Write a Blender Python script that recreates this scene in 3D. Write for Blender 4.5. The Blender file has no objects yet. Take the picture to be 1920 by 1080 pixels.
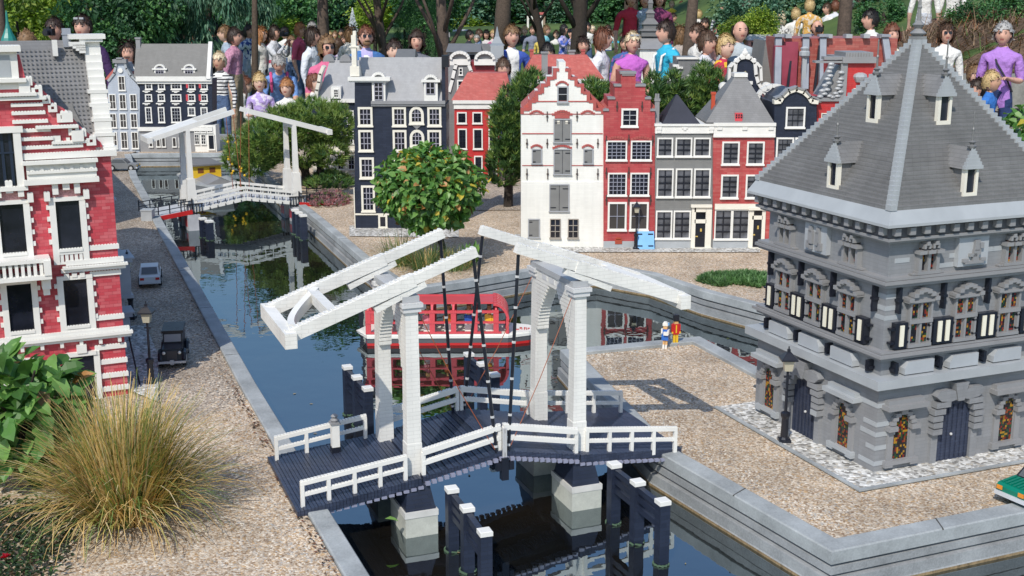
import bpy, math, random
from mathutils import Vector, Matrix, noise
SC = bpy.context.scene
COL = SC.collection
R = math.radians
rnd = random.Random(11)
# ------------------------------------------------------------ camera
FPX, CAMH = 2300.0, 1.18
TH = math.atan(540 / FPX)
CT, ST = math.cos(TH), math.sin(TH)
cd = bpy.data.cameras.new('camera'); cam = bpy.data.objects.new('camera', cd); COL.objects.link(cam)
cd.sensor_width = 36.0; cd.lens = FPX / 1920 * 36; cd.clip_start = 0.05; cd.clip_end = 2000
cam.location = (0, 0, CAMH); cam.rotation_euler = (math.pi / 2 - TH, 0, 0)
SC.camera = cam
# ------------------------------------------------------------ world, sun, exposure
SUN = Vector((0.33, 0.93, -1.03)).normalized()
w = bpy.data.worlds.new('World'); SC.world = w; w.use_nodes = True
nt = w.node_tree; bg = nt.nodes['Background']
sky = nt.nodes.new('ShaderNodeTexSky'); sky.sky_type = 'NISHITA'; sky.sun_disc = False
sky.sun_elevation = math.asin(-SUN.z); sky.sun_rotation = math.atan2(-SUN.x, -SUN.y)
sky.dust_density = 1.0; sky.air_density = 1.3; sky.ozone_density = 5.0
nt.links.new(sky.outputs[0], bg.inputs[0]); bg.inputs[1].default_value = 0.15
sd = bpy.data.lights.new('sun', 'SUN'); sun = bpy.data.objects.new('sun', sd); COL.objects.link(sun)
sd.energy = 3.7; sd.angle = R(0.5); sd.color = (1.0, 0.94, 0.84)
sun.rotation_euler = SUN.to_track_quat('-Z', 'Y').to_euler()
SC.view_settings.view_transform = 'Standard'; SC.view_settings.look = 'None'
SC.view_settings.exposure = 0.02; SC.view_settings.gamma = 1.0
SC.render.film_transparent = False

# ------------------------------------------------------------ pixel to place (1920 x 1080 photograph)
def ray(px, py):
    u = (px - 960) / FPX; v = -(py - 540) / FPX
    return Vector((u, CT + v * ST, -ST + v * CT))
def G(px, py, z=0.0):
    r = ray(px, py); t = (z - CAMH) / r.z
    return Vector((r.x * t, r.y * t, z))
def D(px, py, y):
    r = ray(px, py); t = y / r.y
    return Vector((r.x * t, y, CAMH + r.z * t))

# ------------------------------------------------------------ mesh builder
class MB:
    def __init__(s): s.v = []; s.f = []; s.m = []; s.cm = 0
    def add(s, vs, fs):
        n = len(s.v); s.v.extend(tuple(v) for v in vs)
        for f in fs: s.f.append(tuple(i + n for i in f)); s.m.append(s.cm)
    def box(s, x0, y0, z0, x1, y1, z1):
        s.add([(x0,y0,z0),(x1,y0,z0),(x1,y1,z0),(x0,y1,z0),(x0,y0,z1),(x1,y0,z1),(x1,y1,z1),(x0,y1,z1)],
              [(3,2,1,0),(4,5,6,7),(0,1,5,4),(1,2,6,5),(2,3,7,6),(3,0,4,7)])
    def bar(s, p0, p1, w, h, up=(0,0,1)):
        p0 = Vector(p0); p1 = Vector(p1); d = (p1 - p0).normalized(); up = Vector(up)
        x = d.cross(up)
        if x.length < 1e-4: x = d.cross(Vector((0,1,0)))
        x.normalize(); y = x.cross(d).normalized(); x *= w/2; y *= h/2
        s.add([p0-x-y,p0+x-y,p0+x+y,p0-x+y,p1-x-y,p1+x-y,p1+x+y,p1-x+y],
              [(3,2,1,0),(4,5,6,7),(0,1,5,4),(1,2,6,5),(2,3,7,6),(3,0,4,7)])
    def prism(s, poly, off):
        off = Vector(off); n = len(poly); a = [Vector(p) for p in poly]; b = [p + off for p in a]
        s.add(a + b, [tuple(range(n))[::-1], tuple(range(n, 2*n))] + [(i, (i+1)%n, n+(i+1)%n, n+i) for i in range(n)])
    def cyl(s, p0, p1, r0, r1=None, n=8, caps=True):
        r1 = r0 if r1 is None else r1
        s.tube([p0, p1], [r0, r1], n, caps)
    def tube(s, pts, rs, n=6, caps=True):
        pts = [Vector(p) for p in pts]; vs = []; fs = []; ref = None
        for i, p in enumerate(pts):
            d = (pts[min(i+1,len(pts)-1)] - pts[max(i-1,0)]).normalized()
            if ref is None: ref = Vector((1,0,0)) if abs(d.x) < 0.8 else Vector((0,1,0))
            x = (ref - d * ref.dot(d)).normalized(); y = d.cross(x); ref = x
            r = rs[i] if isinstance(rs, (list, tuple)) else rs
            for k in range(n):
                a = 2*math.pi*k/n; vs.append(p + x*(math.cos(a)*r) + y*(math.sin(a)*r))
        for i in range(len(pts)-1):
            for k in range(n): fs.append((i*n+k, i*n+(k+1)%n, (i+1)*n+(k+1)%n, (i+1)*n+k))
        if caps: fs.append(tuple(range(n))[::-1]); fs.append(tuple(range((len(pts)-1)*n, len(pts)*n)))
        s.add(vs, fs)
    def lathe(s, prof, c=(0,0,0), n=12, sx=1, sy=1):
        vs = []; fs = []
        for r, z in prof:
            for k in range(n):
                a = 2*math.pi*k/n; vs.append((c[0]+r*sx*math.cos(a), c[1]+r*sy*math.sin(a), c[2]+z))
        for i in range(len(prof)-1):
            for k in range(n): fs.append((i*n+k, i*n+(k+1)%n, (i+1)*n+(k+1)%n, (i+1)*n+k))
        fs.append(tuple(range(n))[::-1]); fs.append(tuple(range((len(prof)-1)*n, len(prof)*n)))
        s.add(vs, fs)
    def loft(s, rings, caps=True):
        n = len(rings[0]); fs = []
        for i in range(len(rings)-1):
            for k in range(n): fs.append((i*n+k, i*n+(k+1)%n, (i+1)*n+(k+1)%n, (i+1)*n+k))
        if caps: fs.append(tuple(range(n))[::-1]); fs.append(tuple(range((len(rings)-1)*n, len(rings)*n)))
        s.add([p for r in rings for p in r], fs)
    def sphere(s, c, r, nu=10, nv=6, sc=(1,1,1)):
        s.lathe([(r*math.sin(math.pi*i/nv)+1e-5, -r*sc[2]*math.cos(math.pi*i/nv)) for i in range(nv+1)], c, nu, sc[0], sc[1])
    def build(s, name, mats, parent=None, loc=None, rz=0, smooth=False):
        me = bpy.data.meshes.new(name); me.from_pydata(s.v, [], s.f)
        if not isinstance(mats, (list, tuple)): mats = [mats]
        for m in mats: me.materials.append(m)
        if len(mats) > 1: me.polygons.foreach_set('material_index', s.m)
        if smooth: me.polygons.foreach_set('use_smooth', [True]*len(s.f))
        me.update()
        o = bpy.data.objects.new(name, me); COL.objects.link(o)
        if parent: o.parent = parent
        if loc is not None: o.location = loc
        if rz: o.rotation_euler = (0,0,rz)
        return o

def tag(o, label=None, cat=None, group=None, kind=None):
    if label: o['label'] = label
    if cat: o['category'] = cat
    if group: o['group'] = group
    if kind: o['kind'] = kind
    return o
def empty(name, loc, rz=0, label=None, cat=None, group=None):
    o = bpy.data.objects.new(name, None); COL.objects.link(o); o.location = loc; o.rotation_euler = (0,0,rz)
    o.empty_display_size = 0.05
    return tag(o, label, cat, group)
def twin(o, name=None, parent=None):
    c = o.copy(); COL.objects.link(c)
    if parent: c.parent = parent
    return c
def copy_tree(o, parent=None):
    c = o.copy(); COL.objects.link(c)
    if parent: c.parent = parent
    for ch in list(o.children): copy_tree(ch, c)
    return c

# ------------------------------------------------------------ materials
MATS = {}
def newmat(name):
    m = bpy.data.materials.new(name); m.use_nodes = True
    b = m.node_tree.nodes['Principled BSDF']
    return m, m.node_tree.nodes, m.node_tree.links, b
def plas(name, col, rough=0.4, var=0.0, spec=0.5, scale=18.0):
    if name in MATS: return MATS[name]
    m, N, L, b = newmat(name); MATS[name] = m
    b.inputs['Roughness'].default_value = rough; b.inputs['Specular IOR Level'].default_value = spec
    c = (*col, 1)
    if var:
        t = N.new('ShaderNodeTexCoord'); n = N.new('ShaderNodeTexNoise'); n.inputs['Scale'].default_value = scale; n.inputs['Detail'].default_value = 5
        L.new(t.outputs['Object'], n.inputs['Vector'])
        r = N.new('ShaderNodeValToRGB'); L.new(n.outputs['Fac'], r.inputs[0])
        r.color_ramp.elements[0].position = 0.3; r.color_ramp.elements[1].position = 0.7
        r.color_ramp.elements[0].color = (*[x*(1-var) for x in col], 1); r.color_ramp.elements[1].color = (*[min(1, x*(1+var)) for x in col], 1)
        L.new(r.outputs[0], b.inputs['Base Color'])
        rr = N.new('ShaderNodeMapRange'); L.new(n.outputs['Fac'], rr.inputs[0]); rr.inputs[3].default_value = rough*0.8; rr.inputs[4].default_value = min(1, rough*1.25)
        L.new(rr.outputs[0], b.inputs['Roughness'])
    else: b.inputs['Base Color'].default_value = c
    return m
def brick(name, col, col2=None, bw=0.032, bh=0.0096, rough=0.38, dark=0.72, stain=0.12):
    """toy bricks laid in courses: rows of z, bond along x+y of the object"""
    if name in MATS: return MATS[name]
    m, N, L, b = newmat(name); MATS[name] = m
    col2 = col2 or tuple(x*1.12 for x in col)
    t = N.new('ShaderNodeTexCoord'); sp = N.new('ShaderNodeSeparateXYZ'); L.new(t.outputs['Object'], sp.inputs[0])
    ad = N.new('ShaderNodeMath'); L.new(sp.outputs[0], ad.inputs[0]); L.new(sp.outputs[1], ad.inputs[1])
    cb = N.new('ShaderNodeCombineXYZ'); L.new(ad.outputs[0], cb.inputs[0]); L.new(sp.outputs[2], cb.inputs[1])
    k = N.new('ShaderNodeTexBrick'); L.new(cb.outputs[0], k.inputs['Vector'])
    k.inputs['Scale'].default_value = 1; k.inputs['Brick Width'].default_value = bw; k.inputs['Row Height'].default_value = bh
    k.inputs['Mortar Size'].default_value = 0.0005; k.inputs['Mortar Smooth'].default_value = 0.3; k.inputs['Bias'].default_value = -0.3
    k.inputs['Color1'].default_value = (*col, 1); k.inputs['Color2'].default_value = (*col2, 1)
    k.inputs['Mortar'].default_value = (*[x*dark for x in col], 1)
    n = N.new('ShaderNodeTexNoise'); n.inputs['Scale'].default_value = 7; n.inputs['Detail'].default_value = 6; L.new(t.outputs['Object'], n.inputs['Vector'])
    mr = N.new('ShaderNodeMapRange'); L.new(n.outputs['Fac'], mr.inputs[0]); mr.inputs[1].default_value = 0.3; mr.inputs[2].default_value = 0.7
    mr.inputs[3].default_value = 1-stain; mr.inputs[4].default_value = 1+stain
    mp = N.new('ShaderNodeMapping'); mp.inputs['Scale'].default_value = (38,38,3.5); L.new(t.outputs['Object'], mp.inputs[0])
    n3 = N.new('ShaderNodeTexNoise'); n3.inputs['Scale'].default_value = 1; n3.inputs['Detail'].default_value = 5; L.new(mp.outputs[0], n3.inputs['Vector'])
    m3 = N.new('ShaderNodeMapRange'); L.new(n3.outputs['Fac'], m3.inputs[0]); m3.inputs[1].default_value = .42; m3.inputs[2].default_value = .75; m3.inputs[3].default_value = 1.02; m3.inputs[4].default_value = 1-1.25*stain
    mu = N.new('ShaderNodeMath'); mu.operation = 'MULTIPLY'; L.new(mr.outputs[0], mu.inputs[0]); L.new(m3.outputs[0], mu.inputs[1])
    mx = N.new('ShaderNodeVectorMath'); mx.operation = 'SCALE'; L.new(k.outputs['Color'], mx.inputs[0]); L.new(mu.outputs[0], mx.inputs['Scale'])
    L.new(mx.outputs[0], b.inputs['Base Color'])
    m4 = N.new('ShaderNodeMapRange'); L.new(n.outputs['Fac'], m4.inputs[0]); m4.inputs[3].default_value = rough*.75; m4.inputs[4].default_value = min(1, rough*1.4); L.new(m4.outputs[0], b.inputs['Roughness'])
    bp = N.new('ShaderNodeBump'); bp.inputs['Strength'].default_value = 0.35; bp.inputs['Distance'].default_value = 0.0006; bp.invert = True
    L.new(k.outputs['Fac'], bp.inputs['Height']); L.new(bp.outputs[0], b.inputs['Normal'])
    return m
def leafm(name, col, rough=0.45, trans=0.3):
    if name in MATS: return MATS[name]
    m, N, L, b = newmat(name); MATS[name] = m
    out = N['Material Output']
    t = N.new('ShaderNodeTexCoord'); n = N.new('ShaderNodeTexNoise'); n.inputs['Scale'].default_value = 9; n.inputs['Detail'].default_value = 3; L.new(t.outputs['Object'], n.inputs['Vector'])
    mr = N.new('ShaderNodeMapRange'); L.new(n.outputs['Fac'], mr.inputs[0]); mr.inputs[1].default_value = .3; mr.inputs[2].default_value = .7; mr.inputs[3].default_value = .75; mr.inputs[4].default_value = 1.25
    sc = N.new('ShaderNodeVectorMath'); sc.operation = 'SCALE'; sc.inputs[0].default_value = col; L.new(mr.outputs[0], sc.inputs['Scale'])
    L.new(sc.outputs[0], b.inputs['Base Color']); b.inputs['Roughness'].default_value = rough
    tr = N.new('ShaderNodeBsdfTranslucent'); sc2 = N.new('ShaderNodeVectorMath'); sc2.operation = 'MULTIPLY'; L.new(sc.outputs[0], sc2.inputs[0]); sc2.inputs[1].default_value = (1.3,1.4,.6)
    L.new(sc2.outputs[0], tr.inputs[0])
    mx = N.new('ShaderNodeMixShader'); mx.inputs[0].default_value = trans
    L.new(b.outputs[0], mx.inputs[1]); L.new(tr.outputs[0], mx.inputs[2]); L.new(mx.outputs[0], out.inputs[0])
    return m
def gravel(name, stops, cell=0.0047, rough=0.8, stain=0.26, bump=0.5, dist=0.003):
    if name in MATS: return MATS[name]
    m, N, L, b = newmat(name); MATS[name] = m
    t = N.new('ShaderNodeTexCoord')
    v = N.new('ShaderNodeTexVoronoi'); v.inputs['Scale'].default_value = 1/cell; v.inputs['Randomness'].default_value = 1; L.new(t.outputs['Object'], v.inputs['Vector'])
    sp = N.new('ShaderNodeSeparateColor'); L.new(v.outputs['Color'], sp.inputs[0])
    r = N.new('ShaderNodeValToRGB'); r.color_ramp.interpolation = 'CONSTANT'; L.new(sp.outputs[0], r.inputs[0])
    e = r.color_ramp.elements
    while len(e) < len(stops): e.new(0.5)
    for i, (p, c) in enumerate(stops): e[i].position = p; e[i].color = (*c, 1)
    n = N.new('ShaderNodeTexNoise'); n.inputs['Scale'].default_value = 3.2; n.inputs['Detail'].default_value = 7; L.new(t.outputs['Object'], n.inputs['Vector'])
    mr = N.new('ShaderNodeMapRange'); L.new(n.outputs['Fac'], mr.inputs[0]); mr.inputs[1].default_value = .3; mr.inputs[2].default_value = .7; mr.inputs[3].default_value = 1-stain; mr.inputs[4].default_value = 1+stain
    v2 = N.new('ShaderNodeTexVoronoi'); v2.inputs['Scale'].default_value = .45/cell; L.new(t.outputs['Object'], v2.inputs['Vector'])
    s2 = N.new('ShaderNodeSeparateColor'); L.new(v2.outputs['Color'], s2.inputs[0])
    m2 = N.new('ShaderNodeMapRange'); L.new(s2.outputs[1], m2.inputs[0]); m2.inputs[3].default_value = .82; m2.inputs[4].default_value = 1.18
    mm = N.new('ShaderNodeMath'); mm.operation = 'MULTIPLY'; L.new(mr.outputs[0], mm.inputs[0]); L.new(m2.outputs[0], mm.inputs[1])
    sc = N.new('ShaderNodeVectorMath'); sc.operation = 'SCALE'; L.new(r.outputs[0], sc.inputs[0]); L.new(mm.outputs[0], sc.inputs['Scale'])
    L.new(sc.outputs[0], b.inputs['Base Color']); b.inputs['Roughness'].default_value = rough
    bp = N.new('ShaderNodeBump'); bp.inputs['Strength'].default_value = bump; bp.inputs['Distance'].default_value = dist; bp.invert = True
    L.new(v.outputs['Distance'], bp.inputs['Height']); L.new(bp.outputs[0], b.inputs['Normal'])
    return m
TAN = gravel('tan_gravel', [(0,(0.264,0.176,0.109)),(.12,(0.440,0.336,0.234)),(.34,(0.528,0.428,0.320)),(.55,(0.352,0.252,0.164)),(.66,(0.598,0.512,0.406)),(.83,(0.458,0.302,0.156)),(.90,(0.370,0.336,0.296)),(.96,(0.660,0.596,0.507))])
GREYG = gravel('grey_gravel', [(0,(.22,.21,.19)),(.15,(.46,.45,.42)),(.4,(.58,.57,.54)),(.62,(.34,.33,.31)),(.75,(.68,.67,.64)),(.9,(.42,.38,.32))], cell=.009, dist=.005)
SHADEG = gravel('shaded_street_gravel', [(0,(0.188,0.150,0.115)),(.2,(0.351,0.291,0.230)),(.45,(0.468,0.399,0.317)),(.65,(0.258,0.215,0.173)),(.8,(0.538,0.462,0.374)),(.93,(0.422,0.280,0.163))], cell=.005)  # darker gravel mix that puts the left street's shade into its colour
def concrete(name, col, scale=14, stain=.2, rough=.8):
    if name in MATS: return MATS[name]
    m, N, L, b = newmat(name); MATS[name] = m
    t = N.new('ShaderNodeTexCoord'); n = N.new('ShaderNodeTexNoise'); n.inputs['Scale'].default_value = scale; n.inputs['Detail'].default_value = 9; n.inputs['Roughness'].default_value = .65
    L.new(t.outputs['Object'], n.inputs['Vector'])
    n2 = N.new('ShaderNodeTexNoise'); n2.inputs['Scale'].default_value = 220; n2.inputs['Detail'].default_value = 3; L.new(t.outputs['Object'], n2.inputs['Vector'])
    ad = N.new('ShaderNodeMath'); ad.operation = 'MULTIPLY_ADD'; L.new(n2.outputs['Fac'], ad.inputs[0]); ad.inputs[1].default_value = .35; L.new(n.outputs['Fac'], ad.inputs[2])
    mr = N.new('ShaderNodeMapRange'); L.new(ad.outputs[0], mr.inputs[0]); mr.inputs[1].default_value = .45; mr.inputs[2].default_value = .9; mr.inputs[3].default_value = 1-stain; mr.inputs[4].default_value = 1+stain
    sc = N.new('ShaderNodeVectorMath'); sc.operation = 'SCALE'; sc.inputs[0].default_value = col; L.new(mr.outputs[0], sc.inputs['Scale'])
    L.new(sc.outputs[0], b.inputs['Base Color']); b.inputs['Roughness'].default_value = rough
    bp = N.new('ShaderNodeBump'); bp.inputs['Strength'].default_value = .25; bp.inputs['Distance'].default_value = .002; L.new(ad.outputs[0], bp.inputs['Height']); L.new(bp.outputs[0], b.inputs['Normal'])
    return m
CONC = concrete('concrete', (.32,.34,.345), 7, .34); CONCW = concrete('concrete_wall', (.26,.27,.275), 6, .42)
ALGAE = concrete('waterline_stain', (.24,.17,.09), 60, .5, .6)
PIERC = concrete('pier_concrete', (.46,.47,.42), 20, .18)
WHITE = plas('white_plastic', (.76,.745,.70), .35, .05)
CREAM = plas('cream_plastic', (.76,.72,.62), .4, .05)
REDP = brick('red_brick_near', (.50,.055,.075), (.60,.18,.19), .024, .0096)
REDF = brick('red_brick_far', (.40,.05,.05), (.50,.10,.09), .04, .0096)
REDB = brick('red_bright_brick', (.50,.03,.03), (.46,.05,.05), .04, .0096)
BLACKB = brick('black_brick', (.014,.020,.040), (.022,.03,.056), .04, .0096, .4, .5)
WBR = brick('white_bridge_brick', (.76,.745,.70), (.71,.70,.66), .032, .0096, .4, .80, .07)
WHITEB = brick('white_brick', (.78,.77,.72), (.74,.73,.68), .04, .0096, .4, .93, .05)
GREYB = brick('grey_brick', (.235,.24,.25), (.262,.268,.28), .032, .0096, .4, .88, .08)
GREYD = brick('dark_grey_brick', (.19,.185,.175), (.21,.205,.195), .032, .0096, .75, .85, .08)
GREYR = brick('roof_grey_brick', (.185,.183,.182), (.21,.207,.208), .024, .0096, .42, .7, .1)
GREYROOF = brick('light_roof_brick', (.33,.33,.335), (.36,.36,.365), .016, .008, .75, .88, .06)
LGREY = plas('light_grey_plastic', (.37,.39,.405), .38, .07)
BLUEG = brick('blue_grey_brick', (.40,.44,.50), (.43,.47,.53), .04, .0096, .4, .9, .05)
MGREY = plas('mid_grey_plastic', (.255,.255,.26), .4, .06)
DGREY = plas('dark_grey_plastic', (.16,.16,.16), .4, .06)
BLACK = plas('black_plastic', (.012,.014,.022), .3, .15)
NAVY = brick('black_deck_brick', (.030,.040,.072), (.045,.058,.098), .016, .008, .38, .5, .2)
REDROOF = brick('red_roof_tiles', (.44,.10,.08), (.50,.15,.12), .02, .0085, .5, .75, .1)
GLASS = plas('dark_glass', (.014,.016,.026), .14, .75, .6, 9)  # noise in base colour and roughness stands in for varied reflections
TANPANE = plas('grey_pane', (.055,.05,.048), .25, 0, .5)
CURT = plas('net_curtain', (.085,.088,.10), .4, .6, .5, 22)
REDPL = plas('red_plastic', (.50,.02,.02), .3, .05)
PINKRED = plas('coral_red_plastic', (.60,.07,.085), .32, .05)
SHUT = plas('grey_shutter', (.20,.20,.195), .45, .08)
YEL = plas('yellow_plastic', (.75,.48,.03), .35); BLUE = plas('blue_plastic', (.03,.14,.50), .35); LBLUE = plas('light_blue_plastic', (.16,.40,.72), .4, .06)
GREENP = plas('green_plastic', (.0,.17,.11), .28, .05); CHROME = plas('pale_metal', (.5,.5,.5), .3)
# ------------------------------------------------------------ setting: terrain, town platform, canal
WZ = -0.09
def hill(x, y):
    z = -0.75
    if y > 17:
        k = min(1, (y-17)/25); k = k*k*(3-2*k)
        z += k * (0.9 + 0.25*math.sin(x*.13+1))
    s = max(0, min(1, (x - 3.2 - max(0, (15-y))*.3)/5)) * max(0, min(1, (y-13.2)/4))
    s = s*s*(3-2*s)
    z += s*1.75
    if y > 60: z += (y-60)*.06
    return z
mb = MB(); xs = [-160,-90,-50,-30,-20] + [-16+i*.8 for i in range(41)] + [20,30,50,90,160]
ys = [-30,-10,0,5,9] + [10+i*.8 for i in range(50)] + [55,65,85,130,220,400]
vv = [(x, y, hill(x, y) + (.04*noise.noise(Vector((x*.6,y*.6,0))) if 10 < y < 55 else 0)) for y in ys for x in xs]; nx = len(xs)
mb.add(vv, [(j*nx+i, j*nx+i+1, (j+1)*nx+i+1, (j+1)*nx+i) for j in range(len(ys)-1) for i in range(nx-1)])
gm, N_, L_, b_ = newmat('park_ground')
t_ = N_.new('ShaderNodeTexCoord'); n_ = N_.new('ShaderNodeTexNoise'); n_.inputs['Scale'].default_value = .35; n_.inputs['Detail'].default_value = 8
L_.new(t_.outputs['Object'], n_.inputs['Vector']); r_ = N_.new('ShaderNodeValToRGB'); L_.new(n_.outputs['Fac'], r_.inputs[0])
r_.color_ramp.elements[0].position = .38; r_.color_ramp.elements[0].color = (.03,.065,.015,1); r_.color_ramp.elements[1].position = .66; r_.color_ramp.elements[1].color = (.10,.16,.035,1)
L_.new(r_.outputs[0], b_.inputs['Base Color']); b_.inputs['Roughness'].default_value = .9
tag(mb.build('ground', gm, smooth=True), kind='structure')
# paved visitor path round the model town
mb = MB(); pts = []
for x in [-14+i*1.0 for i in range(29)]:
    pts.append(((x, 10.95, hill(x,10.95)+.03), (x, 16.2, hill(x,16.2)+.03)))
for i in range(len(pts)-1):
    a, b = pts[i], pts[i+1]
    n = 8
    for k in range(n):
        f = lambda p, t: (p[0][0], p[0][1]+(p[1][1]-p[0][1])*t, hill(p[0][0], p[0][1]+(p[1][1]-p[0][1])*t)+.05)
        mb.add([f(a,k/n), f(b,k/n), f(b,(k+1)/n), f(a,(k+1)/n)], [(0,1,2,3)])
tag(mb.build('path', gravel('path_gravel', [(0,(.22,.18,.15)),(.3,(.36,.31,.26)),(.6,(.28,.23,.19)),(.85,(.45,.40,.35))], cell=.02), smooth=True), kind='structure')

P2 = lambda px, py, z=.012: (lambda v: (v.x, v.y))(G(px, py, z))
LEFT = [(-.12,1.6), (-.22,2.05)] + [P2(*q) for q in [(695,1080),(617,955),(537,810),(480,718),(378,540),(312,425),(258,330)]] + [(-2.97,9.55)]
FARQ = [(-2.97,9.55), (-2.15,9.6), (-1.93,8.95)] + [P2(*q) for q in [(600,417),(677,483),(735,524),(783,540),(880,526),(997,506),(1119,496),(1219,513),(1319,546)]] + [(.98,4.66), (1.25,4.52), (1.9,4.75), (5.5,6.2)]
ISL = [(5.0,4.35), (.86,3.93), (.80,3.86), P2(1312,630), P2(1050,655), P2(1225,842), P2(1560,1034), P2(1960,952), (3.5,3.62)]
def offs(poly, d):
    out = []
    n = len(poly)
    for i, p in enumerate(poly):
        a = Vector(poly[max(i-1,0)]); b = Vector(poly[min(i+1,n-1)]); p = Vector(p)
        ns = []
        if i > 0: e = (p-a).normalized(); ns.append(Vector((e.y,-e.x)))
        if i < n-1: e = (b-p).normalized(); ns.append(Vector((e.y,-e.x)))
        m = sum(ns, Vector((0,0))).normalized(); k = m.dot(ns[0])
        out.append(p + m*(d/max(k,.45)))
    return out
def sweep(mb, poly, prof, mats=None):
    lines = [[(q.x, q.y, z) for q in offs(poly, d)] for d, z in prof]
    for j in range(len(prof)-1):
        if mats: mb.cm = mats[j]
        n = len(poly); mb.add(lines[j]+lines[j+1], [(i, i+1, n+i+1, n+i) for i in range(n-1)])
def bank(poly, label, copinglabel, close, gmat, gname, flip=False, ledges=True, kw=.05):
    """poly runs with the water on its right-hand side"""
    g = MB(); inner = offs(poly, -kw+.006)
    g.prism([(p.x, p.y, -.6) for p in inner] + [(x,y,-.6) for x,y in close], (0,0,.6)); tag(g.build(gname, gmat), kind='structure')
    wm = MB()
    if ledges: prof = [(-.012,-.012),(-.012,-.026),(-.002,-.028),(-.002,-.046),(-.010,-.047),(-.010,-.052),(.006,-.054),(.006,-.080),(.008,-.083),(.008,-.15),(.0,-.4)]; mm = [0,0,0,0,0,0,0,0,1,1]
    else: prof = [(-.006,-.012),(-.006,-.076),(-.004,-.082),(-.004,-.15),(-.01,-.4)]; mm = [0,0,1,1]
    sweep(wm, poly, prof, mm); wo = wm.build('quay_wall', [CONCW, ALGAE]); tag(wo, label, 'quay wall')
    k = MB(); sweep(k, poly, [(-kw,-.02),(-kw,.010),(-kw+.004,.012),(-.003,.012),(0,.009),(0,-.02),(-.012,-.022)]); k.cm = 1; inn = offs(poly, -kw+.003); ot = offs(poly, .0005)
    for i in range(len(poly)-1):
        L_ = (Vector(poly[i+1])-Vector(poly[i])).length; n = int(L_/.55)
        for j in range(n):
            t = (j+.5)/max(n,1); a = inn[i].lerp(inn[i+1],t); b = ot[i].lerp(ot[i+1],t); k.bar((a.x,a.y,.0115),(b.x,b.y,.0105),.0032,.003)
    k.build('coping', [CONC, plas('joint_dark',(.07,.07,.065),.9)], wo)
bank(LEFT, 'long grey concrete quay wall along the left bank of the canal', '', [(-3.0,10.7),(-7,10.7),(-7,1.2),(-.9,1.2)], SHADEG, 'left_street', ledges=False)
bank(FARQ, 'stepped concrete quay wall below the row of canal houses', '', [(6.5,10.7),(-2.92,10.7)], TAN, 'town_square', kw=.045)
bank(ISL, 'pale ledged concrete quay wall around the weigh house island', '', [(5.2,4.2)], TAN, 'island_gravel', kw=.055)
# retaining wall behind the platform
rw = MB(); rw.box(-7.0,10.72,-1.0,6.5,10.84,.03); tag(rw.build('retaining_wall', CONCW), 'low concrete retaining wall behind the model town', 'wall')
# lighter gravel sheet painting the sunlit ground; its edge follows the street's shadow line
mb = MB(); ap = [(-3,1.25),(-.2,1.25)] + [tuple(offs(LEFT, -.052)[i]) for i in (1,2,3,4)] + [P2(474,745,.004)] + [P2(420,768,.004), P2(370,782,.004), P2(300,800,.004), P2(200,830,.004)] + [(-3,3.0)]
mb.add([(p[0],p[1],.004) for p in ap], [tuple(range(len(ap)))]); tag(mb.build('sunlit_gravel', TAN), kind='structure')
# grey gravel strips at the foot of buildings
def strip(name, pts, mat=GREYG, z=.004):
    m = MB(); m.add([(p[0],p[1],z) for p in pts], [tuple(range(len(pts)))]); return tag(m.build(name, mat), kind='structure')
A22 = R(22.5); AX = Vector((math.cos(A22), math.sin(A22))); BX = Vector((-AX.y, AX.x)); WO = Vector((.924,2.948))
wp = lambda u, v: tuple(WO + AX*u + BX*v)
strip('gravel_border', [wp(-.10,-.075), wp(.8,-.085), wp(.8,.3), wp(.05,.6), wp(-.09,.60)])
km = MB(); sweep(km, [wp(-.098,.60), wp(-.108,-.085), wp(.8,-.095)], [(-.006,.003),(-.006,.007),(.006,.007),(.006,.003)]); tag(km.build('kerb_strip', CONC), kind='structure')
strip('house_gravel', [P2(965,474,0),P2(1425,474,0),P2(1425,455,0),P2(965,440,0)])
strip('house_gravel', [P2(655,444,0),P2(860,446,0),P2(860,425,0),P2(655,424,0)])
strip('shaded_yard', [P2(850,395,0),P2(985,395,0),P2(985,345,0),P2(850,345,0)], SHADEG)
strip('left_footway', [(-1.19,3.62),(-1.06,3.50),(-1.20,4.0),(-1.36,4.4),(-1.47,4.35)], GREYG, .008)
# water
wm_, N_, L_, b_ = newmat('canal_water')
out = N_['Material Output']; N_.remove(b_)
df = N_.new('ShaderNodeBsdfDiffuse'); gl = N_.new('ShaderNodeBsdfGlossy'); mx = N_.new('ShaderNodeMixShader'); fr = N_.new('ShaderNodeFresnel')
t_ = N_.new('ShaderNodeTexCoord')
nb = N_.new('ShaderNodeTexNoise'); nb.inputs['Scale'].default_value = 1.6; nb.inputs['Detail'].default_value = 6; L_.new(t_.outputs['Object'], nb.inputs['Vector'])
rb = N_.new('ShaderNodeValToRGB'); L_.new(nb.outputs['Fac'], rb.inputs[0]); rb.color_ramp.elements[0].position = .35; rb.color_ramp.elements[0].color = (.004,.005,.005,1); rb.color_ramp.elements[1].position = .75; rb.color_ramp.elements[1].color = (.022,.017,.012,1)
L_.new(rb.outputs[0], df.inputs[0])
fr.inputs['IOR'].default_value = 4.0; gl.inputs['Roughness'].default_value = .006; gl.inputs['Color'].default_value = (.82,.94,1,1)
nz = N_.new('ShaderNodeTexNoise'); nz.inputs['Scale'].default_value = 9; nz.inputs['Detail'].default_value = 3; L_.new(t_.outputs['Object'], nz.inputs['Vector'])
bp = N_.new('ShaderNodeBump'); bp.inputs['Strength'].default_value = .075; bp.inputs['Distance'].default_value = .01; L_.new(nz.outputs['Fac'], bp.inputs['Height'])
L_.new(bp.outputs[0], gl.inputs['Normal'])
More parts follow.
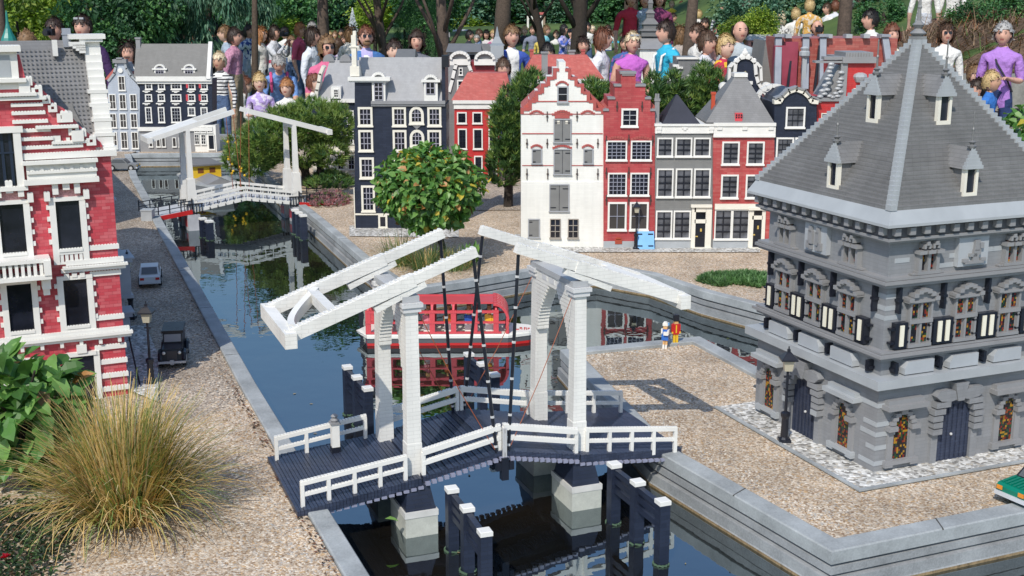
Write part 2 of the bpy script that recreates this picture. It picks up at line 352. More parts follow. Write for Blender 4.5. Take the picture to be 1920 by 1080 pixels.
L_.new(fr.outputs[0], mx.inputs[0]); L_.new(df.outputs[0], mx.inputs[1]); L_.new(gl.outputs[0], mx.inputs[2]); L_.new(mx.outputs[0], out.inputs[0])
mb = MB(); r_ = random.Random(77)
for i in range(170):
    x = r_.uniform(-2.4,.9); y = r_.uniform(2.3,9); a = r_.uniform(0,6.28); l = r_.uniform(.003,.009); c_, s_ = math.cos(a)*l, math.sin(a)*l; mb.cm = r_.choice((0,0,1)); mb.add([(x-c_,y-s_,WZ+.0015),(x+s_*.5,y-c_*.5,WZ+.002),(x+c_,y+s_,WZ+.0015),(x-s_*.5,y+c_*.5,WZ+.002)],[(0,1,2,3)])
o = mb.build('floating_litter', [plas('litter_tan',(.30,.24,.12),.7), plas('litter_olive',(.12,.15,.04),.7)]); o['kind'] = 'stuff'; o['label'] = 'small leaves and specks floating on the canal'
mb = MB(); mb.add([(-3.6,1.0,WZ),(6,1.0,WZ),(6,10.2,WZ),(-3.6,10.2,WZ)], [(0,1,2,3)]); tag(mb.build('water', wm_), kind='structure')
# ------------------------------------------------------------ buildings
class Fac:
    def __init__(s, name, O, ang, label=None, cat='house', group=None, root=None, y0=0.0):
        s.O = Vector((O[0], O[1])); A = R(ang); s.u = Vector((math.cos(A), math.sin(A))); s.n = Vector((math.sin(A), -math.cos(A)))
        s.root = root or empty(name, (O[0], O[1], 0), A, label, cat, group)
        s.cache = {}; s.y0 = y0
    def uv(s, px, py, out=0):
        r = ray(px, py); k = (s.O.dot(s.n) + out) / (r.x*s.n.x + r.y*s.n.y)
        p = r*k; return ((p.x-s.O.x)*s.u.x + (p.y-s.O.y)*s.u.y, CAMH + p.z)
    def P(s, px, py, out=0):
        u, v = s.uv(px, py, out); return (u, s.y0-out, v)
    def rect(s, x0, y0, x1, y1, out=0):
        a = s.uv(x0, y0, out); b = s.uv(x1, y1, out); return (a[0], b[1], b[0], a[1])
    def bx(s, mb, u0, v0, u1, v1, o0, o1): mb.box(u0, s.y0-o1, v0, u1, s.y0-o0, v1)
    def pbx(s, mb, x0, y0, x1, y1, o0, o1): s.bx(mb, *s.rect(x0, y0, x1, y1), o0, o1)
    def wall(s, pts, depth, mat, px=True, name='wall'):
        mb = MB(); q = [s.uv(*p) if px else p for p in pts]
        q = [(u, max(v, -.03)) for u, v in q]
        mb.prism([(u, s.y0, v) for u, v in q], (0, depth, 0)); return mb.build(name, mat, s.root)
    def win(s, x0, y0, x1, y1, cols=2, rows=2, frame=None, bar=None, fw=.008, px=True, pane=None, name='window', sill=True, bt=.0032, lab=None, arch=0):
        u0, v0, u1, v1 = s.rect(x0, y0, x1, y1) if px else (x0, y0, x1, y1)
        frame = frame or WHITE; bar = bar or frame; pane = pane or GLASS
        w = round((u1-u0)/.004)*.004; h = round((v1-v0)/.004)*.004
        key = (w, h, cols, rows, frame.name, bar.name, fw, pane.name, sill, arch)
        if key in s.cache:
            o = copy_tree(s.cache[key], s.root)
        else:
            mb = MB()
            if arch:
                N = 8; o_ = [(0,0),(w,0)] + [(w/2+w/2*math.cos(math.pi*i/N), h-arch+arch*math.sin(math.pi*i/N)) for i in range(N+1)]
                i_ = [(fw,fw),(w-fw,fw)] + [(w/2+(w/2-fw)*math.cos(math.pi*i/N), h-arch+(arch-fw)*math.sin(math.pi*i/N)) for i in range(N+1)]
                n = len(o_); vs = [(a,-.007,b) for a,b in o_] + [(a,-.007,b) for a,b in i_] + [(a,0,b) for a,b in o_] + [(a,0,b) for a,b in i_]
                mb.add(vs, [(i,(i+1)%n,n+(i+1)%n,n+i) for i in range(n)] + [(i,2*n+i,2*n+(i+1)%n,(i+1)%n) for i in range(n)] + [(n+i,n+(i+1)%n,3*n+(i+1)%n,3*n+i) for i in range(n)])
            else:
                mb.box(0,-.007,0,fw,0,h); mb.box(w-fw,-.007,0,w,0,h); mb.box(fw,-.007,h-fw,w-fw,0,h); mb.box(fw,-.0075,0,w-fw,0,fw)
            if sill and frame is not None: mb.box(-.003,-.011,-.004,w+.003,-.0002,.0035)
            mb.cm = 1
            for i in range(1, cols): x = fw+(w-2*fw)*i/cols; mb.box(x-bt/2,-.0045,fw,x+bt/2,-.0012,h-fw)
            for j in range(1, rows): z = fw+(h-2*fw)*j/rows; mb.box(fw,-.0052,z-bt/2,w-fw,-.0012,z+bt/2)
            o = mb.build(name, [frame, bar], s.root)
            g = MB(); g.box(fw*.9,-.0012,fw*.9,w-fw*.9,.002,h-fw*.9 if not arch else h-fw*1.4-arch*.3); g.build('pane', pane, o)
            s.cache[key] = o
        o.location = (u0 + ((u1-u0)-w)/2, s.y0, v0)
        return o
    def part(s, mb, name, mat, parent=None): return mb.build(name, mat, parent or s.root)

def roof_slope(f, pts, mat, name='roof', th=.006, parent=None):
    """closed solid from local points of each face polygon"""
    mb = MB(); mb.add(*pts); return mb.build(name, mat, parent or f.root)
def hip(f, u0, u1, d, v, uu0, uu1, dd0, dd1, vt, mat, name='roof'):
    """hipped roof: base rectangle (u0..u1, 0..d) at v to top (uu0..uu1, dd0..dd1) at vt"""
    vs = [(u0,0,v),(u1,0,v),(u1,d,v),(u0,d,v),(uu0,dd0,vt),(uu1,dd0,vt),(uu1,dd1,vt),(uu0,dd1,vt)]
    return roof_slope(f, (vs, [(0,1,5,4),(1,2,6,5),(2,3,7,6),(3,0,4,7),(4,5,6,7),(3,2,1,0)]), mat, name)
def gable_roof(f, u0, u1, y0, d, v, vt, mat, name='roof'):
    """ridge runs back from the front gable"""
    um = (u0+u1)/2; vs = [(u0,y0,v),(u1,y0,v),(um,y0,vt),(u0,d,v),(u1,d,v),(um,d,vt)]
    return roof_slope(f, (vs, [(0,1,2),(3,5,4),(0,2,5,3),(1,4,5,2),(0,3,4,1)]), mat, name)
def chimney(f, u, y, v0, v1, w, mat, pots=0, cap=None, name='chimney'):
    mb = MB(); mb.box(u-w/2,y-w/2,v0,u+w/2,y+w/2,v1); mb.box(u-w*.65,y-w*.65,v1,u+w*.65,y+w*.65,v1+.012)
    for i in range(pots): mb.cyl((u-w*.25+i*w*.5,y,v1+.012),(u-w*.25+i*w*.5,y,v1+.035),.006,.005,8)
    return mb.build(name, mat, f.root)
def anchors(f, pts, mat=None, h=.03):
    for px, py0, py1 in pts:
        u, v1 = f.uv(px, py0); v0 = f.uv(px, py1)[1]
        m = MB(); m.box(u-.0022,f.y0-.006,v0,u+.0022,f.y0,v1); m.box(u-.005,f.y0-.007,(v0+v1)/2-.003,u+.005,f.y0-.001,(v0+v1)/2+.003); m.build('wall_anchor', mat or BLACK, f.root)
def zz(v): return v

# ---- weigh house (grey, right)
WH = Fac('weigh_house', WO, 22.5, 'large grey weigh house with a tall pyramid roof, nearest building on the right', 'building')
WL = 0.54
def rightm(u, o, v): return (u, -o, v)
def leftm(u, o, v): return (-o, u, v)
class Face:
    def __init__(s, m, root): s.m = m; s.root = root
    def box(s, mb, u0, v0, u1, v1, o0, o1):
        a = s.m(u0,o0,v0); b = s.m(u1,o1,v1)
        mb.box(min(a[0],b[0]),min(a[1],b[1]),v0,max(a[0],b[0]),max(a[1],b[1]),v1)
    def poly(s, mb, pts, o0, o1):
        a = [s.m(u,o0,v) for u,v in pts]; d = Vector(s.m(0,o1,0))-Vector(s.m(0,o0,0)); mb.prism(a, d)
FACES = [Face(rightm, WH.root), Face(leftm, WH.root)]
def ring(mb, o, v0, v1, inner=0.0):
    mb.box(-o,-o,v0,WL+o,WL+o,v1)
m = MB(); m.box(0,0,-.03,WL,WL,.232); m.build('ground_storey', GREYB, WH.root)
m = MB(); s1 = -.012; m.box(.012,.012,.226,WL-.012,WL-.012,.50); m.box(.012,.012,.50,WL-.012,WL-.012,.625); m.build('upper_wall', GREYB, WH.root)
m = MB(); ring(m,.028,.232,.256); m.build('stone_band', LGREY, WH.root)
m = MB(); ring(m,.006,.300,.308); ring(m,.016,.309,.317); ring(m,.008,.318,.323); m.build('string_course', MGREY, WH.root)
m = MB(); ring(m,.008,.488,.496); ring(m,.016,.497,.505); ring(m,.010,.506,.512); m.build('string_course', MGREY, WH.root)
m = MB(); ring(m,.008,.600,.606); ring(m,.018,.607,.614); m.build('string_course', MGREY, WH.root)
m = MB(); ring(m,.012,.615,.645); m.build('frieze', plas('slate_plastic',(.10,.10,.11),.4,.1), WH.root)
for F in FACES:
    for i in range(13): m = MB(); F.box(m, -.005+i*.045, .622, .012+i*.045, .640, .0125, .026); m.build('dentil', MGREY, WH.root)
m = MB(); e0, e1 = .036, .019
vs = [(-e0,-e0,.645),(WL+e0,-e0,.645),(WL+e0,WL+e0,.645),(-e0,WL+e0,.645),(-e0,-e0,.652),(WL+e0,-e0,.652),(WL+e0,WL+e0,.652),(-e0,WL+e0,.652),(-e1,-e1,.684),(WL+e1,-e1,.684),(WL+e1,WL+e1,.684),(-e1,WL+e1,.684)]
m.add(vs, [(3,2,1,0),(0,1,5,4),(1,2,6,5),(2,3,7,6),(3,0,4,7),(4,5,9,8),(5,6,10,9),(6,7,11,10),(7,4,8,11),(8,9,10,11)])
m.build('eaves', LGREY, WH.root)
# stepped pyramid roof with pale hip bricks
NC = 38; zb, zt = .684, 1.075; rm = MB(); hm = MB(); cx = WL/2; half0 = WL/2 + .012
for i in range(NC):
    z0 = zb+(zt-zb)*i/NC; z1 = zb+(zt-zb)*(i+1)/NC; h = half0*(1-i/NC)*1.0 + .006
    rm.box(cx-h,cx-h,z0,cx+h,cx+h,z1)
    q = .013
    for sx in (-1,1):
        for sy in (-1,1):
            x = cx+sx*(h-.006); y = cx+sy*(h-.006); hm.box(x-q*.75,y-q*.75,z0+.0005,x+q*.75,y+q*.75,z1+.004)
roof = rm.build('roof', GREYR, WH.root); hm.build('hip_bricks', LGREY, roof)
m = MB(); m.box(cx-.016,cx-.016,zt,cx+.016,cx+.016,zt+.012); m.lathe([(.012,0),(.022,.008),(.008,.02),(.016,.03),(.006,.04),(.004,.07),(.006,.075),(.0035,.08),(.003,.12),(.001,.13)],(cx,cx,zt+.012),8)
m.build('finial', plas('weathered_grey',(.22,.22,.22),.45,.2), roof)
def roof_y(z): return cx - (half0*(1-(z-zb)/(zt-zb)) + .006)
def dormer(F, u, z, w=.042, h=.062):
    y0 = roof_y(z) - .008                 # outward offset of the window front (local inward depth)
    yb = roof_y(z+h+.04) + .02
    O = lambda y: -y
    d = MB(); F.box(d, u-w/2+.004, z, u+w/2-.004, z+h, O(y0+.006), O(yb)); dm = d.build('dormer', GREYR, WH.root)
    fr = MB(); t = .008
    F.box(fr,u-w/2,z-.004,u-w/2+t,z+h,O(y0),O(y0+.012)); F.box(fr,u+w/2-t,z-.004,u+w/2,z+h,O(y0),O(y0+.012)); F.box(fr,u-w/2+t,z-.004,u+w/2-t,z+.006,O(y0),O(y0+.012))
    fr.build('window_frame', CREAM, dm)
    pn = MB(); F.box(pn,u-w/2+t,z+.006,u+w/2-t,z+h,O(y0+.0055),O(y0+.007)); pn.build('pane', GLASS, dm)
    rf = MB(); hw = w/2+.006; zt_ = z+h+.052
    a = [F.m(u-hw,O(y0-.004),z+h), F.m(u+hw,O(y0-.004),z+h), F.m(u,O(y0-.004+.012),zt_), F.m(u-hw,O(yb+.06),z+h), F.m(u+hw,O(yb+.06),z+h), F.m(u,O(yb+.05),zt_)]
    rf.add(a, [(0,1,2),(0,2,5,3),(1,4,5,2),(0,3,4,1)]); rf.build('dormer_roof', GREYR, dm)
    st = MB()
    for i in range(6):
        hh = hw*(1-i/6)+.001; F.box(st,u-hh,z+h+i*.0088,u+hh,z+h+(i+1)*.0088,O(y0-.007+i*.0015),O(y0+.004))
    st.build('gable_bricks', LGREY, dm)
    fi = MB(); c = F.m(u,O(y0+.008),zt_); fi.lathe([(.009,-.002),(.012,.004),(.004,.008),(.010,.014),(.003,.018),(.0025,.04),(.004,.045),(.002,.05),(.0018,.085),(.0005,.09)], c, 7); fi.build('finial', DGREY, dm)
for F, (ua, ub) in ((FACES[0], (.27+.115, .27)), (FACES[1], (.27+.10, .27))): pass
def roof_hit(F, px, py):
    y = 0.1
    for _ in range(12):
        if F is FACES[0]: fc = Fac.__new__(Fac); fc.O = WO + BX*y; fc.u = AX; fc.n = Vector((AX.y,-AX.x))
        else: fc = Fac.__new__(Fac); fc.O = WO + AX*y; fc.u = BX; fc.n = Vector((BX.y,-BX.x))
        u, v = Fac.uv(fc, px, py); y = roof_y(v) - .008
    return u, v
for F, px, py in ((FACES[0],1819,366),(FACES[0],1770,231),(FACES[1],1559,352),(FACES[1],1633,227)):
    u, v = roof_hit(F, px, py); dormer(F, u, v, .043, .066 if py > 300 else .068)
# weigh house openings
STAIN, N_, L_, b_ = newmat('stained_glass')
t_ = N_.new('ShaderNodeTexCoord'); sp_ = N_.new('ShaderNodeSeparateXYZ'); L_.new(t_.outputs['Object'], sp_.inputs[0])
ad_ = N_.new('ShaderNodeMath'); L_.new(sp_.outputs[0], ad_.inputs[0]); L_.new(sp_.outputs[1], ad_.inputs[1])
cb_ = N_.new('ShaderNodeCombineXYZ'); L_.new(ad_.outputs[0], cb_.inputs[0]); L_.new(sp_.outputs[2], cb_.inputs[1])
vm_ = N_.new('ShaderNodeVectorMath'); vm_.operation = 'SNAP'; vm_.inputs[1].default_value = (.0052,.0056,1); L_.new(cb_.outputs[0], vm_.inputs[0])
wn_ = N_.new('ShaderNodeTexWhiteNoise'); L_.new(vm_.outputs[0], wn_.inputs['Vector'])
rp_ = N_.new('ShaderNodeValToRGB'); rp_.color_ramp.interpolation = 'CONSTANT'; L_.new(wn_.outputs['Value'], rp_.inputs[0])
e_ = rp_.color_ramp.elements
for i in range(4): e_.new(.5)
for i, (p, c) in enumerate([(0,(.012,.01,.012)),(.38,(.20,.02,.01)),(.55,(.015,.06,.02)),(.68,(.36,.19,.015)),(.80,(.02,.02,.03)),(.92,(.22,.06,.015))]): e_[i].position = p; e_[i].color = (*c,1)
L_.new(rp_.outputs[0], b_.inputs['Base Color']); b_.inputs['Roughness'].default_value = .25
BOLT = plas('cream_shutter_stripe', (.80,.76,.62), .4)
for fi, F in enumerate(FACES):
    UW = (.113,.257,.401) if fi == 0 else (.143,.285,.427)
    for k, u in enumerate(UW):
        # tall two-row window with curved hood
        wm = MB(); o0 = -.012
        F.box(wm,u-.034,.326,u+.034,.446,o0,-.004); wo = wm.build('window', MGREY, WH.root)
        fr = MB()
        for a,b in ((-.036,-.030),(-.003,.003),(.030,.036)): F.box(fr,u+a,.328,u+b,.445,-.0035,.004)
        for a,b in ((.326,.334),(.388,.398),(.440,.446)): F.box(fr,u-.0365,a,u+.0365,b,-.003,.006)
        fr.build('mullion', MGREY, wo)
        gp = MB()
        for a,b in ((-.026,-.007),(.007,.026)):
            F.box(gp,u+a,.337,u+b,.386,-.0045,-.0025); F.box(gp,u+a,.401,u+b,.436,-.0045,-.0025)
        gp.build('stained_pane', STAIN, wo)
        hd = MB()
        N = 7
        for j in range(N):
            a0 = -1+2*j/N; a1 = -1+2*(j+1)/N; f_ = lambda t: .449+.024*(1-t*t)
            zz0 = min(f_(a0),f_(a1)); F.box(hd,u+a0*.047,zz0-.003,u+a1*.047,zz0+.007,-.011,.014)
        F.poly(hd,[(u-.044,.446),(u+.044,.446),(u+.03,.458),(u,.470),(u-.03,.458)],-.012,.003); F.box(hd,u-.047,.443,u+.047,.449,-.0115,.010)
        hd.build('window_hood', MGREY, wo)
    # shutters
    halves = [(UW[0]-.060,1),(UW[0]+.5*(UW[1]-UW[0]),2),(UW[1]+.5*(UW[2]-UW[1]),2),(UW[2]+.060,1)]
    for (u,n) in halves:
        hw = .019 if n == 1 else .031
        sm = MB(); F.box(sm,u-hw,.328,u+hw,.394,-.011,.006); F.box(sm,u-hw-.012,.340,u+hw+.012,.345,-.0112,.004); F.box(sm,u-hw-.012,.376,u+hw+.012,.381,-.0112,.004)
        so = sm.build('shutter', BLACK, WH.root)
        st = MB()
        for dx in ((0,) if n == 1 else (-.0125,.0125)): F.box(st,u+dx-.006,.334,u+dx+.006,.388,.0055,.009)
        st.build('shutter_stripe', BOLT, so)
    # anchors, light blocks, small figures of ironwork
    for u in (.045,)+tuple((UW[i]+UW[i+1])/2 for i in (0,1))+(.50,):
        am = MB(); F.box(am,u-.0035,.418,u+.0035,.485,-.0125,.004); F.box(am,u-.007,.448,u+.007,.455,-.0122,.005); am.build('wall_anchor', BLACK, WH.root)
        am = MB(); F.box(am,u-.0045,.262,u+.0045,.291,-.0125,.008); F.box(am,u-.008,.268,u+.008,.276,-.0122,.006); am.build('wall_anchor', BLACK, WH.root)
    bm = MB()
    for u in UW: F.poly(bm,[(u-.046,.259),(u+.046,.259),(u+.046,.292),(u-.036,.292),(u-.046,.275)],-.0122,.012)
    bm.build('stone_panel', plas('pale_stone_plastic',(.38,.40,.42),.4,.06), WH.root)
    # quoins of pale bricks at the corner
    for z,l in ((.40,.05),(.425,.05),(.455,.06)): qm = MB(); F.box(qm,-.0005+.012,z,l,z+.012,-.0122,-.0112); qm.build('pale_brick', LGREY, WH.root)
    for z,l in ((.020,.06),(.062,.035),(.098,.06),(.125,.05),(.175,.075)): qm = MB(); F.box(qm,-.0012,z,l,z+.012,-.0005,.0015); qm.build('pale_brick', LGREY, WH.root)
    for u0,u1,z in ((.03,.075,.545),(.30,.345,.552),(.20,.225,.545),(.17,.215,.522),(.34,.37,.552)):
        if fi == 0: qm = MB(); F.box(qm,u0,z,u1,z+.012,-.0122,-.0108); qm.build('pale_brick', LGREY, WH.root)
    # second storey small twin windows and relief panel
    for u in ((.126,.404) if fi == 0 else (.147,.435)):
        wm = MB()
        for a,b in ((-.032,-.023),(-.004,.004),(.023,.032)): F.box(wm,u+a,.518,u+b,.570,-.0125,.003)
        F.box(wm,u-.036,.513,u+.036,.521,-.012,.005); F.box(wm,u-.05,.513,u+.05,.517,-.0118,.002)
        for dx in (-.0275,0,.0275):
            F.box(wm,u+dx-.011,.566,u+dx+.011,.575,-.0121,.012); 
        for dx in (-.0138,.0138):
            F.box(wm,u+dx-.005,.588,u+dx+.005,.598,-.0121,.012); F.box(wm,u+dx-.010,.579,u+dx-.004,.591,-.012,.010); F.box(wm,u+dx+.004,.579,u+dx+.010,.591,-.012,.010)
        wo = wm.build('window', MGREY, WH.root)
        gp = MB()
        for a,b in ((-.023,-.004),(.004,.023)): F.box(gp,u+a,.521,u+b,.582,-.0125,-.0108)
        gp.build('stained_pane', STAIN, wo)
    u = .265 if fi == 0 else .293
    pm = MB(); F.box(pm,u-.048,.523,u+.048,.598,-.0125,.002); po = pm.build('relief_panel', plas('pale_stone_plastic',(.6,.6,.6)), WH.root)
    rl = MB()
    if fi == 0:   # a small bird rising from a curved nest
        for (a,b,c,d) in ((-.03,.530,.03,.536),(-.036,.535,-.02,.543),(.02,.535,.036,.543),(-.006,.536,.012,.552),(-.016,.548,.006,.556),(-.004,.552,.018,.566),(-.002,.562,.014,.590),(.012,.568,.026,.582)): F.box(rl,u+a,b,u+c,d,.0015,.010)
    else:         # two upright seated animals
        for sx in (-1,1):
            for (a,b,c,d) in ((.006,.545,.024,.580),(.010,.575,.022,.592),(.008,.530,.018,.540),(.020,.532,.032,.552)):
                F.box(rl,u+min(sx*a,sx*c),b,u+max(sx*a,sx*c),d,.0015,.010)
    rl.build('carving', MGREY, po)
    # ground floor: door with arched rusticated surround, two arched windows with stone hood
    ud = .247 if fi == 0 else .297
    pm = MB(); N = 8
    pts = [(ud-.055,.0),(ud+.055,.0)] + [(ud+.055*math.cos(math.pi*i/N), .125+.045*math.sin(math.pi*i/N)) for i in range(N+1)]
    F.poly(pm, pts, -.002, .0015)
    for i in range(7): F.box(pm, ud-.05+i*.0155, .0, ud-.043+i*.0155, .155-(.03 if i in (0,6) else 0), .001, .0035)
    do = pm.build('door', NAVY, WH.root); kb = MB(); c = F.m(ud-.006,.004,.075); kb.sphere(c,.004); kb.build('handle', CHROME, do)
    sm = MB()
    for sx in (-1,1):
        F.box(sm,ud+min(sx*.055,sx*.075),0,ud+max(sx*.055,sx*.075),.085,-.001,.010)
        for j,(r,z) in enumerate(((.082,.086),(.080,.104),(.084,.122),(.082,.140),(.076,.158))):
            inn = .052 if j < 3 else (.045 if j == 3 else .030)
            F.box(sm,ud+min(sx*inn,sx*r),z,ud+max(sx*inn,sx*r),z+.0145,-.001,.022)
        F.poly(sm,[(ud+sx*.012,.176),(ud+sx*.03,.172),(ud+sx*.062,.176),(ud+sx*.078,.190),(ud+sx*.07,.204),(ud+sx*.04,.206),(ud+sx*.018,.200)],-.001,.022)
    F.poly(sm,[(ud-.010,.172),(ud+.010,.172),(ud+.022,.220),(ud-.022,.220)],-.001,.025)
    sm.build('door_surround', GREYB, WH.root)
    lp = MB()
    for sx in (-1,1):
        F.box(lp,ud+min(sx*.053,sx*.079),.0855,ud+max(sx*.053,sx*.079),.100,.0,.0235)
    if fi: lp.build('pale_block', LGREY, WH.root)
    for u in ((.078,.428) if fi == 0 else (.128,.468)):
        wm = MB()
        for sx in (-1,1):
            F.box(wm,u+min(sx*.026,sx*.044),.030,u+max(sx*.026,sx*.044),.112,-.001,.006)
            F.box(wm,u+min(sx*.022,sx*.05),.112,u+max(sx*.022,sx*.05),.124,-.001,.018)
            for (r0,r1,z) in ((.024,.040,.126),(.018,.034,.137),(.010,.026,.147)): F.box(wm,u+min(sx*r0,sx*r1),z,u+max(sx*r0,sx*r1),z+.010,-.001,.012)
        F.box(wm,u-.010,.153,u+.010,.165,-.001,.013)
        wo = wm.build('window', MGREY, WH.root)
        gp = MB(); N = 6; F.poly(gp,[(u-.022,.030),(u+.022,.030)]+[(u+.022*math.cos(math.pi*i/N),.124+.03*math.sin(math.pi*i/N)) for i in range(N+1)],-.001,.001); gp.build('stained_pane', STAIN, wo)
        sl = MB(); F.box(sl,u-.052,.020,u+.052,.031,-.001,.014); F.box(sl,u-.052,.014,u-.028,.0205,-.001,.0135); F.box(sl,u+.028,.014,u+.052,.0205,-.001,.0135); sl.build('sill', LGREY if fi else MGREY, wo)
        hm_ = MB(); F.box(hm_,u-.066,.172,u+.062,.184,-.001,.030); F.box(hm_,u-.058,.184,u+.054,.196,-.001,.018); hm_.build('hood', LGREY if fi else MGREY, wo)
# ---- row of canal houses facing the square (frontal)
def house_at(name, px, py, label, ang=0, cat='house', group=None):
    g = G(px, py); return Fac(name, (g.x, g.y), ang, label, cat, group)
# white stepped warehouse
HW = house_at('warehouse', 977, 464, 'tall white warehouse with a red edged stepped gable and grey hatches', cat='house')
stp = [(1047.5,116,1060.5),(1038.5,131,1070),(1026.5,147,1082),(1015,160,1094),(1004,174,1105),(992,190,1117),(977,205,1132)]
out = []
for i,(l,y,r) in enumerate(stp):
    if i: out.append((l, stp[i-1][3] if 0 else y)); 
L_ = []; R_ = []
for i,(l,y,r) in enumerate(stp):
    if i == 0: L_ += [(l,y)]; R_ += [(r,y)]
    else: L_ = [(l,y),(stp[i-1][0],y)] + L_; R_ = R_ + [(stp[i-1][2],y),(r,y)]
HW.wall([(977,466)] + L_ + R_ + [(1132,466)], .30, WHITEB)
m = MB()
for i,(l,y,r) in enumerate(stp):
    yb = stp[i+1][1] if i+1 < len(stp) else y+8
    wdt = 5
    if i:
        HW.pbx(m, l-1, y-1.5, l+wdt, yb+1, -.06, .004); HW.pbx(m, r-wdt, y-1.5, r+1, yb+1, -.06, .004)
        HW.pbx(m, l-1, y-2.5, stp[i-1][0]+1, y+3, -.0601, .0035); HW.pbx(m, stp[i-1][2]-1, y-2.5, r+1, y+3, -.0601, .0035)
for y in (190,):  HW.pbx(m, 990, y-1, 1120, y+1.2, -.001, .0025)
HW.pbx(m, 979, 249.5, 1130, 251.5, -.001, .0025); HW.pbx(m, 979, 309.5, 1130, 311, -.001, .0025); HW.pbx(m, 979, 213, 1130, 214.5, -.001, .0025)
for (xc,y,hw,rise) in ((1054,160,12,7),(1054,216,19,8),(1006,214,13,6),(1102,214,13,6),(1006,277,11,5),(1102,277,11,5),(1054,278,18,5)):
    for j in range(8):
        t = -1+(j+.5)/4; yy = y - rise*(1-t*t); HW.pbx(m, xc+hw*(t-.14), yy-1.8, xc+hw*(t+.14), yy+2.2, -.001, .004)
HW.pbx(m, 1040, 211, 1068, 222, -.001, .002)
m.build('red_edging', plas('red_edge_plastic',(.40,.09,.08),.4,.1), HW.root)
HW.pbx(m2 := MB(), 977, 341, 1132.5, 466, -.001, .006); m2.build('plinth', WHITEB, HW.root)
gable_roof(HW, 0, HW.uv(1132,464)[0], .03, .42, HW.uv(1000,205)[1], HW.uv(1054,128)[1], REDROOF)
def hatch(f, x0,y0,x1,y1, n=2, mat=None, win_=False, proud=.008):
    mb = MB(); u0,v0,u1,v1 = f.rect(x0,y0,x1,y1); t = .005
    f.bx(mb,u0,v0,u1,v1,-.001,proud-.004); mb.cm = 1
    f.bx(mb,u0,v0,u0+t,v1,-.0005,proud); f.bx(mb,u1-t,v0,u1,v1,-.0005,proud); f.bx(mb,u0+t,v1-t,u1-t,v1,-.0005,proud); f.bx(mb,u0-.003,v0,u1+.003,v0+t,-.0005,proud+.003)
    o = mb.build('hatch', [mat or SHUT, plas('pale_grey_frame',(.36,.37,.39),.4)], f.root)
    k = MB()
    if n == 2: f.bx(k,(u0+u1)/2-.001,v0+t,(u0+u1)/2+.001,v1-t,proud-.0045,proud-.0032)
    for vv_ in (v0+(v1-v0)*.16, v0+(v1-v0)*.84):
        w_ = (u1-u0)*.28
        f.bx(k,u0+t,vv_-.002,u0+t+w_,vv_+.002,proud-.0045,proud-.002)
        if n == 2: f.bx(k,u1-t-w_,vv_-.002,u1-t,vv_+.002,proud-.0045,proud-.002)
    k.build('hinge', BLACK, o)
    if win_:
        g = MB()
        for a in (.27,.73): f.bx(g,u0+(u1-u0)*a-.006,v1-.024,u0+(u1-u0)*a+.006,v1-.008,proud-.0045,proud-.002)
        g.build('pane', CREAM, o)
    return o
GF = plas('pale_grey_frame',(.36,.37,.39),.4); TANF = plas('tan_frame',(.34,.30,.26),.4)
hatch(HW,1038,223,1071,268,2,win_=True); hatch(HW,1038,279,1071,328,2); hatch(HW,1030,345,1067,397,2,proud=.012)
hatch(HW,997,279,1016,308,1); hatch(HW,1094,279,1112,308,1); hatch(HW,990,410,1012,446,1,proud=.012)
HW.win(1045,162,1065,192,1,2,GF,GF,.006)
HW.y0 = -.006
HW.win(1031,410,1051,446,2,3,TANF,TANF,.004,pane=GLASS); HW.win(1064.5,410,1084.5,446,2,3,TANF,TANF,.004)
HW.y0 = 0
anchors(HW, [(1026,209,227),(1082,209,227),(988,260,277),(1026,260,277),(1082,260,277),(1121,260,277),(988,316,336),(1027,316,336),(1082,316,336),(1121,316,336)], plas('rust_iron',(.06,.04,.035),.6))
# red stepped gable house
HR = house_at('stepped_gable_house', 1131.5, 465, 'narrow red brick house with a stepped gable and small paned windows')
stp = [(1164,136,1192),(1152.5,160,1210),(1140.5,184,1220),(1131.5,206,1228)]
L_ = []; R_ = []
for i,(l,y,r) in enumerate(stp):
    if i == 0: L_ = [(l,y)]; R_ = [(r,y)]
    else: L_ = [(l,y),(stp[i-1][0],y)] + L_; R_ += [(stp[i-1][2],y),(r,y)]
HR.wall([(1131.5,467)] + L_ + R_ + [(1228,467)], .30, brick('pink_red_brick',(.40,.055,.06),(.45,.11,.10),.04,.0096))
m = MB()
for i,(l,y,r) in enumerate(stp):
    if i == 0: HR.pbx(m,l-1,y-2,r+1,y+2.5,-.06,.006); HR.pbx(m,l+2,y+3.5,r-2,y+5.5,-.001,.006)
    else:
        for a,b in ((l-1,stp[i-1][0]+1),(stp[i-1][2]-1,r+1)): HR.pbx(m,a,y-2,b,y+2,-.06,.006)
m.build('gable_coping', MGREY, HR.root)
gable_roof(HR, 0, HR.uv(1228,464)[0], .03, .42, HR.uv(1140,206)[1], HR.uv(1178,152)[1], REDROOF)
HR.win(1165,203,1196,238,2,3,WHITE,GF,.009)
for x in (1137,1183): HR.win(x,264,x+38,301,4,5,WHITE,plas('blue_grey_bars',(.26,.27,.33),.4),.007)
for x in (1140,1182): HR.win(x,324,x+34.5,367,4,5,WHITE,MATS['blue_grey_bars'],.007)
for x in (1140,1181): HR.win(x,379,x+34,432,2,2,WHITE,MATS['blue_grey_bars'],.009,pane=TANPANE)
m = MB()
for xc in (1156,1202):
    for j in range(8):
        t = -1+(j+.5)/4; yy = 262-5*(1-t*t); HR.pbx(m, xc+19*(t-.14), yy-2, xc+19*(t+.14), yy+2.5, -.001, .004)
m.build('window_arch', plas('red_edge_plastic',(.40,.09,.08)), HR.root)
m = MB(); HR.pbx(m,1131.5,452,1225,467,-.001,.006); m.build('plinth', LGREY, HR.root)
